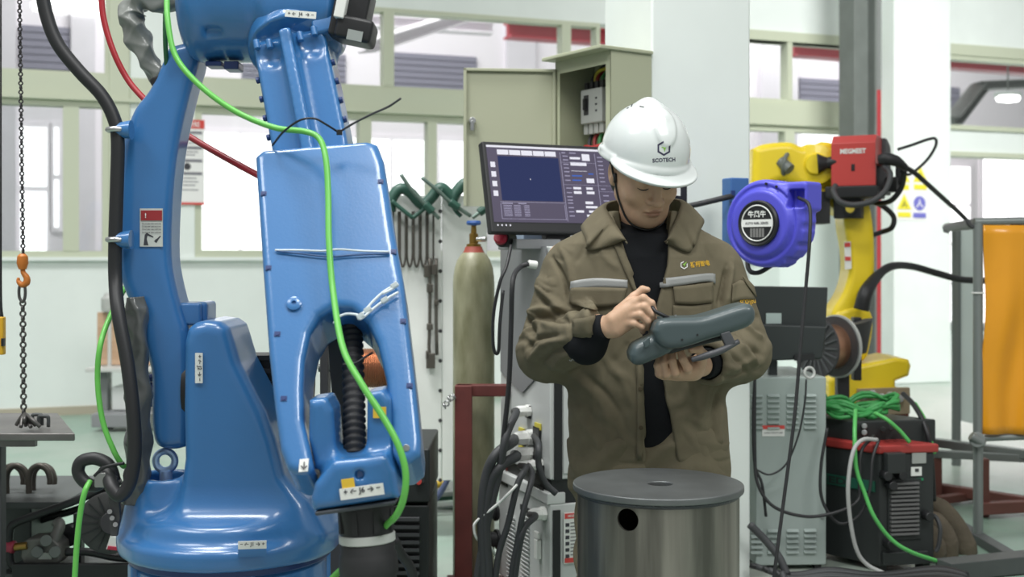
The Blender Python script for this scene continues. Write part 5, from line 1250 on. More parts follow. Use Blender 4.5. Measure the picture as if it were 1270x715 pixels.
yp('warning_mark', join(pprism([(1047.5, 301), (1054.5, 300.5), (1054.6, 306), (1047.6, 306)], Yy-.117, .001), pprism([(1048, 318), (1055, 318), (1055, 323), (1048, 323)], Yy-.117, .001)), M_redink)
# wire feeder: red cover, dark back
fr = V3(.90, -.436, 0); fn = V3(-.436, -.90, 0)
wf = thing('wire_feeder', 'red wire feeder box with white lettering on top of the yellow robot arm', 'wire feeder', P(1070, 235, Yy-.1))
def fp(u, n, z): return P(1058, 198, Yy-.25)+fr*u+fn*n+Z3*z
wq = .112
mk('cover', prism([(-.18, .10), (-.15, -.02+.0), (.0, -.02), (.0, .10)][0:0]+[(.0, -.135), (.0, .088), (-.045, .130), (-.20, .130), (-.20, -.02), (-.03, -.02), (-.03, -.135)], fp(0, 0, 0), fn, Z3, fr, -wq, wq), M_redf, wf, bevel=.004)
mk('rear_case', prism([(-.20, -.17), (-.20, .125), (-.26, .125), (-.36, .10), (-.38, .07), (-.38, -.17)], fp(0, 0, 0), fn, Z3, fr, -wq+.005, wq+.02), M_dark, wf, bevel=.006)
mk('inner_case', obox(fp(.0, -.11, -.08), fr, fn, Z3, wq-.02, .075, .06), M_black, wf, bevel=.004)
mk('lettering', text_at('MEGMEET', fp(-.0, .002, .045), fr, Z3, width=.13, height=.026, bold=.04), M_sticker, wf)
mk('keyhole', obox(fp(.0, .001, -.04), fr, fn, Z3, .009, .003, .018), M_black, wf, bevel=.003)
mk('mount_plate', obox(fp(-.01, -.12, -.165), fr, fn, Z3, wq+.02, .13, .03), M_black, wf, bevel=.006)
mk('bracket', join(obox(fp(-.04, -.10, -.24), fr, fn, Z3, .07, .05, .06), cyl(fp(-.02, -.04, -.25), fp(-.02, -.03, -.25), .035, n=20)), M_black, wf, bevel=.008)
mk('bracket_boss', cyl(fp(-.02, -.03, -.25), fp(-.02, -.022, -.25), .022, n=20), mat('boss_yellow', (190, 170, 60), .5), wf)
mk('torch_neck', tube([P(1090, 198, Yy-.32), P(1100, 197, Yy-.34), P(1112, 200, Yy-.34), P(1124, 208, Yy-.33)], [.026, .034, .028, .015], 14), M_cable, wf, smooth=True)
mk('feed_hose', tube([P(1096, 206, Yy-.33), P(1104, 216, Yy-.4), P(1098, 236, Yy-.42), P(1082, 249, Yy-.42), P(1060, 254, Yy-.4), P(1042, 250, Yy-.38), P(1034, 238, Yy-.34), P(1036, 230, Yy-.3)], .015, 10), M_cab, wf, smooth=True)
mk('side_bracket', join(obox(fp(.16, -.24, -.12), fr, fn, Z3, .03, .05, .04), obox(fp(.19, -.3, -.06), fr, fn, Z3, .02, .03, .06)), M_black, wf, bevel=.006)
cable('torch_cable', [P(1122, 207, Yy-.33), P(1134, 214, Yy-.3), P(1150, 228, Yy-.2), P(1170, 246, Yy), P(1188, 262, Yy+.2), P(1202, 276, Yy+.3), P(1207, 281, Yy+.3)], .013, M_cable, 'black cable running from the red wire feeder down to the orange screen frame')
cable('sensor_cable', [P(1114, 185, Yy-.05), P(1130, 180, Yy), P(1150, 173, Yy), P(1160, 172, Yy), P(1160, 182, Yy), P(1148, 200, Yy), P(1128, 216, Yy-.1), P(1118, 212, Yy-.3)], .008, M_cable, 'thin black cable looping out to the right of the red wire feeder')
cable('power_lead', [P(1122, 212, Yy-.3), P(1118, 232, Yy-.25), P(1106, 248, Yy-.2), P(1090, 252, Yy-.1), P(1082, 250, Yy-.05), P(1094, 255, Yy-.05), P(1108, 268, Yy-.05), P(1106, 282, Yy-.05), P(1092, 288, Yy), P(1076, 294, Yy-.05)], .014, M_cable, 'black lead hanging in a loop from the red wire feeder to the yellow arm')
cable('torch_hose', [P(1068, 384, Yy-.2), P(1074, 362, Yy-.2), P(1088, 342, Yy-.1), P(1106, 330, Yy), P(1130, 330, Yy+.15), P(1160, 338, Yy+.25), P(1190, 346, Yy+.3), P(1222, 348, Yy+.35)], [.04, .036, .024, .02, .019, .019, .019], M_cable, 'thick black hose arching from the spool to the orange curtain')
# copper spool beside the yellow robot
sa = unit(V3(.84, .54, 0)); sc0_ = P(1022, 430, 6.0)
sp = thing('wire_spool', 'grey flanged spool of copper wire behind the black monitor, beside the yellow robot', 'spool', sc0_-Z3*.16)
mk('flange', lathe(sc0_-sa*.06, sa, [(.055, 0), (.148, 0), (.150, .008), (.055, .010)], 40), M_dark, sp, smooth='auto')
for k in range(20):
    a = k*math.pi/10; e1_, e2_, _ = frame_of(sa); d_ = math.cos(a)*e1_+math.sin(a)*e2_
    mk('rib', obox(sc0_-sa*.063+d_*.105, d_, np.cross(sa, d_), sa, .04, .004, .004), mat('rib_grey', (84, 86, 88), .5) if k == 0 else bpy.data.materials['rib_grey'], sp)
mk('copper_winding', cyl(sc0_-sa*.05, sc0_+sa*.07, .11, n=40), M_cop, sp, smooth='auto')
mk('flange', lathe(sc0_+sa*.07, sa, [(.055, 0), (.150, 0), (.150, .01), (.055, .010)], 40), M_dark, sp, smooth='auto')
mk('clear_cover', lathe(sc0_+sa*.085, sa, [(.155, 0), (.158, 0), (.158, .012), (.155, .012)], 40), M_brk, sp, smooth='auto')
mk('hub', cyl(sc0_-sa*.07, sc0_-sa*.04, .05, n=20), M_black, sp, bevel=.005)
mk('funnel', lathe(P(1064, 414, 6.1), unit(V3(.25, 0, -1)), [(.09, -.06), (.085, -.05), (.03, .08), (.02, .1)], 20), M_dark, sp, smooth='auto')
mk('support', box(P(1062, 432, 6.15), (.02, .03, .16)), M_black, sp, bevel=.005)
mk('spool_post', box((sc0_+sa*.13)*V3(1, 1, .5), (.03, .03, sc0_[2]/2)), M_black, sp, bevel=.005)
mk('axle', cyl(sc0_+sa*.02, sc0_+sa*.16, .02, n=14), M_steelgrey, sp)
# ================================================================ grey louvred cabinet and the black monitor, seen from behind
GC0 = P(1022, 320, 5.05); GC0[2] = 0
gc = thing('control_cabinet', 'grey louvred control cabinet with a red and white label right of the man', 'cabinet', P(980, 320, 5.0)*V3(1, 1, 0))
M_gcab = mat('sage_grey_enamel', (160, 172, 168), .5, var=.03, scale=3)
ztc = P(0, 467, 5.05)[2]; zbc = P(0, 700, 5.05)[2]
fx = unit(V3(1, .06, 0)); fy = V3(-fx[1], fx[0], 0)
def gb(px0, px1, z0, z1, d0, d1):
    a, b = (px0-1022)/FPX*5.05, (px1-1022)/FPX*5.05
    return obox(GC0+fx*(a+b)/2+fy*(d0+d1)/2+Z3*(z0+z1)/2, fx, fy, Z3, abs(b-a)/2, abs(d1-d0)/2, abs(z1-z0)/2)
def gz_(py): return P(0, py, 5.05)[2]
mk('case', gb(936, 1025, zbc, ztc, 0, .5), M_gcab, gc, bevel=.006)
for a in (938, 1012): mk('leg', gb(a, a+8, 0, zbc, .02, .07), M_black, gc); mk('leg', gb(a, a+8, 0, zbc, .4, .45), M_black, gc)
for x in (930, 951, 975, 997):
    for k in range(7 if x > 960 else 7): mk('louver', prism([(0, 0), (-.014, .004), (0, .014)], GC0+fx*((x+7-1022)/FPX*5.05)+Z3*gz_(492+k*6.6), fy, Z3, fx, -.025, .025), M_gcab, gc)
for x in (930, 951, 975, 997):
    for k in range(5): mk('louver', prism([(0, 0), (-.014, .004), (0, .014)], GC0+fx*((x+7-1022)/FPX*5.05)+Z3*gz_(659+k*6.6), fy, Z3, fx, -.025, .025), M_gcab, gc)
gl_ = mk('label', gb(944, 972, gz_(540), gz_(527), -.003, 0), M_sticker, gc); mk('red_band', gb(944, 972, gz_(531), gz_(526.5), -.005, -.003), M_redink, gl_); mk('label_text', text_at('FACTORY PRODUCT LABEL', GC0+fx*((958-1022)/FPX*5.05)-fy*.006+Z3*gz_(535.5), fx, Z3, width=.08, bold=.02), M_ink, gl_)
mk('top_ring', torus(P(1004, 462, 4.95), unit(V3(.3, -1, .2)), .022, .006, 24, 8), M_brk, gc, smooth=True)
mk('screw', cyl(P(1020, 640, 5.04), P(1020, 640, 5.06), .008, n=10), M_silver, gc)
bm_ = thing('monitor', 'black monitor seen from behind on the grey louvred cabinet, a white sticker on it', 'monitor', P(960, 468, 5.15))
mk('case', pprism([(915, 354), (1026, 356), (1022, 432), (915, 440)], 5.12, .012), M_dark if 0 else mat('monitor_black', (44, 50, 50), .5), bm_, bevel=.004)
mk('back_bulge', pprism([(915, 400), (1023, 404), (1018, 444), (915, 448)], 5.10, .03), mat('monitor_black', (44, 50, 50), .5), bm_, bevel=.008)
mk('sticker', pprism([(950, 388), (969, 388), (969, 401), (950, 401)], 5.105, .002), mat('sticker_pale', (176, 192, 188), .5), bm_)
mk('stand', join(pprism([(953, 440), (963, 440), (963, 466), (953, 466)], 5.14, .02), box(P(958, 467, 5.14), (.1, .08, .006))), mat('monitor_black', (44, 50, 50), .5), bm_, bevel=.003)
mk('port_strip', pprism([(985, 440), (1010, 438), (1010, 446), (985, 447)], 5.06, .004), M_black, bm_)
# ================================================================ red and black welding power source
ws0 = P(1107, 320, 5.25)*V3(1, 1, 0)                     # nearest upright edge
wx = unit(V3(.93, -.37, 0)) if 0 else unit(V3(.96, .28, 0)); wy = V3(-wx[1], wx[0], 0)
ws = thing('power_source', 'black welding power source with a red lid and slatted front on the floor', 'welder', ws0+V3(0, .3, 0))
M_redl = mat('red_lid', (160, 54, 50), .4, coat=.2); M_wblk = mat('welder_black', (40, 44, 44), .5)
lx_ = unit(V3(-.83, .55, 0)); rx_ = unit(V3(.97, .25, 0))    # left side recedes to the left, front runs right
e0 = P(1091, 320, 5.0)*V3(1, 1, 0)
zt2, zb2 = P(0, 553, 5.0)[2], P(0, 702, 5.0)[2]
Lw, Rw = .42, .245
def wbx(u0, u1, v0, v1, z0, z1):                         # u along the front, v back along the side
    return obox(e0+rx_*(u0+u1)/2+fyw*(v0+v1)/2+Z3*(z0+z1)/2, rx_, fyw, Z3, abs(u1-u0)/2, abs(v1-v0)/2, abs(z1-z0)/2)
fyw = unit(V3(-.72, .69, 0))
def skew(u0, u1, v0, v1, z0, z1):                        # a block whose sides follow front and side
    q = [e0+rx_*u+fyw*v for u, v in ((u0, v0), (u1, v0), (u1, v1), (u0, v1))]
    return np.array([p+Z3*z for z in (z0, z1) for p in q]), BOXF
rx_ = unit(V3(.98, .18, 0)); fyw = V3(-rx_[1], rx_[0], 0); fyw = unit(fyw+V3(-.62, 0, 0))
mk('case', skew(0, Rw, 0, Lw, zb2, zt2-.03), M_wblk, ws, bevel=.008)
mk('lid', skew(-.012, Rw+.012, -.012, Lw, zt2-.032, zt2+.005), M_redl, ws, bevel=.008)
def wfz(py): return P(0, py, 5.0)[2]
def wfp(px): return e0+rx_*((px-1091)/FPX*5.0/rx_[0])
def wfb(x0, x1, y0, y1, d0, d1): a, b = wfp(x0), wfp(x1); return obox((a+b)/2-V3(-rx_[1], rx_[0], 0)*(d0+d1)/2+Z3*(wfz(y0)+wfz(y1))/2, rx_, V3(-rx_[1], rx_[0], 0), Z3, np.linalg.norm(b-a)/2, abs(d1-d0)/2, abs(wfz(y0)-wfz(y1))/2)
mk('grille_frame', wfb(1101, 1145, 594, 670, 0, .008), M_wblk, ws, bevel=.003)
for k in range(13): mk('slat', wfb(1103, 1140, 598+k*5.2, 600.6+k*5.2, .006, .022), mat('slat_grey', (104, 104, 104), .5), ws)
mk('control_box', wfb(1094, 1118, 560, 585, 0, .05), M_wblk, ws, bevel=.004)
mk('display', wfb(1133, 1152, 560, 576, 0, .006), mat('display_grey', (160, 164, 160), .3), ws, bevel=.003)
mk('rating_plate', wfb(1132, 1146, 580, 591, 0, .004), M_sticker, ws); mk('rating_mark', wfb(1137, 1142, 582, 586, .004, .006), M_dark, ws)
mk('corner_light', wfb(1140, 1148, 594, 597, 0, .006), mat('led_teal', (40, 130, 90), .4), ws)
for x, y in ((1095, 588), (1115, 588), (1102, 600), (1100, 672), (1150, 640)): mk('connector', cyl(wfp(x)+Z3*wfz(y), wfp(x)+Z3*wfz(y)-V3(-rx_[1], rx_[0], 0)*.05, .02, n=14), M_black, ws, bevel=.004)
mk('foot_skirt', wfb(1093, 1152, 684, 700, 0, .02), M_wblk, ws, bevel=.004)
q = e0+fyw*.22+Z3*wfz(604)-V3(-fyw[1], fyw[0], 0)*-.003
sn = np.cross(fyw, Z3); sn = sn if sn[1] < 0 else -sn
mk('side_stripe', obox(e0+fyw*.22+sn*.003+Z3*wfz(604), fyw, sn, Z3, .2, .002, .022), mat('stripe_teal', (26, 84, 66), .5), ws)
mk('side_text', text_at('SPEED', e0+fyw*.26+sn*.006+Z3*wfz(604), -fyw, Z3, width=.2, height=.03, bold=.03), M_wblk, ws)
for u in (.02, Rw-.03):
    for v in (.02, Lw-.05): mk('foot', skew(u, u+.03, v, v+.04, .0, zb2), M_black, ws)
fu = thing('wire_control_unit', 'small black unit on the red lid of the power source, under the green coil', 'controller', P(1070, 552, 5.3))
mk('case', obox(P(1080, 535, 5.25), rx_, fyw, Z3, .19, .12, .062), M_wblk, fu, bevel=.006)
for x, y in ((1072, 528), (1072, 536), (1095, 532), (1106, 530), (1116, 534)): mk('knob', cyl(P(x, y, 5.06), P(x, y, 5.13), .012, n=12), M_silver if x < 1080 else M_black, fu, bevel=.003)
cpts = []
for k in range(240):
    a = k/240*2*math.pi*7; r_ = .145+.03*math.sin(k*.37)+.012*math.sin(k*1.3)
    cpts.append(P(1064, 503, 5.25)+V3(r_*1.05*math.cos(a), r_*.7*math.sin(a), .022*math.sin(k*.21)+.012*math.cos(k*.9)+.02*math.sin(a*2+k*.01)))
M_green2 = mat('green_cable_jacket', (86, 176, 92), .4)
mk('cable_coil', tube(np.array(cpts), .0095, 7, smooth=False), mat('green_coil_jacket', (60, 150, 78), .4), None, smooth=True, label='coil of green cable lying on the small black unit over the red lid', cat='cable')
cable('green_cable', [P(1061, 508, 5.05), P(1060, 540, 4.95), P(1062, 580, 4.93), P(1072, 610, 4.92), P(1084, 640, 4.9), P(1105, 668, 4.9), P(1130, 684, 4.9), P(1165, 696, 4.95)], .0085, M_green2, 'green cable hanging from the coil across the black power source to the floor beam')
cable('green_cable', [P(1085, 512, 5.05), P(1100, 520, 5.0), P(1116, 534, 5.0), P(1128, 548, 5.0)], .0085, M_green2, 'short green cable end curving down over the small black unit')
cable('grey_cable', [P(1088, 545, 4.98), P(1070, 545, 4.95), P(1058, 560, 4.92), P(1052, 600, 4.9), P(1054, 640, 4.9), P(1062, 680, 4.9), P(1076, 700, 4.9), P(1105, 714, 4.88)], .0085, mat('pale_grey_cable', (166, 168, 166), .5), 'pale grey cable falling in front of the black power source')
cable('lead_cable', [P(1084, 540, 5.02), P(1068, 560, 4.95), P(1066, 600, 4.93), P(1064, 620, 4.92), P(1040, 634, 4.9), P(1000, 640, 4.9), P(960, 628, 4.9), P(940, 600, 4.92), P(936, 560, 4.95), P(936, 470, 5.0)], .007, M_cable, 'black lead sagging across the grey cabinet to the power source')
cable('lead_cable', [P(1026, 530, 4.98), P(1018, 580, 4.96), P(1020, 620, 4.95), P(1040, 648, 4.93), P(1064, 640, 4.93), P(1078, 610, 4.93), P(1082, 570, 4.95), P(1090, 545, 4.98)], .0065, M_cable, 'thin black lead looping over the dark side of the power source')
cable('lead_cable', [P(1000, 470, 4.98), P(998, 500, 4.96), P(990, 540, 4.95), P(975, 575, 4.95), P(955, 588, 4.95), P(938, 582, 4.96)], .004, M_cable, 'hair-thin black lead curving down the front of the grey cabinet')
cable('lead_cable', [P(1120, 488, 5.4), P(1132, 500, 5.3), P(1144, 520, 5.2), P(1152, 545, 5.15), P(1156, 580, 5.2), P(1158, 620, 5.25)], .011, M_cable, 'black lead dropping behind the right edge of the power source')
cable('green_cable', [P(1134, 500, 5.32), P(1146, 520, 5.25), P(1154, 545, 5.2), P(1158, 562, 5.2)], .011, M_green2, 'green cable beside the black leads right of the small unit')
for k in range(6):
    y0 = 700+k*4; cable('floor_cable', [P(930+8*k, 700+2*k, 4.85-.03*k), P(980, 712+2*k, 4.8-.03*k), P(1030, 706+3*k, 4.78-.04*k), P(1090, 712+2*k, 4.75-.04*k), P(1160, 704+3*k, 4.8-.04*k), P(1200, 712+2*k, 4.8)], .012, M_cab if k % 2 else M_cable, '%s of the dark cables bundled along the foot of the grey cabinet' % ('rearmost', 'second from the back', 'third from the back', 'third from the front', 'second from the front', 'foremost')[k], 'cable', 'cables bundled at the cabinet foot')
cable('floor_pipe', [P(930, 650, 4.8), P(948, 668, 4.8), P(966, 690, 4.78), P(976, 712, 4.76)], .016, M_cab, 'dark pipe slanting down at the lower left of the grey cabinet')
cable('gas_hose', [P(936, 470, 4.97), P(934, 520, 4.95), P(936, 575, 4.94), P(945, 600, 4.93), P(950, 640, 4.93)], .006, M_cable, 'black hose along the left edge of the grey cabinet by the pillar')
# brown sheathed hose bundle
M_sheath = mat('brown_sheath', (92, 84, 70), .85, var=.15, scale=10, bump=.4, bscale=40)
for k, pts in enumerate(([(1150, 622), (1166, 632), (1182, 652), (1194, 676), (1198, 690)], [(1148, 640), (1160, 650), (1170, 668), (1174, 690)], [(1146, 652), (1152, 668), (1160, 690)])):
    cable('sheathed_hose', [P(x, y, 5.35-.08*k) for x, y in pts], [.035, .05, .055, .06, .05], M_sheath, ('brown sheathed hose, outermost of the three beside the power source', 'brown sheathed hose, middle of the three beside the power source', 'brown sheathed hose, innermost of the three beside the power source')[k], 'hose', n=12)
cable('clamp_lead', [P(1150, 640, 5.1), P(1160, 640, 5.08), P(1166, 655, 5.06), P(1164, 676, 5.06), P(1160, 684, 5.06)], .009, M_cab, 'grey lead with a pale end hooked on the front of the power source')
# ================================================================ steel floor beams
M_hbeam = mat('dark_primer_steel', (72, 76, 76), .5, var=.1, scale=6)
def bar(name, a, b, w, h, m, par=None, **k):
    a, b = np.array(a, float), np.array(b, float); d = unit(b-a); e = unit(np.cross(Z3, d)) if abs(d[2]) < .95 else Y3; u3 = np.cross(d, e)
    return mk(name, obox((a+b)/2, d, e, u3, np.linalg.norm(b-a)/2, w, h), m, par, bevel=.003, **k)
o = bar('floor_beam', P(1170, 706, 4.9), P(1330, 690, 5.1), .05, .035, M_hbeam, label='dark steel beam lying on the floor at the lower right, below the orange screen', cat='beam')
o = bar('floor_plate', P(1170, 690, 5.5), P(1245, 678, 5.7), .08, .012, M_hbeam, label='flat dark steel plate under the hose bundle beside the power source', cat='plate')
# ================================================================ welding screen with orange curtain
M_frame = mat('galvanised_tube', (134, 140, 138), .42, metal=.5)
M_cur = mat('orange_pvc', (226, 154, 26), .3, coat=.3, var=.04, scale=3)
Ys_ = 5.55
wsn = thing('welding_screen', 'steel tube welding screen with a glossy orange curtain at the right edge', 'screen', P(1212, 320, Ys_)*V3(1, 1, 0))
zfl = lambda x, y, Y: P(x, y, Y)
mk('upright', cyl(P(1213, 672, Ys_), P(1213, 276, Ys_), .022, n=16), M_frame, wsn, smooth='auto'); mk('upright', cyl(P(1330, 690, Ys_)*V3(1, 1, 0)+Z3*.02, P(1330, 276, Ys_), .022, n=16), M_frame, wsn, smooth='auto')
mk('foot', box(P(1213, 320, Ys_)*V3(1, 1, 0)+Z3*.02, (.03, .35, .02)), M_hbeam, wsn, bevel=.004); mk('foot_post', cyl(P(1213, 320, Ys_)*V3(1, 1, 0), P(1213, 672, Ys_), .028, n=12), M_hbeam, wsn)
mk('top_tube', cyl(P(1208, 275, Ys_), P(1345, 272, Ys_), .018, n=16), M_frame, wsn, smooth='auto')
mk('bottom_tube', cyl(P(1213, 543, Ys_), P(1345, 538, Ys_), .016, n=16), M_frame, wsn, smooth='auto')
for x in (1209, 1262): mk('lifting_eye', torus(P(x, 272, Ys_), Y3, .034, .010, 20, 8, 0, math.pi), M_dark, wsn, smooth=True)
mk('joint_clamp', join(cyl(P(1212, 545, Ys_-.05), P(1212, 545, Ys_+.03), .036, n=16), cyl(P(1204, 540, Ys_-.04), P(1220, 550, Ys_-.04), .022, n=12)), M_frame, wsn, bevel=.004)
for y in (363, 539): mk('clip_ring', torus(P(1213, y, Ys_), Z3, .026, .004, 20, 6), M_sticker, wsn, smooth=True)
cv = []; nu, nv = 40, 24
xl = lambda t: 1219+4*math.exp(-((t-.35)/.25)**2)-3*math.exp(-((t-.75)/.2)**2)
for j in range(nv):
    for i in range(nu):
        u, v_ = i/(nu-1), j/(nv-1); x = xl(v_)+u*(1338-xl(v_)); y = 279+v_*(538-279)
        cv.append(P(x, y, Ys_-.02)+V3(0, .012*math.sin(u*17+v_*3)*(.3+v_)+.008*math.sin(v_*9+u*5), 0))
mk('curtain', (np.array(cv), grid_faces(nu, nv)), M_cur, wsn, smooth=True, solid=.004)
mk('shade_panel', pprism([(1186, 284), (1207, 284), (1207, 525), (1186, 520)], 7.6, .006), mat('pale_panel', (178, 190, 186), .5), wsn)
mk('rear_post', cyl(P(1186, 320, 7.6)*V3(1, 1, 0), P(1186, 284, 7.6), .028, n=14), mat('dark_tube', (104, 110, 108), .45, metal=.4), wsn, smooth='auto')
mk('cross_tube', join(cyl(P(1174, 282, 7.6), P(1214, 277, Ys_), .026, n=14)), M_dark, wsn, smooth='auto')
mk('tube_end', join(cyl(P(1177, 278, 7.5), P(1173, 288, 7.5), .018, n=10)), M_dark, wsn)
# low red-brown bench frame behind
bf = thing('bench_frame', 'low red-brown steel bench frame with grey top rails behind the orange screen', 'bench', P(1180, 620, 6.9)*V3(1, 1, 0))
M_brn = mat('red_brown_paint', (112, 70, 62), .6)
for nm, a, b, w, h, m in (('top_rail', P(1158, 548, 6.7), P(1300, 566, 6.15), .03, .022, M_frame), ('top_rail', P(1156, 562, 6.5), P(1300, 569, 6.2), .025, .02, M_frame), ('low_rail', P(1160, 604, 6.6), P(1300, 626, 6.05), .03, .025, M_brn), ('low_rail', P(1216, 630, 6.05), P(1310, 625, 6.15), .03, .028, M_brn), ('low_rail', P(1162, 620, 6.3), P(1212, 613, 6.5), .025, .02, M_brn)): bar(nm, a, b, w, h, m, bf)
for x, y0, y1, Y in ((1218, 568, 632, 6.1), (1160, 560, 640, 6.5), (1290, 566, 640, 6.15)): mk('leg', box(((P(x, y0, Y)+P(x, 320, Y)*V3(1, 1, 0))/2), (.028, .028, P(x, y0, Y)[2]/2)), M_brn, bf, bevel=.004)
# ================================================================ white tool board with clamps, loops and hangers
M_board = mat('scorched_white_board', (234, 236, 232), .5, var=.03, scale=5)
YB = 5.6
tbx = unit(V3(.985, .17, 0)); tby = V3(-tbx[1], tbx[0], 0)
b0 = P(535, 320, YB); b0[2] = 0
def bp(px, py, d=0.): return on_plane(px, py, b0-tby*d, -tby)
zT = bp(535, 242)[2]; zB = bp(535, 596)[2]
xl_, xr_ = np.dot(bp(440, 320)-b0, tbx), np.dot(bp(604, 320)-b0, tbx)
bd = thing('tool_board', 'white steel tool board with a row of holes, behind the gas cylinder', 'board', b0)
def bbx(u0, u1, z0, z1, d0, d1): return obox(b0+tbx*(u0+u1)/2-tby*(d0+d1)/2+Z3*(z0+z1)/2, tbx, tby, Z3, abs(u1-u0)/2, abs(d1-d0)/2, abs(z1-z0)/2)
xs_ = np.dot(bp(548, 320)-b0, tbx)
mk('panel', bbx(xl_, xs_-.002, zB, zT, -.03, 0), M_board, bd, bevel=.003); mk('panel', bbx(xs_+.002, xr_, zB, zT, -.03, 0), M_board, bd, bevel=.003)
for u in (xl_+.08, xr_-.08): mk('leg', bbx(u-.03, u+.03, 0, zB, -.03, 0), M_steelgrey, bd); mk('foot', bbx(u-.04, u+.04, 0, .03, -.25, .25), M_steelgrey, bd)
for y in range(262, 596, 37): a = bp(546, y); mk('hole', cyl(a-tby*.0005, a-tby*.002, .009, n=12), M_dark, bd)
M_clampg = mat('green_clamp_paint', (46, 84, 72), .45); M_scr2 = mat('clamp_screw', (110, 128, 120), .4, metal=.5)
def px3(pts, d): return [bp(x, y, d) for x, y in pts]
CL = (('dark green screw clamp hooked over the tool board, nearest the blue robot', [(484, 262), (486, 246), (496, 234), (508, 238), (519, 250), (526, 255)], [(497, 216), (511, 236), (527, 253), (545, 271)], [(486, 249), (498, 259), (512, 270)]),
      ('dark green screw clamp hooked over the tool board, middle of three', [(524, 256), (534, 246), (546, 233), (556, 240), (562, 250)], [(523, 220), (545, 238), (558, 250), (584, 268)], [(512, 270), (522, 262), (530, 256)]),
      ('dark green screw clamp hooked over the tool board, nearest the screen', [(560, 250), (566, 238), (577, 227), (588, 232), (600, 244)], [(586, 270), (594, 264), (602, 258)], [(560, 252), (566, 262), (572, 268)]))
for lab, body_, screw_, foot_ in CL:
    o = thing('screw_clamp', lab, 'clamp', bp(body_[2][0], body_[2][1], .05), 'screw clamps on the tool board')
    mk('clamp_body', tube(px3(body_, .04), .026, 8), M_clampg, o, smooth=True)
    mk('screw_spindle', tube(px3(screw_, .09), .009, 8), M_scr2, o, smooth=True)
    mk('spindle_foot', tube(px3(foot_, .07), .010, 8), M_clampg, o, smooth=True)
    c = bp(*screw_[-2], .09); mk('nut', cyl(c, c+unit(bp(*screw_[-1], .09)-c)*.05, .02, n=8), M_clampg, o, bevel=.003)
M_wire = mat('steel_loop', (96, 92, 86), .45, metal=.5)
for k in range(6):
    x = 491+k*8.6; pts = [(x-3.5, 262), (x-3.5, 300), (x-3.2, 320), (x, 331), (x+3.2, 320), (x+3.5, 300), (x+3.5, 262)]
    o = mk('hanging_loop', tube(px3(pts, .02+.006*(k % 2)), .0048, 8, 4), M_wire, None, smooth=True, label='%s of six steel loops hanging on the tool board' % ('leftmost', 'second from the left', 'third from the left', 'third from the right', 'second from the right', 'rightmost')[k], cat='loop', group='steel loops on the tool board')
def hanger(name, lab, cat, pts, extra):
    o = thing(name, lab, cat, bp(pts[-1][0], pts[-1][1], .02)); mk('rod', tube(px3(pts, .025), .008, 8, 2), M_wire, o, smooth=True)
    for (x, y, w, h) in extra: mk('end_hook', obox(bp(x, y, .025), tbx, tby, Z3, w, .012, h), M_wire, o, bevel=.003)
hanger('turnbuckle', 'long steel turnbuckle hanging on the tool board below the loops', 'turnbuckle', [(533, 320), (533, 345), (533, 400), (532, 430), (534, 452)], [(529, 336, .012, .028), (538, 334, .010, .025), (533, 357, .014, .02), (533, 405, .014, .015), (534, 447, .02, .035), (530, 440, .007, .02)])
hanger('hook_rod', 'thin steel rod with a hook beside the turnbuckle on the tool board', 'rod', [(541, 320), (541, 360), (541, 400), (542, 440)], [(541, 375, .01, .012)])
# ================================================================ black welding machine behind the blue robot, second black box with sunburst
Yk = 4.3
kx0, kx1 = 470, 534
k1 = thing('welding_machine', 'black welding machine with slatted front between the blue wrist and the gas cylinder', 'welder', P(500, 320, Yk)*V3(1, 1, 0))
def kbx(x0, x1, y0, y1, Y0, Y1): a = P(x0, y1, Y0); b = P(x1, y0, Y0); return box(((a[0]+b[0])/2, (Y0+Y1)/2, (a[2]+b[2])/2), ((b[0]-a[0])/2, (Y1-Y0)/2, (b[2]-a[2])/2))
mk('upper_case', kbx(430, 533, 556, 623, Yk, Yk+.5), M_wblk, k1, bevel=.008); mk('lower_case', kbx(425, 532, 626, 778, Yk+.01, Yk+.5), M_wblk, k1, bevel=.008)
for k in range(10): mk('slat', kbx(478, 520, 642+k*9.5, 646+k*9.5, Yk-.012, Yk+.02), mat('slat_dark', (74, 76, 78), .5), k1)
for y, c_ in ((572, M_black), (584, M_black), (596, M_redink)): a = P(520, y, Yk); mk('knob', cyl(a, a-V3(0, .025, 0), .010, n=12), c_, k1, bevel=.002)
mk('socket', kbx(514, 526, 590, 598, Yk-.006, Yk), M_dark, k1)
k2 = thing('power_unit', 'dark grey unit with an orange sunburst mark behind the blue robot column', 'welder', P(412, 320, 3.95)*V3(1, 1, 0))
mk('case', kbx(398, 470, 600, 790, 3.75, 4.2), M_wblk, k2, bevel=.008)
M_or = mat('orange_print', (232, 116, 44), .5); c = P(408, 692, 3.745)
mk('sunburst_disc', cyl(c+V3(0, .003, 0), c-V3(0, .001, 0), .024, n=20), M_or, k2)
for k in range(9):
    a = k*2*math.pi/9; d_ = V3(math.cos(a), 0, math.sin(a)); e_ = V3(-math.sin(a), 0, math.cos(a))
    mk('sunburst_ray', prism([(.03, -.010), (.075, -.003), (.10, .006), (.072, .008), (.03, .010)], c, d_, e_, Y3, -.002, .002), M_or, k2)
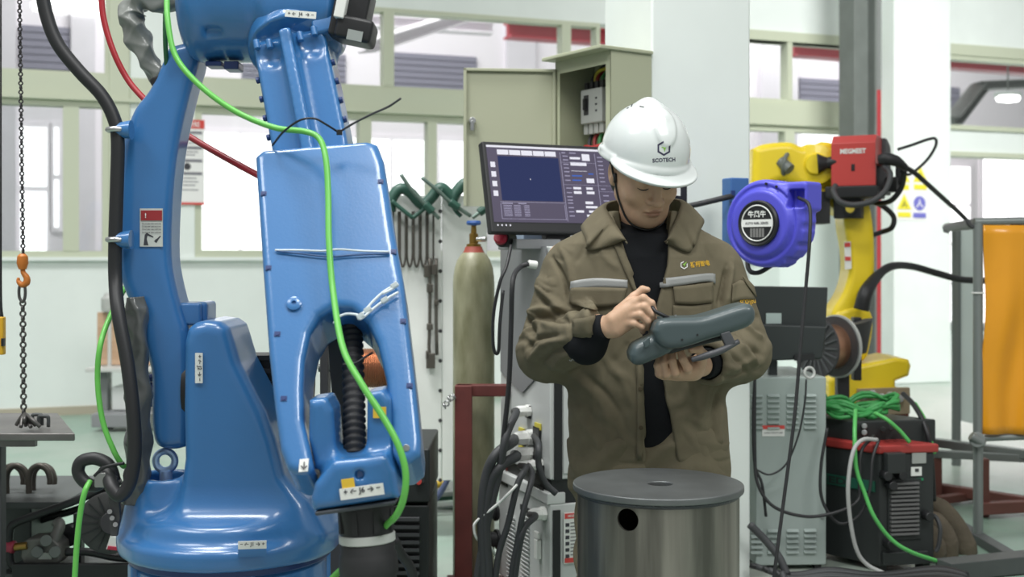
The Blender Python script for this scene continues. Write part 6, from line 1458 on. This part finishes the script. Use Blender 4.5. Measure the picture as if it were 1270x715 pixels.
# bench bits behind the gap
gb_ = thing('green_bench', 'low green steel bench behind the black welding machine, yellow tool on it', 'bench', P(545, 320, 6.3)*V3(1, 1, 0))
M_gb = mat('green_bench_paint', (52, 96, 78), .5)
for a, b in (((525, 616), (575, 612)), ((525, 636), (575, 632))): bar('rail', P(*a, 6.3), P(*b, 6.3), .03, .022, M_gb, gb_)
for x in (528, 570): mk('leg', box((P(x, 610, 6.3)+P(x, 320, 6.3)*V3(1, 1, 0))/2, (.025, .025, P(x, 610, 6.3)[2]/2)), M_gb, gb_)
bar('top', P(522, 608, 6.3), P(578, 604, 6.3), .15, .012, M_steelgrey, gb_)
mk('cutting_torch', tube([P(536, 602, 6.2), P(548, 598, 6.2), P(552, 600, 6.2)], .022, 8), mat('tool_yellow', (206, 170, 50), .5), None, smooth=True, label='yellow tool lying on the green bench', cat='tool')
cable('blue_hose', [P(532, 628, 6.1), P(545, 612, 6.1), P(556, 592, 6.1), P(563, 572, 6.1)], .016, mat('slate_blue_hose', (88, 98, 132), .5), 'slate blue hose slanting up behind the green bench to the gas cylinder', 'hose')
# copper spool and dark post seen through the robot's fork
cs = thing('copper_spool', 'copper wire spool seen through the opening of the blue forearm', 'spool', P(462, 480, 3.6))
cc = P(462, 456, 3.6)
mk('winding', lathe(cc-X3*.05, X3, [(.056+.003*(i % 2), i*.105/40) for i in range(41)], 36), M_cop, cs)
for s_ in (-.055, .055): mk('flange', cyl(cc+X3*(s_-.003), cc+X3*(s_+.003), .075, n=36), M_greyd, cs)
mk('axle', cyl(cc-X3*.16, cc+X3*.09, .012, n=12), M_steelgrey, cs); mk('bracket', join(box(cc+X3*-.14+Z3*-.02, (.012, .03, .2)), box(cc+V3(-.10, .02, -.66), (.06, .05, .46))), M_dark, cs, bevel=.003)
# ================================================================ left side: chain hoist, pendant, steel table with chain
M_chain = mat('dark_chain', (92, 90, 88), .45, metal=.6); M_orange = mat('hook_orange', (196, 116, 44), .5)
Yh = 3.86
hk = thing('hoist_hook', 'orange hoist hook on a dark load chain at the left of the window', 'hook', P(28, 352, Yh))
lnk = []
for k in range(61): y = -20+k*5.6; lnk.append(torus(P(24+.08*k, y, Yh), X3 if k % 2 else Y3, .0062, .0026, 10, 5))
mk('load_chain', join(*lnk), mat('oily_chain', (52, 50, 52), .55, metal=.3), hk, smooth=True, kind='stuff')
mk('hook_block', lathe(P(28, 326, Yh), Z3, [(.008, .03), (.016, .022), (.018, 0), (.012, -.02)], 16), M_orange, hk, smooth='auto')
mk('hook', tube([P(28, 332, Yh), P(29, 338, Yh), P(33, 344, Yh), P(33, 350, Yh), P(28, 353, Yh), P(23, 349, Yh), P(23, 344, Yh)], [.007, .008, .010, .011, .010, .007, .004], 10), M_orange, hk, smooth=True)
slg = thing('chain_sling', 'grey chain sling hanging from the orange hook down onto the steel table', 'chain', P(30, 515, Yh))
mk('top_link', tube([P(28, 350, Yh), P(24, 356, Yh), P(24, 368, Yh), P(28, 374, Yh), P(31, 368, Yh), P(31, 356, Yh), P(28, 350, Yh)], .005, 8), M_chain, slg, smooth=True)
for k in range(22): mk('link', torus(P(28.3+.05*k, 376+k*6.4, Yh), X3 if k % 2 else Y3, .0085, .0032, 12, 6), M_chain, slg, smooth=True)
for k in range(6): mk('hook_leg', tube([P(30, 512, Yh), P(24+k*3.2, 520, Yh-.02*(k % 3)), P(20+k*6, 527+2*(k % 2), Yh-.04*(k % 2))], .006, 8), M_chain, slg, smooth=True)
pn = thing('hoist_pendant', 'yellow push-button pendant hanging at the left edge on a black cord', 'pendant', P(2, 440, 3.7))
mk('housing', box(P(1, 416, 3.7), (.012, .012, .058)), mat('pendant_yellow', (220, 170, 40), .45), pn, bevel=.004)
mk('button', box(P(4, 424, 3.69), (.004, .008, .012)), M_black, pn, bevel=.001)
mk('cord', tube([P(3, 404, 3.7), P(2, 392, 3.7), P(1, 360, 3.7), P(1, 200, 3.7), P(1, -20, 3.7)], [.007, .006, .004, .003, .003], 8), M_black, pn, smooth=True)
M_tt = mat('table_steel', (112, 110, 108), .42, metal=.6, var=.18, scale=7)
Yt = 3.80
tbl = thing('welding_table', 'thick steel table top at the left edge carrying the chain sling', 'table', V3(P(-20, 0, Yt)[0], Yt+.2, 0))
ztt = P(0, 537, Yt)[2]
mk('table_top', prism([(P(-160, 0, Yt)[0], Yt), (P(93, 0, Yt)[0], Yt), (P(72, 0, 4.3)[0]-.0, 4.3), (P(-160, 0, Yt)[0], 4.3)], V3(0, 0, ztt), X3, Y3, Z3, -.024, 0), M_tt, tbl, bevel=.004)
mk('apron', box((P(-60, 0, Yt)[0], Yt+.04, ztt-.035), (.25, .01, .012)), M_tt, tbl)
for x, Y in ((0, Yt+.12), (-120, Yt+.12), (-10, Yt+.4)): mk('leg', box((P(x, 0, Y)[0]-.01, Y, (ztt-.02)/2), (.022, .022, (ztt-.02)/2)), M_dark, tbl, bevel=.003)
for k, (x, y) in enumerate(((46, 520), (54, 522))):
    d_ = .015*k; mk('shackle', tube([P(x-6, y+6, Yt+.12-d_), P(x-6, y-4, Yt+.12-d_), P(x-4, y-6, Yt+.12-d_), P(x+4, y-6, Yt+.12-d_), P(x+6, y-4, Yt+.12-d_), P(x+6, y+7, Yt+.12-d_)], .006, 8, 3), M_hbeam, None, smooth=True, label=('square steel shackle on the steel table, further from the edge', 'square steel shackle on the steel table, nearer the edge')[k], cat='shackle')
# stand with bent bars below the table
fx_ = thing('bending_stand', 'low dark steel plate stand with two pairs of bent hook bars under the table', 'stand', P(40, 320, 4.4)*V3(1, 1, 0))
zp = P(0, 612, 4.4)[2]
mk('plate', box((P(20, 0, 4.4)[0], 4.5, zp-.01), (.23, .26, .012)), M_hbeam, fx_, bevel=.003)
mk('column', box((P(12, 0, 4.5)[0], 4.55, (zp-.02)/2), (.12, .15, (zp-.02)/2)), M_hbeam, fx_, bevel=.006)
for x, Y in ((8, 4.40), (3, 4.46), (36, 4.40), (41, 4.46)):
    s_ = 1; mk('bent_bar', tube([P(x, 614, Y), P(x, 592, Y), P(x+4, 581, Y), P(x+13, 577, Y), P(x+22, 582, Y), P(x+26, 592, Y), P(x+26, 600, Y)], .011, 10), mat('bar_steel', (84, 80, 74), .45, metal=.5), fx_, smooth=True)
for x in (8, 38): mk('flange_plate', cyl(P(x, 614, 4.42), P(x, 612.5, 4.42), .05, n=20), M_hbeam, fx_)
# wire feeder trolley: tube frame, drive unit, spool
ft_ = thing('feeder_trolley', 'black tube-frame trolley with wire drive and black spool beside the robot column', 'trolley', P(100, 705, 4.2))
Yq = 4.2
mk('side_tube', tube([P(150, 596, Yq), P(100, 618, Yq), P(40, 640, Yq), P(20, 648, Yq), P(12, 658, Yq), P(12, 690, Yq), P(18, 702, Yq), P(40, 704, Yq), P(160, 704, Yq)], .014, 10), M_black, ft_, smooth=True)
mk('side_tube', tube([P(150, 612, Yq+.3), P(100, 630, Yq+.3), P(40, 648, Yq+.3), P(30, 660, Yq+.3), P(30, 690, Yq+.3), P(40, 698, Yq+.3), P(160, 698, Yq+.3)], .014, 10), M_black, ft_, smooth=True)
mk('base_plate', box(P(95, 700, Yq+.15), (.21, .17, .012)), M_hbeam, ft_, bevel=.004)
mk('base_front', box(P(95, 708, Yq-.02), (.22, .012, .028)), M_black, ft_, bevel=.004)
mk('cross_plate', pprism([(92, 636), (150, 606), (156, 640), (110, 664), (95, 660)], Yq+.22, .008), M_hbeam, ft_)
mk('upright', box(P(98, 670, Yq+.1), (.014, .02, .10)), M_black, ft_, bevel=.003)
dv_ = mk('drive_unit', pprism([(34, 668), (42, 664), (70, 662), (80, 672), (82, 690), (74, 698), (38, 698), (32, 686)], Yq+.05, .05), mat('drive_grey', (112, 112, 108), .5, metal=.3), ft_, bevel=.008)
for x, y in ((46, 684), (68, 684), (57, 670)): mk('feed_roller', cyl(P(x, y, Yq-.03), P(x, y, Yq), .020, n=16), M_steelgrey, dv_, bevel=.003)
mk('drive_label', pprism([(48, 685), (64, 685), (64, 693), (48, 693)], Yq-.004, .002), mat('pale_label', (176, 178, 172), .5), dv_)
mk('drive_motor', cyl(P(82, 664, Yq+.1), P(96, 660, Yq+.18), .04, n=20), M_black, ft_, bevel=.006)
mk('drive_motor', tube([P(66, 672, Yq+.02), P(74, 652, Yq+.04), P(70, 646, Yq+.05)], .02, 10), mat('drive_grey', (112, 112, 108), .5, metal=.3), ft_, smooth=True)
mk('brass_fitting', cyl(P(18, 678, Yq), P(34, 676, Yq), .014, n=10), mat('brass', (160, 130, 70), .35, metal=.8), ft_, bevel=.002)
mk('red_hose', tube([P(-30, 674, Yq), P(0, 676, Yq), P(18, 678, Yq)], .022, 12), mat('red_rubber', (160, 54, 74), .5), ft_, smooth=True)
mk('feed_pipe', tube([P(82, 684, Yq), P(110, 684, Yq), P(140, 690, Yq), P(160, 692, Yq)], .014, 10), M_black, ft_, smooth=True)
M_spl = mat('spool_black', (58, 58, 58), .5)
sl_ = mk('spool', lathe(P(136, 648, Yq-.04), V3(.12, -1, 0), [(.035, -.02), (.105, -.02), (.107, 0), (.100, .004), (.035, .0)], 40), M_spl, ft_, smooth='auto')
mk('spool_hub', cyl(P(139, 648, Yq-.03), P(139, 648, Yq-.07), .04, n=24), M_rub, sl_, bevel=.004)
for k in range(16):
    a = k*math.pi/8; d_ = V3(math.cos(a), .12*math.cos(a), math.sin(a)); mk('spool_rib', obox(P(136, 648, Yq-.044)+d_*.068, d_, Y3, np.cross(d_, Y3), .03, .002, .0015), M_rub, sl_)
mk('spool_label', pprism([(137, 664), (149, 666), (149, 682), (132, 680)], Yq-.09, .003), M_sticker, sl_); mk('spool_label_band', pprism([(134, 676.5), (150, 678.5), (150, 682.5), (133, 680.5)], Yq-.095, .002), mat('label_crimson', (176, 44, 70), .5), sl_)
for x in (20, 150):
    for Y in (Yq, Yq+.3): mk('foot', cyl(P(x, 708, Y), P(x, 320, Y)*V3(1, 1, 0), .02, n=10), M_black, ft_)
# trolley by the back wall with a wooden board
tr = thing('board_trolley', 'wooden board standing on a steel trolley against the far white wall', 'trolley', P(155, 528, 9.3)*V3(1, 1, 0))
mk('wood_board', pprism([(122, 387), (190, 384), (190, 452), (122, 452)], 9.35, .03), mat('plywood', (190, 160, 132), .6, rgb2=(172, 140, 112), scale=3, stretch=(1, 1, 8)), tr, bevel=.004)
mk('shelf', box(P(156, 456, 9.3), (.25, .18, .015)), M_brk, tr, bevel=.004)
for x in (130, 185): mk('leg', box((P(x, 456, 9.25)+P(x, 516, 9.25))/2, (.03, .03, P(x, 456, 9.25)[2]/2-P(x, 516, 9.25)[2]/2)), mat('leg_grey', (116, 120, 120), .5), tr)
mk('base_box', box(P(158, 518, 9.2), (.22, .16, .05)), M_greyd, tr, bevel=.006)
for x in (136, 178): c = P(x, 525, 9.1); mk('wheel', cyl(c-X3*.02, c+X3*.02, .045, n=20), M_rub, tr, bevel=.005)
for x in (136, 178): mk('post', cyl(P(x, 516, 9.32), P(x, 384, 9.32), .016, n=10), M_brk, tr)
mk('canister', lathe(P(134, 386, 9.3), Z3, [(.045, 0), (.05, .02), (.05, .10), (.03, .12), (.025, .14)], 20), mat('canister_grey', (170, 172, 168), .5), None, smooth='auto', label='pale canister on top of the wooden board by the far wall', cat='canister')
mk('crate', box(P(160, 492, 9.32), (.10, .1, .09)), mat('crate_pale', (196, 200, 198), .5), None, bevel=.008, label='pale crate under the wooden board on the trolley', cat='crate')
# ================================================================ hoses and cables about the blue robot
M_grn = mat('green_cable_bright', (104, 190, 84), .4, coat=.1)
def lc(name, pts, r, m, label, cat='cable', Y=2.9, n=12): return mk(name, ptube(pts, r, n, 8, Y), m, None, smooth=True, label=label, cat=cat)
lc('green_cable', [(207, -20, 2.84), (208, 25, 2.80), (218, 70, 2.78), (248, 106, 2.76), (292, 138, 2.74), (340, 158, 2.71), (378, 163, 2.68), (396, 172, 2.66), (404, 196, 2.63), (407, 240, 2.60), (408, 300, 2.555), (413, 360, 2.51), (425, 430, 2.42), (448, 475, 2.37), (474, 515, 2.35), (494, 552, 2.335), (503, 585, 2.33), (501, 615, 2.335), (492, 638, 2.36), (478, 652, 2.42), (455, 680, 2.5), (420, 709, 2.5), (400, 730, 2.5)], .0068, M_grn, 'bright green cable draped down the front of the blue robot forearm')
lc('green_cable', [(174, 318, 3.16), (160, 348, 3.12), (140, 385, 3.0), (125, 425, 2.92), (121, 470, 2.92), (127, 520, 2.92), (140, 556, 2.92), (150, 574, 2.93), (154, 578, 2.94)], .0068, M_grn, 'green cable bowing out left of the blue lower arm above the hose loop')
lc('green_cable', [(112, 596, 2.92), (105, 610, 2.90), (99, 640, 2.9), (95, 680, 2.9), (92, 730, 2.9)], .0068, M_grn, 'green cable hanging to the floor below the black hose loop')
lc('dark_green_cable', [(205, 15, 2.98), (205, 50, 2.98), (207, 86, 3.0)], .006, mat('dark_green_jacket', (40, 92, 58), .4), 'short dark green cable beside the grey sleeve at the top of the lower arm')
lc('air_hose', [(125, -20, 3.3), (128, 20, 3.3), (140, 62, 3.3), (158, 98, 3.3), (180, 124, 3.28), (206, 150, 3.26), (236, 170, 3.22), (270, 190, 3.16), (312, 213, 3.1), (330, 222, 3.08)], .0085, mat('red_hose_rubber', (168, 40, 48), .4), 'red air hose passing behind the blue lower arm to the forearm', 'hose')
hs = thing('cable_hose', 'thick black hose clamped along the back of the blue lower arm', 'hose', P(145, 600, 2.95))
mk('hose', ptube([(48, -30), (58, 20), (72, 55), (98, 88), (126, 118), (141, 146), (146, 172), (145, 230), (143, 297), (143, 345), (147, 390, 2.91), (158, 450, 2.89), (165, 510, 2.88), (167, 560, 2.88), (161, 598, 2.88), (149, 614, 2.88), (139, 604, 2.89), (134, 588, 2.92), (130, 580, 2.93)], .0165, 16, 10, 2.95), M_cable, hs, smooth=True)
mk('hose_loop', ptube([(130, 592), (118, 602), (104, 596), (97, 584), (101, 572), (116, 568), (131, 573), (138, 582), (142, 596)], .0155, 14, 10, 2.93), M_cable, hs, smooth=True)
for y in (161, 297): c = P(145.3 if y < 200 else 143, y, 2.95); mk('clamp_band', torus(c, Z3, .0175, .004, 24, 8), M_silver, hs, smooth=True)
mk('loop_clamp', join(obox(P(126, 594, 2.91), X3, Y3, Z3, .014, .012, .018)), mat('clamp_alloy', (150, 152, 150), .35, metal=.7), hs, bevel=.003)
mk('bracket_plate', pprism([(134, 586), (146, 590), (150, 640), (146, 664), (138, 664), (136, 630)], 2.92, .006), M_dark, hs, bevel=.002)
for x, y in ((136, 634), (139, 642), (143, 650)): mk('bracket_bolt', cyl(P(x, y, 2.905), P(x, y, 2.915), .006, n=8), M_silver, hs)
mk('cable_tie', ptube([(117, 590), (128, 580), (142, 576), (154, 574)], .004, 8, 6, 2.90), M_black, hs, smooth=True)
# the wrinkled grey sleeve round the hose, and a second one at the elbow
def sleeve(pts, r, Y, name, lab, m, seed):
    c = spline(np.array([P(x, y, Y) for x, y in pts]), 18); k = len(c); n = 40
    t = np.gradient(c, axis=0); t /= np.linalg.norm(t, axis=1)[:, None]; e1, _, _ = frame_of(t[0]); v = []; rng = np.random.RandomState(seed); md = [(.075*(.6+rng.rand()*.8), 5+rng.rand()*16, (0, .5, -.5, 1, -1, 1, .5, 0)[q_] if 0 else (0, 1, -1, 1, -1, 2, -2, 1)[q_]*1.0, rng.rand()*6) for q_ in range(6)]
    for i in range(k):
        e1 = unit(e1-t[i]*np.dot(e1, t[i])); e2 = np.cross(t[i], e1); s_ = i/(k-1)
        for j in range(n):
            a = j/n*2*math.pi
            w = 1+sum(am*(1-2*abs(math.sin(fs*s_+l_*a+p_))) for am, fs, l_, p_ in md)
            v.append(c[i]+(math.cos(a)*e1+math.sin(a)*e2)*(np.interp(s_, np.linspace(0, 1, len(r)), r))*w)
    f = [[i*n+j, i*n+(j+1) % n, (i+1)*n+(j+1) % n, (i+1)*n+j] for i in range(k-1) for j in range(n)]+[list(range(n))[::-1], list(range((k-1)*n, k*n))]
    return mk(name, (np.array(v), f), m, None, smooth=True, label=lab, cat='sleeve')
M_slv = mat('grey_coated_sleeve', (80, 83, 82), .34, coat=.5, var=.12, scale=9, bump=.12, bscale=40)
sleeve([(168, 368), (170, 400), (170, 450), (172, 500), (172, 550), (170, 590), (164, 624)], [.022, .032, .030, .033, .034, .036, .028], 2.965, 'hose_sleeve', 'wrinkled dark grey sleeve hanging beside the black hose, left of the robot', M_slv, 3)
sleeve([(236, -6), (210, 2), (178, 2), (164, 14), (166, 34), (176, 58), (188, 82), (200, 106)], [.024, .028, .03, .034, .034, .030, .027, .022], 3.02, 'hose_sleeve', 'wrinkled silver-grey sleeve arching over the elbow of the blue robot', mat('silver_sleeve', (116, 120, 116), .36, coat=.25, var=.14, scale=8, bump=.12, bscale=40), 11)
lc('sleeve_cuff', [(197, 96, 3.02), (203, 110, 3.02), (207, 116, 3.02)], .024, M_rub, 'dark rubber cuff at the lower end of the silver-grey sleeve', 'cuff')
# ties on the forearm
def tie(name, pts, r, m, lab, off=.006): return mk(name, tube([fk(x, y, off if len(q) < 1 else q[0]) for x, y, *q in pts], r, 8, 6), m, None, smooth=True, label=lab, cat='cable tie')
tie('cable_tie', [(341, 310), (370, 310), (400, 311), (420, 309, .016), (450, 311), (483, 312)], .0022, M_clear, 'clear tie stretched straight across the forearm over the green cable')
tie('cable_tie', [(343, 311), (370, 314), (408, 318), (440, 316), (483, 314)], .0018, mat('tie_navy', (50, 84, 130), .4), 'dark tie sagging just below the clear tie across the forearm')
ct = thing('zip_tie_bundle', 'knotted clear plastic ties holding the green cable to the edge of the fork opening', 'cable tie', fk(460, 385, .01))
for pts in ([(494, 352), (478, 360), (464, 372), (452, 386), (444, 396)], [(494, 362), (480, 370), (466, 380), (452, 392), (446, 396)], [(444, 390), (430, 389), (420, 393), (414, 401)], [(492, 350), (486, 358), (474, 364)]):
    mk('tie_strip', tube([fk(x, y, .012) for x, y in pts], .0028, 8, 6), M_clear, ct, smooth=True)
for x, y in ((489, 354), (477, 372), (456, 384), (447, 392)): mk('tie_head', obox(fk(x, y, .014), unit(V3(.8, 0, .5)), nf, unit(V3(-.5, 0, .8)), .008, .004, .005), M_clear, ct, bevel=.0015)
bt = thing('long_tie', 'black zip tie round the forearm tube with its tail sticking out to the right', 'cable tie', P(420, 165, 2.66))
mk('strap', ptube([(338, 180, 2.74), (352, 163, 2.68), (372, 149, 2.64), (390, 147, 2.64), (404, 154, 2.65), (420, 164, 2.68)], .0025, 8, 6), M_black, bt, smooth=True)
mk('tail', ptube([(420, 164, 2.68), (440, 152, 2.66), (462, 141, 2.64), (482, 132, 2.62), (497, 122, 2.6)], .0026, 8, 6), M_dark, bt, smooth=True)
mk('tie_head', box(P(421, 164, 2.67), (.006, .005, .006)), M_black, bt, bevel=.001)
tie('cable_tie', [(425, 452, -.02), (440, 450, -.03), (452, 443, -.04), (462, 437, -.05)], .0026, M_black, 'black tie holding the green cable to the corrugated hose, in the fork opening')
lc('gripper_hose', [(488, 668, 2.55), (496, 685, 2.6), (508, 702, 2.65), (516, 730, 2.7)], .011, M_rub, 'dark hose slanting down to the right of the gripper sleeve', 'hose')
